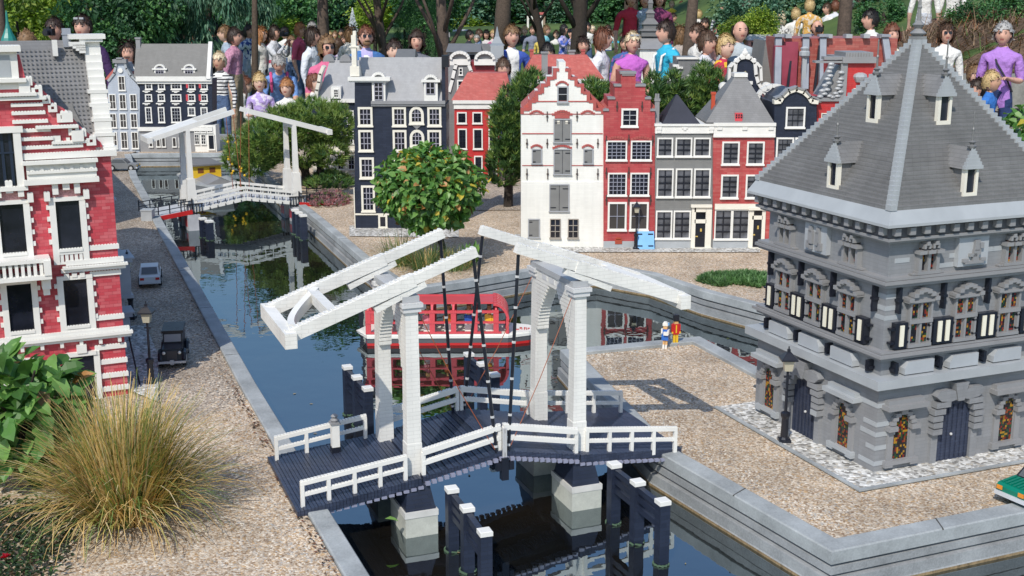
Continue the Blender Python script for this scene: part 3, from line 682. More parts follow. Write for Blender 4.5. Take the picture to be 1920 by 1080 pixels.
m = MB(); HR.pbx(m,1153,448,1166,457,-.001,.009); HR.pbx(m,1155,445,1164,449,-.001,.009); m.build('cellar_vent', plas('brick_orange',(.36,.06,.03),.5), HR.root)
anchors(HR, [(1157,190,208),(1204,190,208),(1137,254,272),(1179,252,270),(1224,254,272),(1137,314,334),(1179,313,333),(1220,314,334),(1137,365,384),(1179,365,384),(1220,365,384)], MATS['rust_iron'])
m = MB(); u0,v0,u1,v1 = HR.rect(1192,433,1225,464); m.prism([(u0,-.006,v0),(u0,-.05,v0),(u0,-.012,v1),(u0,-.006,v1)],(u1-u0,0,0)); ch_ = m.build('cellar_hatch', LBLUE, HR.root)
for vv_ in (.2,.85):
    for a in (.06,.66): 
        m = MB(); y_ = -.05+.038*vv_; z_ = v0+(v1-v0)*vv_; m.box(u0+(u1-u0)*a,y_-.004,z_-.002,u0+(u1-u0)*(a+.28),y_+.001,z_+.003); m.build('hinge', BLACK, ch_)
# grey house with black hipped roof
HG = house_at('grey_house', 1228.5, 466, 'grey house with white framed tall windows and a small black pyramid roof')
u1 = HG.uv(1336,464)[0]; vc = HG.uv(1228,250)[1]
HG.wall([(1228.5,468),(1228.5,248),(1336,248),(1336,468)], .34, brick('warm_grey_brick',(.19,.19,.185),(.21,.21,.2),.04,.0096,.42,.9,.05))
m = MB(); HG.pbx(m,1227,232,1338,236,-.34,.014); HG.pbx(m,1228.5,236,1337,250,-.02,.008)
for x in (1231,1329): HG.pbx(m,x,237,x+9,243,-.001,.014); HG.pbx(m,x+1,243,x+8,249,-.001,.012)
HG.pbx(m,1278,238,1289,241,-.001,.012); HG.pbx(m,1281,241,1286,244,-.001,.012)
m.build('cornice', WHITE, HG.root)
v = HG.uv(1228,232)[1]; a = HG.uv(1242,231)[0]; b = HG.uv(1313,231)[0]; c = HG.uv(1275,189)
hip(HG, a, b, .26, v, c[0]-.004, c[0]+.004, .11, .13, c[1]+.02, plas('black_roof',(.02,.022,.035),.5,.2))
chimney(HG, HG.uv(1234,200)[0], .05, v, HG.uv(1234,191)[1], .022, MGREY, 2)
for y0,y1 in ((258,294),(316,370)):
    for x in (1232,1267,1301.5): HG.win(x,y0,x+29.5,y1,2,3 if y0 < 300 else 4,WHITE,BLACK,.007,pane=CURT,bt=.006)
for x in (1229.5,1263.5): HG.win(x,394,x+30,448,2,4,WHITE,BLACK,.007,pane=CURT,bt=.006)
m = MB(); HG.pbx(m,1228.5,449,1296,468,-.001,.004); m.build('plinth', LGREY, HG.root)
def door(f, x0,y0,x1,y1, dx0,dy0,dx1,dy1, tr=None, mat=None, cap=True):
    m = MB(); f.pbx(m,x0,y0,dx0,y1,-.001,.010); f.pbx(m,dx1,y0,x1,y1,-.001,.010); f.pbx(m,dx0,y0,dx1,(tr[1] if tr else dy0),-.001,.010)
    if tr: f.pbx(m,dx0,tr[3],dx1,dy0,-.001,.010)
    if cap: f.pbx(m,x0-2,y0-3,x1+2,y0+2,-.001,.020); f.pbx(m,x0-1,y1-1,x1+1,y1+3,-.001,.02)
    so = m.build('door_surround', CREAM, f.root)
    d = MB(); f.pbx(d,dx0,dy0,dx1,y1,-.001,.003); u0_,v0_,u1_,v1_ = f.rect(dx0,dy0,dx1,y1)
    for (p,q,r_,s_) in ((.15,.08,.85,.42),(.15,.52,.85,.9)): f.bx(d,u0_+(u1_-u0_)*p,v0_+(v1_-v0_)*q,u0_+(u1_-u0_)*r_,v0_+(v1_-v0_)*s_,.002,.0045)
    do = d.build('door', mat or BLACK, f.root)
    k = MB(); f.bx(k,u0_+(u1_-u0_)*.1,v0_+(v1_-v0_)*.44,u0_+(u1_-u0_)*.3,v0_+(v1_-v0_)*.48,.003,.009); f.bx(k,u0_+(u1_-u0_)*.46,v0_+(v1_-v0_)*.66,u0_+(u1_-u0_)*.6,v0_+(v1_-v0_)*.78,.004,.008); k.build('handle', plas('brass',(.55,.38,.10),.3), do)
    if tr: g = MB(); f.pbx(g,*tr,-.001,.002); g.build('pane', GLASS, so)
door(HG,1297,386,1332,464,1302,418,1323.5,462,(1303,397,1324,411))
# red house with grey hipped roof
HS = house_at('red_house', 1336.5, 466, 'red house with a white shopfront and a steep grey hipped roof')
HS.wall([(1336.5,468),(1336.5,250),(1452,250),(1452,468)], .34, brick('weathered_red_brick',(.40,.06,.06),(.47,.15,.13),.036,.0096))
m = MB(); HS.pbx(m,1338,230,1454,236,-.34,.016); HS.pbx(m,1338,236,1453,256,-.02,.010)
for x in (1344,1391,1440): HS.pbx(m,x,238,x+9,243,-.001,.016)
HS.pbx(m,1337,253,1453,257,-.015,.013); m.build('cornice', WHITE, HS.root)
v = HS.uv(1338,230)[1]; a = HS.uv(1323,230)[0]; b = HS.uv(1452,230)[0]; t0 = HS.uv(1387,158); t1 = HS.uv(1408,158)
hip(HS, a, b, .34, v, t0[0], t1[0], .13, .20, t0[1]+.03, GREYR)
m = MB(); m.box(t0[0]-.006,.12,t0[1]+.026,t1[0]+.006,.21,t0[1]+.045); m.build('roof_cap', WHITE, HS.root)
m = MB(); q = HS.rect(1379,212,1392,229); HS.bx(m,q[0],q[1],q[2],q[3],-.06,-.004); vo = m.build('roof_vent', PINKRED, HS.root)
m = MB(); 
for i in range(3):
    for j in range(2): HS.bx(m,q[0]+.003+i*.0115,q[1]+.018+j*.011,q[0]+.010+i*.0115,q[1]+.026+j*.011,-.0045,-.003)
m.build('opening', BLACK, vo)
chimney(HS, HS.uv(1343,200)[0], .10, v, HS.uv(1343,180)[1], .018, plas('orange_red_plastic',(.48,.07,.03),.4))
for x in (1354.5,1401): HS.win(x,265,x+30.5,309,2,4,WHITE,BLACK,.008,pane=CURT,bt=.006)
for x in (1352,1399): HS.win(x,327,x+31.5,372,2,4,WHITE,BLACK,.008,pane=CURT,bt=.006)
m = MB(); HS.pbx(m,1340,382,1432,392,-.001,.014); m.build('shop_fascia', CREAM, HS.root)
for x in (1340.5,1373): HS.win(x,393,x+30,449,2,4,WHITE,BLACK,.006,pane=CURT,bt=.006)
m = MB(); HS.pbx(m,1336.5,449,1402,468,-.001,.004); m.build('plinth', LGREY, HS.root)
door(HS,1405,391,1432,464,1410,411,1429,460,(1411,394,1429,404))
# black house with a white bell gable
HB = house_at('bell_gable_house', 1452, 466, 'black house with a curved white bell gable beside the weigh house roof')
pb = [(1452,468),(1452,193)]; arc = [(1459,193),(1463,185),(1472,178),(1480,171),(1492,168),(1503,171),(1511,178),(1520,185),(1524,193)]
HB.wall(pb+arc+[(1531,193),(1531,468)], .34, BLACKB)
def band(f, pts, wpx, mat, o0=-.03, o1=.008, name='gable_trim', parent=None):
    m = MB()
    for i in range(len(pts)-1):
        a = f.P(*pts[i]); b = f.P(*pts[i+1]); a = Vector(a); b = Vector(b); d = b-a
        m.bar((a.x,f.y0-(o0+o1)/2,a.z) , (b.x+d.x*.15,f.y0-(o0+o1)/2,b.z+d.z*.15), (o1-o0), wpx*f_sc(f), up=(-d.z,0,d.x))
    return m.build(name, mat, parent or f.root)
def f_sc(f): return (f.O.y*CT + .2)/FPX
band(HB, [(1451,191),(1462,190),(1466,182),(1478,172),(1492,167),(1506,172),(1517,182),(1521,190),(1532,191)], 8, CREAM, -.04, .012)
band(HB, [(1452,184),(1464,180),(1476,168),(1492,163),(1508,168),(1519,180),(1531,184)], 3, MGREY, -.04, .018)
HB.win(1474,201,1508,240,3,3,WHITE,BLACK,.008,pane=CURT); 
for x in (1456,1491): HB.win(x,257,x+30,303,3,4,WHITE,BLACK,.008,pane=CURT)
for x in (1454,1489): HB.win(x,314,x+30,360,2,4,WHITE,BLACK,.008,pane=CURT); HB.win(x,390,x+30,446,2,4,WHITE,BLACK,.008,pane=CURT)
m = MB(); z = HB.uv(1492,180)[1]; w_ = HB.uv(1531,466)[0]; z0 = HB.uv(1492,193)[1]
m.loft([[(w_*.05,y,z0),(w_*.2,y,z0+(z-z0)*.6),(w_*.5,y,z),(w_*.8,y,z0+(z-z0)*.6),(w_*.95,y,z0)] for y in (.02,.36)]); m.build('roof', GREYD, HB.root)
m = MB()
for i in range(9):
    t0 = math.pi*(i/9); t1 = math.pi*((i+1)/9); cx_ = w_*.16; r_ = .085
    m.bar((cx_-r_*math.cos(t0),.33,z0-.01+.07*math.sin(t0)),(cx_-r_*math.cos(t1),.33,z0-.01+.07*math.sin(t1)),.018,.04,up=(0,1,0))
m.build('rear_gable_arch', WHITE, HB.root)
# red house with a carved grey neck gable
HN = house_at('neck_gable_house', 1531.5, 462, 'tall red house with carved grey scrolls and a flat grey hood on its gable')
HN.wall([(1531.5,466),(1531.5,187),(1583,187),(1583,114),(1640,114),(1640,466)], .40, REDB)
m = MB(); HN.pbx(m,1528,114,1587,118,-.05,.012); HN.pbx(m,1579,107,1642,118,-.30,.020); HN.pbx(m,1585,98,1636,107,-.2,.010); HN.pbx(m,1583,187,1531,190,-.02,.01)
HN.pbx(m,1577,118,1585,187,-.02,.008); HN.pbx(m,1532,183,1583,189.5,-.02,.012)
for i in range(9): HN.pbx(m,1588+i*5.2,99,1590.5+i*5.2,107,.009,.015)
HN.pbx(m,1545,118,1580,114,-.05,.01); HN.pbx(m,1545,106,1600,112,-.05,.008)
m.build('gable_hood', MGREY, HN.root)
m = MB()
sc_ = [(1537,181),(1545,176),(1541,170),(1550,168),(1546,160),(1553,156),(1551,148),(1556,142),(1554,134),(1557,127),(1558,120),(1560,182),(1569,180),(1575,172),(1566,175),(1574,160),(1570,166),(1576,148),(1573,154),(1577,136),(1555,180)]
for (x,y) in sc_: a = HN.P(x,y); m.lathe([(.004,-.006),(.014,-.004),(.016,0),(.012,.006),(.004,.009)],(a[0],a[1]-.008,a[2]),8,1,.8)
m.build('scroll_carving', plas('carved_grey',(.38,.39,.40),.5,.2), HN.root)
m = MB(); a = HN.P(1566,180); b = HN.P(1577,122); c = HN.P(1545,182); m.prism([(c[0],.02,c[2]),(b[0],.02,c[2]),(b[0],.02,b[2])],(0,.2,0)); m.build('roof', MGREY, HN.root)
m = MB(); a = HN.P(1613,144); m.lathe([(.022,-.025),(.03,-.01),(.034,0),(.03,.012),(.012,.02)],(a[0],a[1],a[2]),10); m.build('attic_oriel', LGREY, HN.root)
HN.win(1540,212,1577,237,4,3,CREAM,CREAM,.004); HN.win(1600,166,1616,186,2,2,CREAM,CREAM,.005)
# big red brick hall behind, with grey pinnacled buttresses
g = G(1470,300); HL = Fac('brick_hall', (D(1462,200,7.0).x, 7.0), 0, 'broad red brick hall with grey pinnacled buttresses behind the gabled houses', 'building')
q = HL.rect(1470,72,1660,400); 
m = MB(); HL.bx(m,q[0],-.03,q[2],q[3],-.5,0); m.build('wall', brick('faded_red_brick',(.36,.085,.07),(.44,.16,.13),.045,.0115), HL.root)
m = MB()
for x in (1476,1552,1589,1622,1653):
    HL.pbx(m,x-5,64,x+6,71,-.04,.035)
m.build('parapet_cap', LGREY, HL.root)
for x,l in ((1458,0),(1509,0),(1541,0),(1657,1)):
    m = MB(); a = HL.P(x,70); b = HL.P(x-(8 if not l else -6),165); m.bar((a[0],-.02,a[2]),(b[0],-.10,b[2]),.035,.03,up=(0,1,0))
    a = HL.P(x,66); m.box(a[0]-.026,-.05,a[2]-.008,a[0]+.026,.0,a[2]+.006)
    m.build('buttress', plas('blue_grey_plastic',(.28,.30,.34),.4,.1), HL.root)
m = MB()
for x in (1462,1483,1534): a = HL.P(x,85); b = HL.P(x-12,170); m.bar((a[0],-.03,a[2]),(b[0],-.06,b[2]),.012,.02,up=(0,1,0))
m.build('iron_stay', BLACK, HL.root)
m = MB(); a = HL.P(1470,78); HL.bx(m,a[0],-.03,a[0]+.07,a[2],0,.05); HL.bx(m,a[0]-.06,-.03,a[0],a[2]-.02,0,.05); m.build('stair_tower', plas('plum_red',(.30,.05,.08),.4,.1), HL.root)
m = MB(); a = HL.P(1502,96); m.lathe([(.02,-.03),(.03,-.02),(.03,0),(.02,.006),(.026,.02),(.012,.03)],(a[0],-.09,a[2]),8); HL.bx(m,a[0]-.012,-.03,a[0]+.012,a[2]-.03,.08,.10); m.build('entrance_spire', LGREY, HL.root)
m = MB(); m.prism([(HL.P(1425,165)[0],.02,HL.P(1425,165)[2]),(HL.P(1437,76)[0],.02,HL.P(1437,76)[2]),(HL.P(1449,165)[0],.02,HL.P(1449,165)[2])],(0,.35,0)); m.build('side_roof', GREYD, HL.root)
# black neck-gable house with white scrolls behind the red house
HK = Fac('scroll_gable_house', (D(1355,240,6.7).x, 6.7), 0, 'black gabled house with white ornate scrolls and a gold diamond, behind the red house')
HK.wall([(1355,470),(1355,195),(1362,178),(1374,165),(1380,150),(1381,118),(1388,111),(1397,109),(1406,111),(1413,118),(1416,150),(1424,170),(1432,185),(1438,240),(1438,470)], .3, BLACKB)
for sx in (-1,1):
    X = lambda x: 1397+sx*(x-1397)
    band(HK, [(X(1397),107),(X(1407),109),(X(1415),117),(X(1417),140),(X(1421),155),(X(1430),170),(X(1440),180)], 6, WHITE, -.03, .012)
    band(HK, [(X(1419),118),(X(1426),126),(X(1427),148)], 5, WHITE, -.03, .010)
    m = MB(); a = HK.P(X(1437),163); m.cyl((a[0],-.02,a[2]),(a[0],.02,a[2]),.026,None,12); m.cyl((a[0],-.028,a[2]),(a[0],-.02,a[2]),.012,None,10); m.build('scroll', WHITE, HK.root)
m = MB()
for (x,y,r) in ((1397,100,.018),(1391,105,.012),(1403,105,.012),(1397,94,.010),(1386,109,.01),(1408,109,.01),(1380,113,.012),(1414,113,.012)): a = HK.P(x,y); m.sphere((a[0],-.004,a[2]),r,8,6,(1,.6,1))
m.build('crest', WHITE, HK.root)
m = MB(); HK.pbx(m,1384,152,1410,158,-.02,.02); HK.pbx(m,1386,158,1408,161,-.02,.014); m.build('lintel', WHITE, HK.root)
m = MB(); a = HK.P(1397,137); m.prism([(a[0]-.01,-.001,a[2]),(a[0],-.001,a[2]-.012),(a[0]+.01,-.001,a[2]),(a[0],-.001,a[2]+.012)],(0,-.006,0)); m.build('gold_diamond', plas('gold',(.45,.40,.25),.4), HK.root)
gable_roof(HK, HK.uv(1372,200)[0], HK.uv(1422,200)[0], .05, .4, HK.uv(1380,170)[1], HK.uv(1397,116)[1], GREYD)
# grey stepped gable behind the pines
HC = Fac('grey_stepped_house', (D(1263,300,8.2).x, 8.2), 0, 'grey house with a stepped gable and white caps, half hidden by the clipped pines')
HC.wall([(1255,330),(1255,148),(1265,148),(1265,122),(1272,122),(1272,108),(1311,108),(1311,126),(1318,126),(1318,330)], .3, brick('mid_grey_brick',(.2,.2,.2)))
m = MB()
for (a,b,y) in ((1269,1313,107),(1262,1273,121),(1258,1274,136),(1268,1280,125),(1310,1322,125),(1250,1258,147),(1318,1326,138)): HC.pbx(m,a,y,b,y+4,-.03,.012)
m.build('white_caps', WHITE, HC.root); HC.win(1288,140,1308,170,3,5,WHITE,WHITE,.008)
# red roofed house behind the warehouse
HQ = Fac('broad_roof_house', (D(976,200,8.6).x, 8.6), 0, 'low house under a broad red tiled roof, behind the white warehouse')
q = HQ.rect(978,148,1130,330)
m = MB(); HQ.bx(m,q[0]+.04,-.03,q[2]-.04,q[3],-.5,0); m.build('wall', WHITEB, HQ.root)
a = HQ.uv(1000,111); b = HQ.uv(1104,111)
hip(HQ, q[0], q[2], .55, q[3], a[0], b[0], .20, .34, a[1]+.02, REDROOF)
m = MB(); HQ.bx(m,q[0]-.01,q[3]-.03,q[2]+.02,q[3]-.001,-.56,.014); m.build('cornice', WHITE, HQ.root)
for x in (998,1097): uu = HQ.uv(x,110)[0]; chimney(HQ, uu, .27, a[1], a[1]+.045, .026, plas('red_edge_plastic',(.4,.09,.08)))
for x in (1021,1075): uu = HQ.uv(x,110)[0]; chimney(HQ, uu, -.02 if x < 1030 else .27, a[1]-(.35 if x < 1030 else 0), a[1]+.04, .042, MGREY)
for x in (1108,1119): HQ.win(x,156,x+8,172,2,2,WHITE,WHITE,.006)
# grey and red double gabled building left of it
HD = Fac('double_gable_house', (D(842,200,8.8).x, 8.8), 0, 'dark grey house with white arched gable tops and a dark red roof')
q = HD.rect(846,112,888,330)
HD.wall([(842,400),(842,170),(850,135),(855,122),(879,122),(884,135),(892,170),(892,400)], .3, brick('mid_grey_brick',(.2,.2,.2)))
band(HD, [(842,172),(848,150),(852,132),(855,122)], 6, WHITE, -.03, .012); band(HD, [(879,122),(883,132),(888,150),(893,172)], 6, WHITE, -.03, .012)
for x0 in (862,909):
    m = MB(); HD.pbx(m,x0-20,111,x0+20,122,-.06,.012)
    for i in range(8):
        t0 = math.pi*i/8; t1 = math.pi*(i+1)/8; a = HD.P(x0-17*math.cos(t0),111-13*math.sin(t0)); b = HD.P(x0-17*math.cos(t1),111-13*math.sin(t1)); m.bar((a[0],.01,a[2]),(b[0],.01,b[2]),.02,.07,up=(0,1,0))
    m.build('gable_arch', WHITE, HD.root); m = MB(); a = HD.P(x0,111); r_ = .055; m.prism([(a[0]+r_*math.cos(math.pi*i/8),.004,a[2]+.9*r_*math.sin(math.pi*i/8)) for i in range(9)],(0,.03,0)); m.build('gable_infill', MGREY, HD.root)
m = MB(); q = HD.rect(882,116,927,170); HD.bx(m,q[0],-.03,q[2],q[3],-.35,-.02); m.build('side_roof', brick('dark_red_roof',(.24,.02,.03),(.28,.04,.04),.02,.0085), HD.root)
HD.win(860,127,868,141,1,2,WHITE,WHITE,.006); HD.win(857,150,878,170,2,2,WHITE,WHITE,.01)
# red house between black house and pines
HE = house_at('red_canal_house', 852, 343, 'bright red house with a pink red hipped roof, right of the tall black house')
HE.wall([(852,345),(852,203),(935,203),(935,345)], .5, REDB)
m = MB(); HE.pbx(m,849,188,937,194,-.5,.02); HE.pbx(m,851,194,935,204,-.01,.010); m.build('cornice', WHITE, HE.root)
v = HE.uv(852,188)[1]; a = HE.uv(874,146); b = HE.uv(950,146)
hip(HE, HE.uv(846,188)[0], HE.uv(962,188)[0], .55, v, a[0], b[0], .2, .36, a[1]+.02, REDROOF)
for (x,y,x1,y1) in ((857,210,875,232),(886,210,904,232),(858,241,876,280),(887,241,905,280),(858,293,876,330),(889,292,905,335),(916,210,933,232),(916,241,933,280),(915,292,932,335)): HE.win(x,y,x1,y1,2,3,WHITE,BLACK,.008,pane=GLASS)
m = MB(); HE.pbx(m,852,337,935,346,-.001,.006); m.build('plinth', LGREY, HE.root)
# ---- tall black merchant's house
HM = house_at('merchant_house', 665, 429, 'tall black canal house with a light grey roof, white dormers and a white chimney', cat='house')
dM = .30; uR = HM.uv(838,429)[0]; vE = HM.uv(700,194)[1]
HM.wall([(665,432),(665,150),(696,150),(696,196),(837,196),(837,432)], dM, BLACKB)
m = MB(); HM.bx(m, uR-.018, vE-.002, uR, HM.uv(838,108)[1], -.33, -.012); m.build('end_wall', BLACKB, HM.root)
m = MB(); u2 = uR-.018; v2 = HM.uv(700,117)[1]+.02
# grey mansard roof
vs = [(0.10,.0,vE),(u2,.0,vE),(u2,.14,v2),(0.03,.14,v2),(0.0,.40,vE),(u2,.40,vE)]
m.add(vs, [(0,1,2,3),(1,5,2),(3,2,5,4),(0,3,4),(0,4,5,1)]); m.build('roof', GREYROOF, HM.root)
m = MB(); HM.pbx(m,696,189,835,199,-.02,.012); HM.pbx(m,696,191,835,195,-.02,.018); m.build('gutter', MGREY, HM.root)
m = MB(); HM.pbx(m,653,144,732,151,-.05,.025); HM.pbx(m,655,149,728,154,-.05,.016); m.build('cornice', WHITE, HM.root)
m = MB(); HM.pbx(m,658,66,669,143,-.05,.0); HM.pbx(m,655,86,673,89,-.055,.004); HM.pbx(m,656,124,674,143,-.055,.0035); HM.pbx(m,661,58,667,66,-.04,-.005); m.build('chimney_stack', CREAM, HM.root)
m = MB(); HM.pbx(m,828,104,842,126,-.08,.004); m.build('end_chimney', BLACK, HM.root)
def domer(f, x0,y0,x1,y1, wx0,wy0,wx1,wy1, cols, rows, yd=.02):
    u0,v0,u1,v1 = f.rect(x0,y0,x1,y1); m = MB(); f.bx(m,u0,v0,u1,v1,-.12,.004)
    um = (u0+u1)/2; r_ = (u1-u0)*.42
    for i in range(9):
        t0 = math.pi*i/9; t1 = math.pi*(i+1)/9; m.bar((um-r_*math.cos(t0),.02,v1+.8*r_*math.sin(t0)),(um-r_*math.cos(t1),.02,v1+.8*r_*math.sin(t1)),.014,.05,up=(0,1,0))
    f.bx(m,u0-.014,v1-.008,u1+.014,v1+.004,-.1,.012)
    o = m.build('dormer', WHITE, f.root)
    m = MB(); m.prism([(um+r_*math.cos(math.pi*i/8),.012,v1+.8*r_*math.sin(math.pi*i/8)) for i in range(9)],(0,.08,0)); m.build('dormer_arch', MGREY, o)
    q = f.rect(wx0,wy0,wx1,wy1); k = MB(); f.bx(k,*q,.003,.006); g = k.build('pane', GLASS, o)
    k = MB()
    for i in range(cols+1): x = q[0]+(q[2]-q[0])*i/cols; f.bx(k,x-.002,q[1],x+.002,q[3],.0055,.009)
    for j in range(rows+1): z = q[1]+(q[3]-q[1])*j/rows; f.bx(k,q[0],z-.002,q[2],z+.002,.0055,.0085)
    k.build('glazing_bars', plas('lilac_grey_bars',(.34,.33,.38),.4), o)
domer(HM,697,146,723,191,702,155,718,187,2,4); domer(HM,795,151,821,189,799,154,815,176,2,2)
LB = MATS['lilac_grey_bars']
for (x,y,x1,y1) in ((671,201,699,237),(735,201,762,237),(801,201,828,237),(672,243,700,284),(736,243,763,284),(801,243,828,284),(674,295,702,335),(738,295,765,335),(677,347,704,397),(740,347,767,397),(803,295,829,335),(803,347,829,397)): HM.win(x,y,x1,y1,3,3 if y1-y < 45 else 4,CREAM,LB,.011,bt=.0038)
for (x,y,x1,y1) in ((767,199,795,233),(768,243,796,276),(768,295,796,330)): HM.win(x,y,x1,y1,3,3,CREAM,LB,.014,bt=.0038,arch=.04)
m = MB()
for i in range(5): HM.pbx(m,773+i*2,234+i*1.7,790-i*2,235.8+i*1.7,-.001,.006)
m.build('corbel', MGREY, HM.root)
m = MB(); HM.pbx(m,665,400,837,403,-.001,.006); HM.pbx(m,663,352,667,432,-.02,.005); m.build('white_band', CREAM, HM.root)
HM.win(709,403,727,428,1,1,CREAM,LB,.010); HM.win(760,403,778,428,1,1,CREAM,LB,.010)
sw = Fac('', (HM.O.x+uR, HM.O.y), 84, root=HM.root)
m = MB()
for j,(z0,z1) in enumerate(((.05,.14),(.19,.28),(.33,.42),(.47,.56))):
    for i in range(3): m.box(uR,.04+i*.09,z0,uR+.004,.09+i*.09,z1)
m.build('side_windows', MGREY, HM.root)
# lower grey roofed annex behind its left side
HA = house_at('annex_house', 585, 327, 'black annex with pale grey roof and cream ground floor, left of the tall black house')
a = HA.uv(598,188); b = HA.uv(680,188)
m = MB(); HA.pbx(m,585,192,700,270,-.4,0); m.build('wall', BLACKB, HA.root)
m = MB(); HA.pbx(m,585,270,700,332,-.4,.004); HA.pbx(m,585,281,700,285,-.01,.016); m.build('ground_storey', CREAM, HA.root)
t = HA.uv(610,124); m = MB(); vs = [(HA.uv(595,190)[0],-.01,a[1]),(HA.uv(700,190)[0],-.01,a[1]),(HA.uv(700,124)[0],.22,t[1]+.03),(t[0],.22,t[1]+.03),(HA.uv(595,190)[0],.5,a[1]),(HA.uv(700,190)[0],.5,a[1])]
m.add(vs,[(0,1,2,3),(3,2,5,4),(0,3,4),(1,5,2),(0,4,5,1)]); m.build('roof', GREYROOF, HA.root)
m = MB(); HA.pbx(m,590,185,700,192,-.02,.02); m.build('cornice', WHITE, HA.root)
band(HA, [(593,187),(594,170),(598,155),(600,140),(606,126)], 6, CREAM, -.08, .02)
for x0 in (608,640):
    m = MB(); a = HA.P(x0,124); m.prism([(a[0]+.04*math.cos(math.pi*i/8),.20,a[2]+.02+.05*math.sin(math.pi*i/8)) for i in range(9)],(0,.1,0)); m.build('round_dormer', MGREY, HA.root)
HA.y0 = -.02
m = MB(); HA.pbx(m,621,162,640,187,-.12,.0); m.build('dormer', WHITE, HA.root); HA.win(626,166,636,183,2,3,WHITE,WHITE,.006)
HA.y0 = 0
HA.win(650,207,664,232,2,3,WHITE,LB,.009); HA.win(650,245,664,270,2,3,WHITE,LB,.009)
HA.y0 = -.005
for x in (632,652): HA.win(x,290,x+14,318,2,3,CREAM,LB,.006)
HA.y0 = 0
# ---- far end of the canal: wide black house, blue grey house
HF = house_at('wide_black_house', 262, 284, 'wide black canal house with white windows, roof dormers and red shutters')
vE = HF.uv(262,147)[1]; q = HF.rect(262,147,398,284)
HF.wall([(262,286),(262,148),(398,148),(398,286)], .16, BLACKB)
m = MB(); HF.pbx(m,256,143,398,152,-.02,.03); HF.pbx(m,258,150,398,157,-.01,.016); m.build('cornice', WHITE, HF.root)
t = HF.uv(262,86); m = MB(); m.add([(0,-.02,vE+.01),(q[2]+.0,-.02,vE+.01),(q[2],.10,t[1]+.013),(0,.10,t[1]+.013),(0,.18,vE),(q[2],.18,vE)],[(0,1,2,3),(3,2,5,4),(0,3,4),(1,5,2),(0,4,5,1)]); m.build('roof', GREYD, HF.root)
m = MB(); m.box(q[2]-.01,-.03,vE,q[2]+.02,.0,vE+.02); m.add([(q[2]-.006,-.04,vE),(q[2]+.024,-.04,vE),(q[2]+.024,.10,t[1]+.03),(q[2]-.006,.10,t[1]+.03),(q[2]-.006,.0,vE-.02),(q[2]+.024,.0,vE-.02),(q[2]+.024,.13,t[1]+.01),(q[2]-.006,.13,t[1]+.01)],[(0,1,2,3),(1,5,6,2),(0,3,7,4),(4,7,6,5),(2,6,7,3)]); m.build('end_coping', LGREY, HF.root)
chimney(HF, .02, .10, t[1]-.1, t[1]+.05, .035, MGREY)
for x0 in (288,343): domer(HF,x0+1,129,x0+23,142,x0+4,127,x0+19,139,3,2)
rows = [(154,168,4,2),(177,190,2,2),(201,230,2,4)]
for (y0,y1,nc,nr) in rows:
    for (xa,xb) in ((272,286),(296,310),(320,341),(352,367),(376,390)):
        wd = xb-xa; HF.win(xa,y0,xb,y1 if (y0 < 200 or xa < 350) else 217,3 if wd > 18 else 2,nr,WHITE,GF,.009)
m = MB()
for x0 in (275,300,330,358,382):
    for y0 in (170,193): HF.pbx(m,x0-7,y0,x0+7,y0+2,-.001,.012); HF.pbx(m,x0-3,y0+1.5,x0+3,y0+4,-.001,.012)
m.build('window_swag', WHITE, HF.root)
m = MB()
for x0 in (350,374):
    for y0 in (153,177): HF.pbx(m,x0-1,y0,x0+3.5,y0+12,-.001,.012)
m.build('red_shutter', PINKRED, HF.root)
m = MB(); HF.pbx(m,262,243,398,286,-.001,.02); m.build('ground_storey', MGREY, HF.root); m = MB(); HF.pbx(m,260,238,400,245,-.001,.034); HF.pbx(m,365,234,408,285,-.1,.024); m.build('shopfront', WHITE, HF.root)
HF.y0 = -.021
for x0 in (280,294,304,324,336): HF.win(x0,257,x0+9,275,1,1,WHITE,WHITE,.005,pane=TANPANE)
HF.y0 = -.025
for x0 in (366,378,390):
    HF.win(x0,237,x0+10,248,3,2,WHITE,WHITE,.004); 
    if x0 < 390: HF.win(x0,251,x0+10,270,2,3,WHITE,WHITE,.004)
HF.win(391,252,405,280,1,1,WHITE,WHITE,.006,pane=BLACK,name='door')
HF.y0 = 0
HU = house_at('blue_grey_house', 202, 284, 'narrow pale blue grey house with a curved neck gable at the far end')
HU.wall([(202,286),(202,163),(206,150),(215,140),(219,128),(221,118),(233,118),(236,130),(242,143),(256,157),(262,166),(262,286)], .2, BLUEG)
band(HU, [(203,152),(214,138),(217,126),(219,116)], 4, LGREY, -.05, .010); band(HU, [(234,116),(237,128),(245,141),(259,154)], 4, LGREY, -.05, .01)
m = MB(); HU.pbx(m,212,111,238,118,-.04,.02); HU.pbx(m,219,108,230,112,-.04,.02); m.build('gable_top', MGREY, HU.root)
m = MB(); a = HU.P(226,132); m.cyl((a[0],-.01,a[2]),(a[0],.002,a[2]),.02,None,10); m.build('roundel', WHITE, HU.root)
HU.win(221,142,236,170,2,2,WHITE,WHITE,.007,pane=TANPANE)
for (y0,y1) in ((176,205),(213,240),(247,279)):
    for x0 in (204,223,243):
        HU.win(x0+(1 if y0 > 200 else 0)+(2 if y0 > 240 else 0),y0,x0+15+(1 if y0 > 200 else 0)+(2 if y0 > 240 else 0),y1,2,2,WHITE,WHITE,.007,pane=TANPANE)
m = MB(); hz_ = HU.uv(202,150)[1]; wd = HU.uv(262,284)[0]; m.add([(0,.05,hz_),(wd,.05,hz_),(wd/2,.05,hz_+.14),(0,.2,hz_),(wd,.2,hz_),(wd/2,.2,hz_+.14)],[(0,1,2),(3,5,4),(0,2,5,3),(1,4,5,2)]); m.build('roof', REDROOF, HU.root)
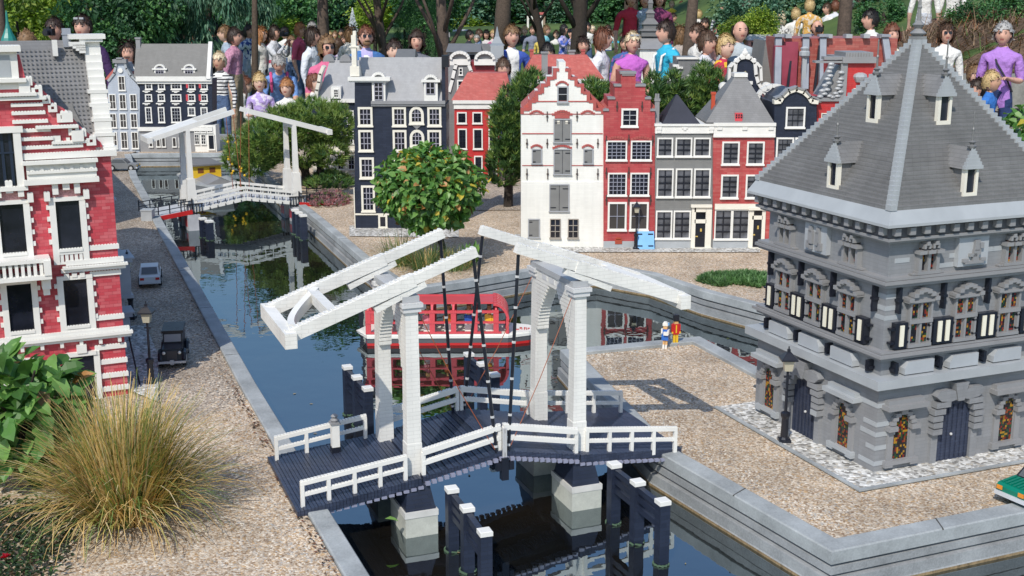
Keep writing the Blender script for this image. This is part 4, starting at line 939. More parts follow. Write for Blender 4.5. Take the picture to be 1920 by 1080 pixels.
# ---- big red and white town house on the left
HT = Fac('red_town_house', (-1.18, 3.6), 24.5, 'large red brick town house with white stone bands and a scrolled stepped gable', 'house')
DT = .46; UL = -1.1
m = MB(); m.box(UL,0,-.03,0,DT,.745); m.build('wall', REDP, HT.root)
def studs(mb, u0, u1, v, o, f=HT, ps=.008, r=.0027, h=.0021):
    n = max(1, int((u1-u0)/ps)); d = (u1-u0)/n
    for i in range(n):
        x = u0+d*(i+.5); mb.box(x-r, f.y0-o-r+.0, v, x+r, f.y0-o+r, v+h)
def sband(mb, u0, u1, v0, v1, o, st=True, o0=-.001):
    HT.bx(mb,u0,v0,u1,v1,o0,o)
    if st: studs(mb,u0,u1,v1,o-.004)
# white string courses
m = MB()
sband(m,UL,.020,.187,.196,.016); sband(m,UL,.024,.197,.206,.024); sband(m,UL,.016,.207,.218,.014)
m.build('string_course', WHITE, HT.root)
m = MB(); sband(m,-.165,.018,.398,.408,.016); sband(m,-.160,.024,.409,.416,.024); sband(m,-.150,.014,.418,.432,.012); m.build('string_course', WHITE, HT.root)
for (v0,u0) in ((.378,-.085),(.242,-.085),(.457,-.09),(.150,-.088),(.104,-.088),(.060,-.088),(.018,-.088)):
    m = MB(); sband(m,u0,.004,v0,v0+.014,.006); m.build('stone_strip', WHITE, HT.root)
m = MB()
for i in range(9): HT.bx(m,-.02-i*.055,.172,-.01-i*.055,.187,-.001,.014)
m.build('corbels', WHITE, HT.root)
# balcony with balusters
m = MB(); sband(m,UL,-.195,.396,.408,.075); sband(m,UL,-.195,.446,.456,.075)
for i in range(40): u = -.205-i*.0165; HT.bx(m,u-.0045,.408,u+.0045,.446,.060,.070)
HT.bx(m,-.215,.408,-.195,.452,.055,.078)
for u in (-.21,-.40): HT.bx(m,u-.012,.362,u+.012,.396,.0,.05); HT.bx(m,u-.009,.34,u+.009,.362,.0,.03)
m.build('balcony', WHITE, HT.root)
def bigwin(uc, v0, v1, w, blocks=4, arch=True, apron=True):
    m = MB(); fw = .017; u0, u1 = uc-w/2, uc+w/2
    HT.bx(m,u0-fw,v0-.045 if apron else v0,u0,v1,-.001,.010); HT.bx(m,u1,v0-.045 if apron else v0,u1+fw,v1,-.001,.010)
    HT.bx(m,u0-fw,v1,u1+fw,v1+.012,-.001,.011); HT.bx(m,u0,v0-.008,u1,v0,-.001,.012); studs(m,u0,u1,v0,.006)
    for i in range(blocks):
        z = v0+(v1-v0)*(.12+.24*i)
        HT.bx(m,u0-fw-.008,z,u0-fw,z+.013,-.001,.008); HT.bx(m,u1+fw,z,u1+fw+.008,z+.013,-.001,.008)
    o = m.build('window', WHITE, HT.root)
    g = MB(); HT.bx(g,u0,v0,u1,v1,-.001,.0012); g.build('pane', GLASS, o)
    if apron:
        m = MB(); HT.bx(m,u0,v0-.045,u1,v0-.038,-.001,.009); HT.bx(m,u0,v0-.016,u1,v0-.0085,-.001,.0095)
        for i in range(5): x = u0+(u1-u0)*(i+.5)/5; HT.bx(m,x-.0045,v0-.038,x+.0045,v0-.016,-.001,.008)
        m.build('apron_balusters', WHITE, o)
    if arch:
        m = MB()
        for (dx,dz,w_,h_) in ((-.054,.004,.016,.026),(-.030,.022,.016,.030),(0,.034,.019,.034),(.030,.022,.016,.030),(.054,.004,.016,.026)):
            HT.bx(m,uc+dx-w_/2,v1+dz,uc+dx+w_/2,v1+dz+h_,-.001,.020); studs(m,uc+dx-w_/2,uc+dx+w_/2,v1+dz+h_,.010)
        m.build('keystones', WHITE, o)
        m = MB(); N = 8; m.prism([(uc+.04*math.cos(math.pi*i/N),0,v1+.012+.024*math.sin(math.pi*i/N)) for i in range(N+1)],(0,-.004,0)); m.build('tympanum', plas('pink_mosaic',(.52,.26,.26),.5,.35,scale=220), o)
    return o
for uc in (-.132,-.285,-.44,-.6): bigwin(uc,.468,.610,.066)
for uc in (-.129,-.284,-.44,-.6): bigwin(uc,.234,.375,.066,arch=False)
for uc in (-.129,-.284,-.44,-.6):
    m = MB()
    for (dx,h) in ((-.022,.010),(0,.018),(.022,.010)): HT.bx(m,uc+dx-.007,.377+h*.3,uc+dx+.007,.395,-.001,.013)
    m.build('lintel_blocks', WHITE, HT.root)
for uc in (-.126,-.30): bigwin(uc,.0,.138,.066,arch=False,apron=False,blocks=0)
m = MB(); HT.bx(m,-.168,.140,-.085,.152,-.001,.014); HT.bx(m,-.140,.150,-.112,.175,-.001,.018); m.build('door_lintel', WHITE, HT.root)
# main cornice block beside the tall centre window
m = MB(); sband(m,-.245,-.040,.664,.678,.030); sband(m,-.235,-.045,.679,.694,.020,False); sband(m,-.235,-.043,.695,.703,.026)
for i in range(7): HT.bx(m,-.225+i*.027,.704,-.216+i*.027,.714,.015,.024)
HT.bx(m,-.235,.703,-.045,.722,-.001,.018); sband(m,-.245,-.040,.722,.732,.034); m.build('entablature', WHITE, HT.root)
m = MB(); sband(m,-.24,.016,.735,.752,.014); m.build('string_course', WHITE, HT.root)
# tall centre window
m = MB(); HT.bx(m,-.262,.655,-.242,.825,-.001,.020); HT.bx(m,-.60,.815,-.235,.832,-.001,.022); HT.bx(m,-.60,.650,-.235,.662,-.001,.024); studs(m,-.5,-.235,.662,.02); wo = m.build('window', WHITE, HT.root)
g = MB(); HT.bx(g,-.60,.662,-.262,.815,-.001,.002); g.build('pane', GLASS, wo)
g = MB(); 
for i in range(12): HT.bx(g,-.275-i*.022,.664,-.267-i*.022,.813,.0015,.005)
HT.bx(g,-.55,.755,-.262,.760,.0015,.006); g.build('glazing_bars', plas('dark_blue_glazing',(.02,.03,.055),.2), wo)
# scrolled stepped gable (real wall, 6 cm deep)
gp = [(-.95,.745),(-.015,.745),(-.025,.775),(-.055,.80),(-.08,.825),(-.098,.85),(-.118,.875),(-.138,.885),(-.15,.905),(-.175,.935),(-.195,.955),(-.215,.965),(-.225,1.03),(-.95,1.03)]
m = MB(); m.prism([(u,0,v) for u,v in gp],(0,.06,0)); gw = m.build('gable', REDP, HT.root)
m = MB()
strips = [(.764,-.075,-.26),(.789,-.155,-.26),(.813,-.160,-.26),(.839,-.165,-.26),(.863,-.17,-.26),(.886,-.175,-.26)]
for i,(v,u1,u0) in enumerate(strips): sband(m,u0,u1,v,v+.0088,.012 if i % 2 else .008,o0=-.065)
m.build('gable_bands', WHITE, gw)
m = MB()
def scroll(mb, u, v, s=1.0):
    for (a,b,c,d) in ((0,0,3,1),(2,1,3,2),(1,2,3,3),(0,1,1,2.4)): HT.bx(mb,u-.012*s+a*.008*s,v+b*.008*s,u-.012*s+c*.008*s,v+(d)*.008*s,-.05,.012)
    studs(mb,u-.004*s,u+.012*s,v+.024*s,.004)
for (u,v,s) in ((-.052,.768,1.1),(-.075,.795,.9),(-.098,.80,1.2),(-.125,.838,1.3),(-.15,.868,1.0),(-.165,.893,.9),(-.188,.915,1.2),(-.21,.945,1.0)): scroll(m,u,v,s)
m.build('gable_scrolls', WHITE, gw)
m = MB(); sband(m,-.20,-.085,.822,.830,.022,o0=-.06); sband(m,-.16,-.062,.776,.783,.012,o0=-.06); HT.bx(m,-.155,.783,-.135,.80,-.05,.008); HT.bx(m,-.12,.783,-.11,.793,-.05,.008); sband(m,-.5,-.165,.905,.914,.020,o0=-.06); sband(m,-.5,-.19,.917,.925,.026,o0=-.06)
HT.bx(m,-.128,.838,-.098,.866,-.05,.014); HT.bx(m,-.105,.782,-.072,.814,-.05,.016); HT.bx(m,-.235,.925,-.205,.965,-.06,.014); HT.bx(m,-.60,.935,-.215,.955,-.06,.004)
m.build('gable_cornice', WHITE, gw)
m = MB(); HT.bx(m,-.9,.955,-.232,1.04,-.065,.012); HT.bx(m,-.9,1.04,-.222,1.056,-.07,.03); studs(m,-.5,-.222,1.056,.022); HT.bx(m,-.9,.955,-.214,.966,-.065,.022); m.build('gable_pediment', WHITE, gw)
m = MB(); HT.bx(m,-.9,.97,-.252,1.03,.0115,.0135); m.build('pediment_recess', LGREY, gw)
# grey roof
m = MB(); zr = 1.062; yr = .23
m.add([(UL,.045,.745),(0,.03,.745),(-.012,yr,zr),(UL,yr,zr),(UL,DT+.02,.745),(0,DT+.02,.745)],[(0,1,2,3),(3,2,5,4),(1,5,2),(0,3,4),(0,4,5,1)])
ro = m.build('roof', GREYR, HT.root)
m = MB(); dz = (zr-.745); dy = yr-.03
for j in range(24):
    t = (j+.5)/26
    for i in range(30):
        u = -.02-i*.0125; y = .03+dy*t; z = .745+dz*t; m.box(u-.0024,y-.0042,z-.001,u+.0024,y-.001,z+.0024)
so_ = m.build('roof_studs', GREYR, ro); so_['kind'] = 'stuff'
m = MB()
N = 15
for j in range(N):
    t0 = j/N; t1 = (j+1)/N; y0 = .03+dy*t0; u0 = -.035+.004*t0; 
    m.box(u0,y0-.022,.745+dz*t0,.014,y0+dy/N+.002,.745+dz*t1)
for (t,w_) in ((.02,.022),(.14,.02),(.27,.018),(.40,.020),(.52,.018)): y = .03+dy*t; m.box(-.04,y-.034,.745+dz*t,w_,y+.0,.745+dz*t+.010)
m.box(-.045,yr-.05,zr-.005,.022,yr+.03,zr+.012); m.box(-.075,yr-.055,zr+.004,.03,yr+.03,zr+.018); m.build('end_coping', WHITE, ro)
m = MB()
for i in range(4): m.box(-.075+i*.009,yr-.06-.0*i,zr-.016-i*.007,-.030,yr-.03,zr-.004-i*.007)
m.build('coping_steps', WHITE, ro)
m = MB(); m.box(-.088,yr-.02,zr-.02,-.065,yr+.01,zr+.035); m.box(-.090,yr-.022,zr+.016,-.063,yr+.012,zr+.02); m.build('chimney', plas('blue_grey_plastic',(.28,.30,.34)), ro)
m = MB(); m.box(-.122,yr-.05,zr-.045,-.108,yr-.03,zr+.002); m.build('vent_pipe', WHITE, ro)
m = MB(); a = .72; vs = [(-.13,.04,.845),(-.07,.04,.845),(-.07,.10,.845),(-.13,.14,.90),(-.085,.13,.90)]; m.prism([(-.135,.05,.82),(-.055,.05,.79),(-.085,.10,.87),(-.125,.10,.875)],(0,.03,.02)); m.build('small_dormer', GREYD, ro)
# ---- more houses of the left row, seen almost edge on beyond it
def rowhouse(y0, y1, h, depth, mat, name, label, bays, fx=0):
    o = HT.root.matrix_basis if 0 else None
    A = R(24.5); ux = Vector((math.cos(A), math.sin(A))); bx_ = Vector((-ux.y, ux.x))
    base = Vector((-1.18,3.6)) + bx_*y0 + ux*fx
    r = empty(name, (base.x, base.y, 0), A, label, 'house')
    m = MB(); m.box(-depth,0,-.03,0,y1-y0,h); m.build('wall', mat, r)
    m = MB(); m.add([(-depth,0,h),(0.01,0,h),(-depth/2,0,h+.18),(-depth,y1-y0,h),(0.01,y1-y0,h),(-depth/2,y1-y0,h+.18)],[(0,1,2),(3,5,4),(0,2,5,3),(1,4,5,2)]); m.build('roof', GREYD, r)
    m = MB(); m.box(-.01,0,h-.03,.02,y1-y0,h); m.box(0,0,.19,.016,y1-y0,.21); m.build('cornice', LGREY, r)
    n = max(1, int((y1-y0)/.14))
    for i in range(n):
        yc = (y1-y0)*(i+.5)/n
        for (z0,z1) in ((.06,.17),(.25,.37),(.43,.55)):
            m = MB(); m.box(0,yc-.035,z0,.008,yc+.035,z1); w_ = m.build('window', WHITE, r); g = MB(); g.box(.007,yc-.026,z0+.01,.0095,yc+.026,z1-.01); g.build('pane', GLASS, w_)
    for (yc,z0,z1,o,w_) in bays:
        m = MB(); m.box(0,yc-w_/2,z0,o,yc+w_/2,z1); m.box(0,yc-w_/2-.01,z1,o+.012,yc+w_/2+.01,z1+.012); m.box(0,yc-w_/2-.006,z0-.012,o+.008,yc+w_/2+.006,z0); 
        m.box(0,yc-w_/2-.012,z1+.012,o+.02,yc+w_/2+.012,z1+.018)
        for k in range(3): m.box(o,yc-w_/2+.01+k*w_/3,z0+.02,o+.004,yc-w_/2+.006+(k+1)*w_/3-.006,z1-.01)
        m.build('bay', plas('bay_grey',(.42,.43,.47),.4,.1), r)
rowhouse(.56,1.30,.62,.42,BLUEG,'row_house','pale row house just behind the big red town house, with grey projecting bays',[(.10,.0,.09,.045,.08),(.30,.40,.47,.03,.16),(.38,.11,.235,.088,.14),(.38,.0,.10,.062,.10),(.62,.10,.22,.07,.12)], .045)
rowhouse(1.32,2.35,.66,.42,REDP,'row_house','second row house beyond the red town house, nearly edge on along the left street',[(.25,.10,.22,.06,.12),(.70,.26,.36,.05,.12)], .075)
rowhouse(2.85,5.2,.68,.42,WHITEB,'row_house','far row house along the left street before the blue grey house',[(.3,.10,.22,.05,.14),(1.2,.10,.22,.05,.14)], .11)
# ------------------------------------------------------------ drawbridges
DECKW = .175
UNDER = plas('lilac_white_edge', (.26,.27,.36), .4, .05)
def studrow(mb, p0, p1, pitch=.008, s=.0048, h=.0024):
    p0 = Vector(p0); p1 = Vector(p1); L = (p1-p0).length; n = max(1, int(L/pitch))
    for i in range(n):
        p = p0.lerp(p1, (i+.5)/n); mb.box(p.x-s/2, p.y-s/2, p.z-.001, p.x+s/2, p.y+s/2, p.z+h)
def railing(root, pts, t, h, posts, name='railing', mid=True, thick=.010, stud=True):
    """pts: deck edge points (s, z); rails follow them at height h"""
    m = MB()
    def at(s):
        for (s0,z0),(s1,z1) in zip(pts, pts[1:]):
            if s0-1e-6 <= s <= s1+1e-6: return z0+(z1-z0)*(s-s0)/(s1-s0)
        return pts[-1][1]
    for (s0,z0),(s1,z1) in zip(pts, pts[1:]):
        m.bar((s0,t,z0+h),(s1,t,z1+h),thick,thick*1.05)
        if stud: studrow(m,(s0,t,z0+h+thick*.52),(s1,t,z1+h+thick*.52),.008,thick*.75,.0028)
        if mid:
            m.bar((s0,t,z0+h*.5),(s1,t,z1+h*.5),thick*.8,thick*.85)
            if stud: studrow(m,(s0,t,z0+h*.5+thick*.42),(s1,t,z1+h*.5+thick*.42),.008,thick*.6,.002)
    r = m.build(name, WHITE, root)
    for s in posts:
        k = MB(); z = at(s); k.box(s-.0045,t-.0045,z-.012,s+.0045,t+.0045,z+h); k.build('baluster', WHITE, r)
    return r
A_ = R(21.3)
BR = empty('drawbridge', (-.085,3.03,0), A_, 'large white drawbridge with black plank deck across the canal in the foreground', 'bridge')
PX_, PT = .22, .128
def dz(s):   # deck height
    s = abs(s)
    return .018+(.50-s)/.29*.034 if s > .21 else .052+(.21-s)/.21*.040
# approach decks
for sg in (-1,1):
    m = MB(); n = 36
    for i in range(n):
        sa = sg*(.212+(.52-.212)*i/n); sb = sg*(.212+(.52-.212)*(i+1)/n); lo, hi = min(sa,sb), max(sa,sb)
        z = dz((lo+hi)/2); dzz = .0007*(i % 2)
        te = 0.0 if sg < 0 else 0.02
        m.box(lo+.0004,-DECKW-(.012 if sg < 0 else -.03)*(max(0,abs(lo)-.21)/.3),z-.020,hi-.0004,DECKW+(.02 if sg < 0 else .05)*(max(0,abs(lo)-.21)/.3),z+dzz)
    m.build('approach_deck', NAVY, BR)
    m = MB()
    for i in range(16):
        sa = sg*(.215+.0185*i); z = dz(sa); m.box(sa-.0065,-DECKW-.006+(.02 if sg>0 else -.0)*(abs(sa)-.21)/.3,z-.027,sa+.0065,-DECKW+.004+(.02 if sg>0 else 0)*(abs(sa)-.21)/.3,z-.0205)
    m.build('deck_edge', UNDER, BR)
    # lifting leaf
    m = MB(); n = 26
    for i in range(n):
        sa = sg*.208*i/n; sb = sg*.208*(i+1)/n; lo, hi = min(sa,sb), max(sa,sb); z = dz((lo+hi)/2)
        m.box(lo+.0003,-DECKW,z-.012,hi-.0003,DECKW,z+(.0012 if i % 2 else 0))
    lf = m.build('lifting_leaf', NAVY, BR)
    for t in (-DECKW-.003, DECKW+.003):
        m = MB()
        for i in range(13):
            sa = sg*(.006+.016*i); z = dz(sa); m.box(sa-.0055,t-.006,z-.021,sa+.0055,t+.006,z-.0125)
        m.build('leaf_edge', UNDER, lf)
    m = MB()
    for t in (-.12,0,.12): m.bar((sg*.01,t,dz(.01)-.022),(sg*.2,t,dz(.2)-.022),.02,.02)
    m.build('girder', BLACK, lf)
    for t in (-.162,.162):
        pts = [(-.205,dz(.205)+.004),(-.004,dz(0)+.004)] if sg < 0 else [(.004,dz(0)+.004),(.205,dz(.205)+.004)]
        railing(BR, pts, t, .055, [sg*.006, sg*.203], 'leaf_railing', thick=.0125)
        ts = t if sg < 0 else t+.012
        pts = [(-.505,dz(.505)),(-.245 if t < 0 else -.26,dz(.25))] if sg < 0 else [(.235,dz(.235)),(.50,dz(.50))]
        q = [pts[0][0]+.004+(pts[1][0]-pts[0][0]-.008)*k/4 for k in range(5)] if t < 0 else [pts[0][0]+.004+(pts[1][0]-pts[0][0]-.008)*k/3 for k in range(4)]
        railing(BR, pts, ts, .058, q, 'railing', thick=.0095)
# towers
def post(m, s, t, w0, w1, z0, z1):
    m.loft([[(s-a,t-b,z),(s+a,t-b,z),(s+a,t+b,z),(s-a,t+b,z)] for z,a,b in ((z0,w0/2,w0/2),(z0+.10,w0/2*.97,w0/2*.97),(z0+.1001,w0/2*.92,w0/2*.92),(z1,w1/2,w1/2))])
for sg in (-1,1):
    tw = empty('tower', (0,0,0)); tw.parent = BR
    for t in (-PT,PT):
        m = MB(); post(m, sg*PX_, t, .039, .031, dz(.22)-.02, .462); m.build('post', WBR, tw)
    for t in (-PT,PT): 
        m = MB(); m.box(sg*PX_-.022,t-.022,.460,sg*PX_+.022,t+.022,.472); m.box(sg*PX_-.026,t-.026,.472,sg*PX_+.026,t+.026,.482)
        studrow(m,(sg*PX_-.024,t-.024,.482),(sg*PX_+.024,t-.024,.482))
        m.build('post_cap', plas('greyish_white_plastic',(.62,.62,.62),.4,.06), tw)  # post caps are light grey plastic
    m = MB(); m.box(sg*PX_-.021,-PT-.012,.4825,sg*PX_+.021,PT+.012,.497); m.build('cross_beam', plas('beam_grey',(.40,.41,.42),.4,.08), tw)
    m = MB()
    m.box(sg*PX_-.017,-PT+.017,.452,sg*PX_+.017,PT-.017,.4822)
    N = 13
    for sd_ in (-1,1):
        for i in range(N):
            z1 = .452-.0105*i; f = (i+1)/N; th = .078*(1-math.sin(f*math.pi/2)**1.0)+.012
            m.box(sg*PX_-.0165,min(sd_*(PT-.017),sd_*(PT-.017-th)),z1-.0105,sg*PX_+.0165,max(sd_*(PT-.017),sd_*(PT-.017-th)),z1-.0012)
    m.build('arch', WBR, tw)
    m = MB()
    for t in (-.05,.0,.05): m.box(sg*PX_-.0185,t-.016,.463,sg*PX_-.0165,t+.016,.477); m.box(sg*PX_+.0165,t-.016,.463,sg*PX_+.0185,t+.016,.477)
    m.build('panel', plas('greyish_white_plastic',(.62,.62,.62)), tw)
    # balance frame
    bf = empty('balance_frame', (0,0,0)); bf.parent = BR
    p0 = Vector((sg*.052,0,.592)); p1 = Vector((sg*.515,0,.425))
    for t in (-PT,PT):
        m = MB(); d = (p1-p0); up = Vector((-d.z*(1 if d.x>0 else -1),0,abs(d.x))).normalized()
        a = p0+Vector((0,t,0)); b = p0+d*.36+Vector((0,t,0)); c = p1+Vector((0,t,0))
        m.bar(a,b,.022,.023); m.bar(p0+d*.34+Vector((0,t,0)),c,.026,.030)
        m.bar(p0+d*.28+Vector((0,t,-.021)),p0+d*.55+Vector((0,t,-.030)),.022,.014)
        for k in range(46):
            q = a.lerp(c,(k+.5)/46)+up*(.0117 if k < 17 else .0152); m.box(q.x-.003,q.y-.010,q.z-.002,q.x+.003,q.y+.010,q.z+.0022)
        m.build('balance_beam', WBR, bf)
    m = MB(); m.bar(p1+Vector((-sg*.004,-PT-.030,-.004)),p1+Vector((-sg*.004,PT+.030,-.004)),.028,.036); m.build('counterweight_beam', WBR, bf)
    m = MB(); q = p0+d*.76; m.bar(q+Vector((0,-PT+.012,0)),q+Vector((0,PT-.012,0)),.024,.026); m.build('brace', WBR, bf)
    m = MB(); N = 12
    for i in range(N):
        f0 = i/N; f1 = (i+1)/N
        s0 = p1-d.normalized()*(.020+.11*(1-math.cos(f0*math.pi/2))); s1 = p1-d.normalized()*(.020+.11*(1-math.cos(f1*math.pi/2)))
        m.bar(s0+Vector((0,-PT+.03+f0*(2*PT-.055),0)),s1+Vector((0,-PT+.03+f1*(2*PT-.055),0)),.016,.028)
    m.build('curved_brace', WHITE, bf)
    for t in (-PT,PT):
        m = MB(); a = Vector((sg*.058,t,.575)); b = Vector((sg*.014,t*1.33,dz(0)-.02)); m.tube([a,b],[.0046,.0046],6); ro_ = m.build('lifting_rod', BLACK, BR)
        m = MB()
        for f in (.1,.25,.42,.6,.78,.93): q = a.lerp(b,f); q2 = a.lerp(b,f+.012); m.tube([q,q2],[.0053,.0053],6)
        m.build('rod_ring', CHROME, ro_)
        m = MB(); a = Vector((sg*.20,t*1.02,.455)); b = Vector((sg*.012,t*1.33,dz(0)-.01)); mid = a.lerp(b,.5)+Vector((0,0,-.012)); m.tube([a,mid,b],[.0011]*3,4); m.build('rope', plas('orange_rope',(.30,.08,.03),.6), BR)
    # piers
    for t in (-PT-.002,PT):
        m = MB(); s = sg*PX_
        m.loft([[(s-a,t-b,z),(s+a,t-b,z),(s+a,t+b,z),(s-a,t+b,z)] for z,a,b in ((-.026,.038,.060),(.010,.032,.050),(.045,.026,.038))])
        pr = m.build('pier', BLACKB, BR)
        m = MB(); m.box(s-.041,t-.066,-.5,s+.041,t+.066,-.040); m.build('pier_footing', PIERC, pr)
        m = MB(); m.box(s-.0425,t-.0675,-.040,s+.0425,t+.0675,-.0255); m.build('footing_cap', plas('pale_capping',(.58,.57,.54),.5,.15), pr)
for t in (-DECKW-.006,DECKW+.006):
    m = MB(); m.box(-.009,t-.009,.02,.009,t+.009,.078); m.box(-.022,t-.007,.045,-.009,t+.007,.066); m.box(.011,t-.007,.045,.024,t+.007,.066)
    m.build('centre_lock', BLACK, BR)
for t in (-DECKW-.004,DECKW+.004): m = MB(); m.box(-.003,t-.003,.078,.001,t+.003,.152); m.box(.0005,t-.002,.09,.0035,t+.002,.14); m.box(.003,t-.003,.078,.007,t+.003,.152); m.build('lock_bar', CHROME, BR)
m = MB(); m.box(-.367,.108,.030,-.343,.132,.050); m.cm = 1; m.box(-.365,.110,.050,-.345,.130,.112); m.cm = 2; m.box(-.368,.107,.112,-.342,.133,.117); m.lathe([(.009,0),(.012,.006),(.006,.010),(.010,.016),(.003,.022)],(-.355,.12,.117),8)
m.build('bridge_lamp_post', [BLACK, WHITE, MGREY], BR)

# far drawbridge, same family, simpler timber
B2 = empty('drawbridge', (-1.578,7.083,0), R(26), 'smaller looking white drawbridge with black railings further up the canal', 'bridge')
S2, T2 = .305, .09
def dz2(s):
    s = abs(s); return .0+(.56-s)/.25*.030 if s > .31 else .030+(.31-s)/.31*.050
for sg in (-1,1):
    m = MB(); z0, z1 = dz2(.56), dz2(.31); e0, e1 = (sg*.56, sg*.31)
    m.add([(e0,-.13,z0),(e1,-.12,z1),(e1,.13,z1),(e0,.16,z0),(e0,-.13,z0-.02),(e1,-.12,z1-.02),(e1,.13,z1-.02),(e0,.16,z0-.02)],[(0,1,2,3),(4,7,6,5),(0,4,5,1),(1,5,6,2),(2,6,7,3),(3,7,4,0)]); m.build('approach_deck', plas('pale_deck',(.46,.48,.52),.5,.1), B2)
    m = MB(); m.bar((e0,-.132,z0-.014),(e1,-.122,z1-.014),.012,.024); m.build('red_edge', REDPL, B2)
    for t in (-.122,.14):
        m = MB(); m.bar((e0,t,z0+.05),(e1,t,z1+.05),.005,.005); m.bar((e0,t,z0+.025),(e1,t,z1+.025),.004,.004)
        for k in range(5): s = e0+(e1-e0)*k/4; z = z0+(z1-z0)*k/4; m.box(s-.003,t-.003,z,s+.003,t+.003,z+.062 if k%2 == 0 else z+.05)
        m.build('black_railing', BLACK, B2)
    m = MB(); n = 10
    for i in range(n):
        a, b = sg*.30*i/n, sg*.30*(i+1)/n; lo, hi = min(a,b), max(a,b); z = dz2((a+b)/2); m.box(lo,-.115,z-.02,hi,.115,z)
    lf = m.build('lifting_leaf', plas('pale_deck',(.46,.48,.52)), B2)
    for t in (-.112,.112):
        m = MB()
        for hh,th in ((.052,.014),(.026,.012),(-.012,.020)): m.bar((sg*.003,t,dz2(0)+hh),(sg*.295,t,dz2(.295)+hh),.010,th)
        for k in range(7): s = sg*(.01+.045*k); z = dz2(s); m.box(s-.002,t-.004,z-.01,s+.002,t+.004,z+.05)
        m.build('leaf_railing', WHITE, lf)
        m = MB()
        for k in range(6): s = sg*(.03+.045*k); z = dz2(s); tt = t-.008 if t < 0 else t+.008; m.box(s-.0022,tt-.002,z+.003,s+.0022,tt+.002,z+.020); m.box(s-.0022,tt-.002,z-.028,s+.0022,tt+.002,z-.010)
        m.build('iron_strap', BLACK, lf)
    tw = empty('tower', (0,0,0)); tw.parent = B2
    for t in (-T2,T2):
        m = MB(); s = sg*S2; m.box(s-.034,t-.028,.02,s+.034,t+.028,.055); m.loft([[(s-a,t-a,z),(s+a,t-a,z),(s+a,t+a,z),(s-a,t+a,z)] for z,a in ((.055,.026),(.20,.021),(.2001,.015),(.475,.011))]); m.build('post', WHITE, tw)
        m = MB()
        for k in range(7): m.box(sg*S2-.05+k*.016,t-.036,.0,sg*S2-.046+k*.016,t-.032,.06)
        m.bar((sg*S2-.055,t-.034,.06),(sg*S2+.055,t-.034,.06),.006,.006); m.build('black_railing', BLACK, tw)
        m = MB(); m.box(sg*S2-.035,t-.045,-.4,sg*S2+.035,t+.045,-.0); m.build('pier', plas('pier_white',(.42,.42,.44),.5,.15), B2)
        m = MB(); m.box(sg*S2-.0365,t-.02,-.07,sg*S2+.0365,t+.048,-.02); m.build('red_panel', REDPL, B2)
    m = MB(); m.box(sg*S2-.012,-T2,.458,sg*S2+.012,T2,.476); m.build('cross_beam', WHITE, tw)
    bf = empty('balance_frame', (0,0,0)); bf.parent = B2
    for t in (-T2,T2):
        m = MB(); m.bar((sg*.04,t,.565),(sg*.52,t,.425),.020,.026); m.build('balance_beam', WHITE, bf)
    m = MB(); a = Vector((sg*.24,0,.512)); b = Vector((sg*.52,0,.430)); m.bar(a,b,2*T2+.01,.014); m.bar((sg*.515,-T2-.02,.425),(sg*.515,T2+.02,.425),.03,.03); m.build('counterweight', WHITE, bf)
    for t in (-T2,T2):
        m = MB(); m.tube([(sg*.045,t,.55),(sg*.02,t*1.2,.08)],[.0018,.0018],5); m.build('rope', plas('orange_rope',(.30,.08,.03)), B2)

# ------------------------------------------------------------ mooring posts (dolphins)
def dolphin(tops, label, w=.026, zb=-.45, group='mooring posts beside the bridges'):
    """tops: ground positions (x, y, top z) of the posts in a row"""
    P_ = [Vector(p) for p in tops]; r = empty('mooring_posts', (P_[0].x,P_[0].y,WZ), 0, label, 'mooring posts', group)
    o = Vector((P_[0].x,P_[0].y,WZ)); ang = math.atan2(P_[-1].y-P_[0].y, P_[-1].x-P_[0].x)
    ux = Vector((math.cos(ang),math.sin(ang),0)); uy = Vector((-ux.y,ux.x,0))
    for p in P_:
        p = p-o; m = MB(); m.loft([[p+ux*a*w/2+uy*b*w/2+Vector((0,0,z-p.z)) for a,b in ((-1,-1),(1,-1),(1,1),(-1,1))] for z in (zb, p.z-.011)]); po = m.build('post', BLACKB, r)
        m = MB(); m.loft([[p+ux*a*k+uy*b*k+Vector((0,0,z-p.z)) for a,b in ((-1,-1),(1,-1),(1,1),(-1,1))] for z,k in ((p.z-.011,w*.55),(p.z-.001,w*.55),(p.z,w*.48))]); m.build('cap', WHITE, po)
        m = MB()
        for k in range(14): a = rnd.random()*6.28; b = p+Vector((math.cos(a),math.sin(a),0))*w*.7; m.bar((b.x-.006*math.sin(a),b.y+.006*math.cos(a),.001),(b.x+.006*math.sin(a),b.y-.006*math.cos(a),.004),.003,.003)
        m.build('weed', plas('water_weed',(.07,.12,.07),.6), po)
    for a, b in zip(P_, P_[1:]):
        for dz_ in (-.020,-.042,-.066):
            m = MB(); m.bar(a-o+Vector((0,0,dz_)),b-o+Vector((0,0,dz_)),.014,.015); m.build('rail', BLACKB, r)
    return r
def gt(px, py, top): p = G(px, py, top); return (p.x, p.y, top)
dolphin([gt(847,913,.07),gt(876,948,.07),gt(909,993,.07)], 'three black mooring posts with white caps below the middle of the near drawbridge')
dolphin([gt(1152,867,.07),gt(1196,900,.07),gt(1243,936,.07)], 'three black mooring posts with white caps right of the near drawbridge pier')
dolphin([gt(651,685,.07),gt(669,704,.07),gt(689,725,.07)], 'three black mooring posts behind the left tower of the near drawbridge')
dolphin([gt(879,661,.07),gt(904,679,.07),gt(927,699,.07)], 'three black mooring posts seen between the hanging rods, beyond the near drawbridge')
dolphin([gt(553,392,.05),gt(560,397,.05),gt(568,402,.05)], 'three black mooring posts against the right pier of the far drawbridge', .034)
dolphin([gt(380,408,.02),gt(392,413,.02)], 'two black mooring posts under the left end of the far drawbridge', .034)

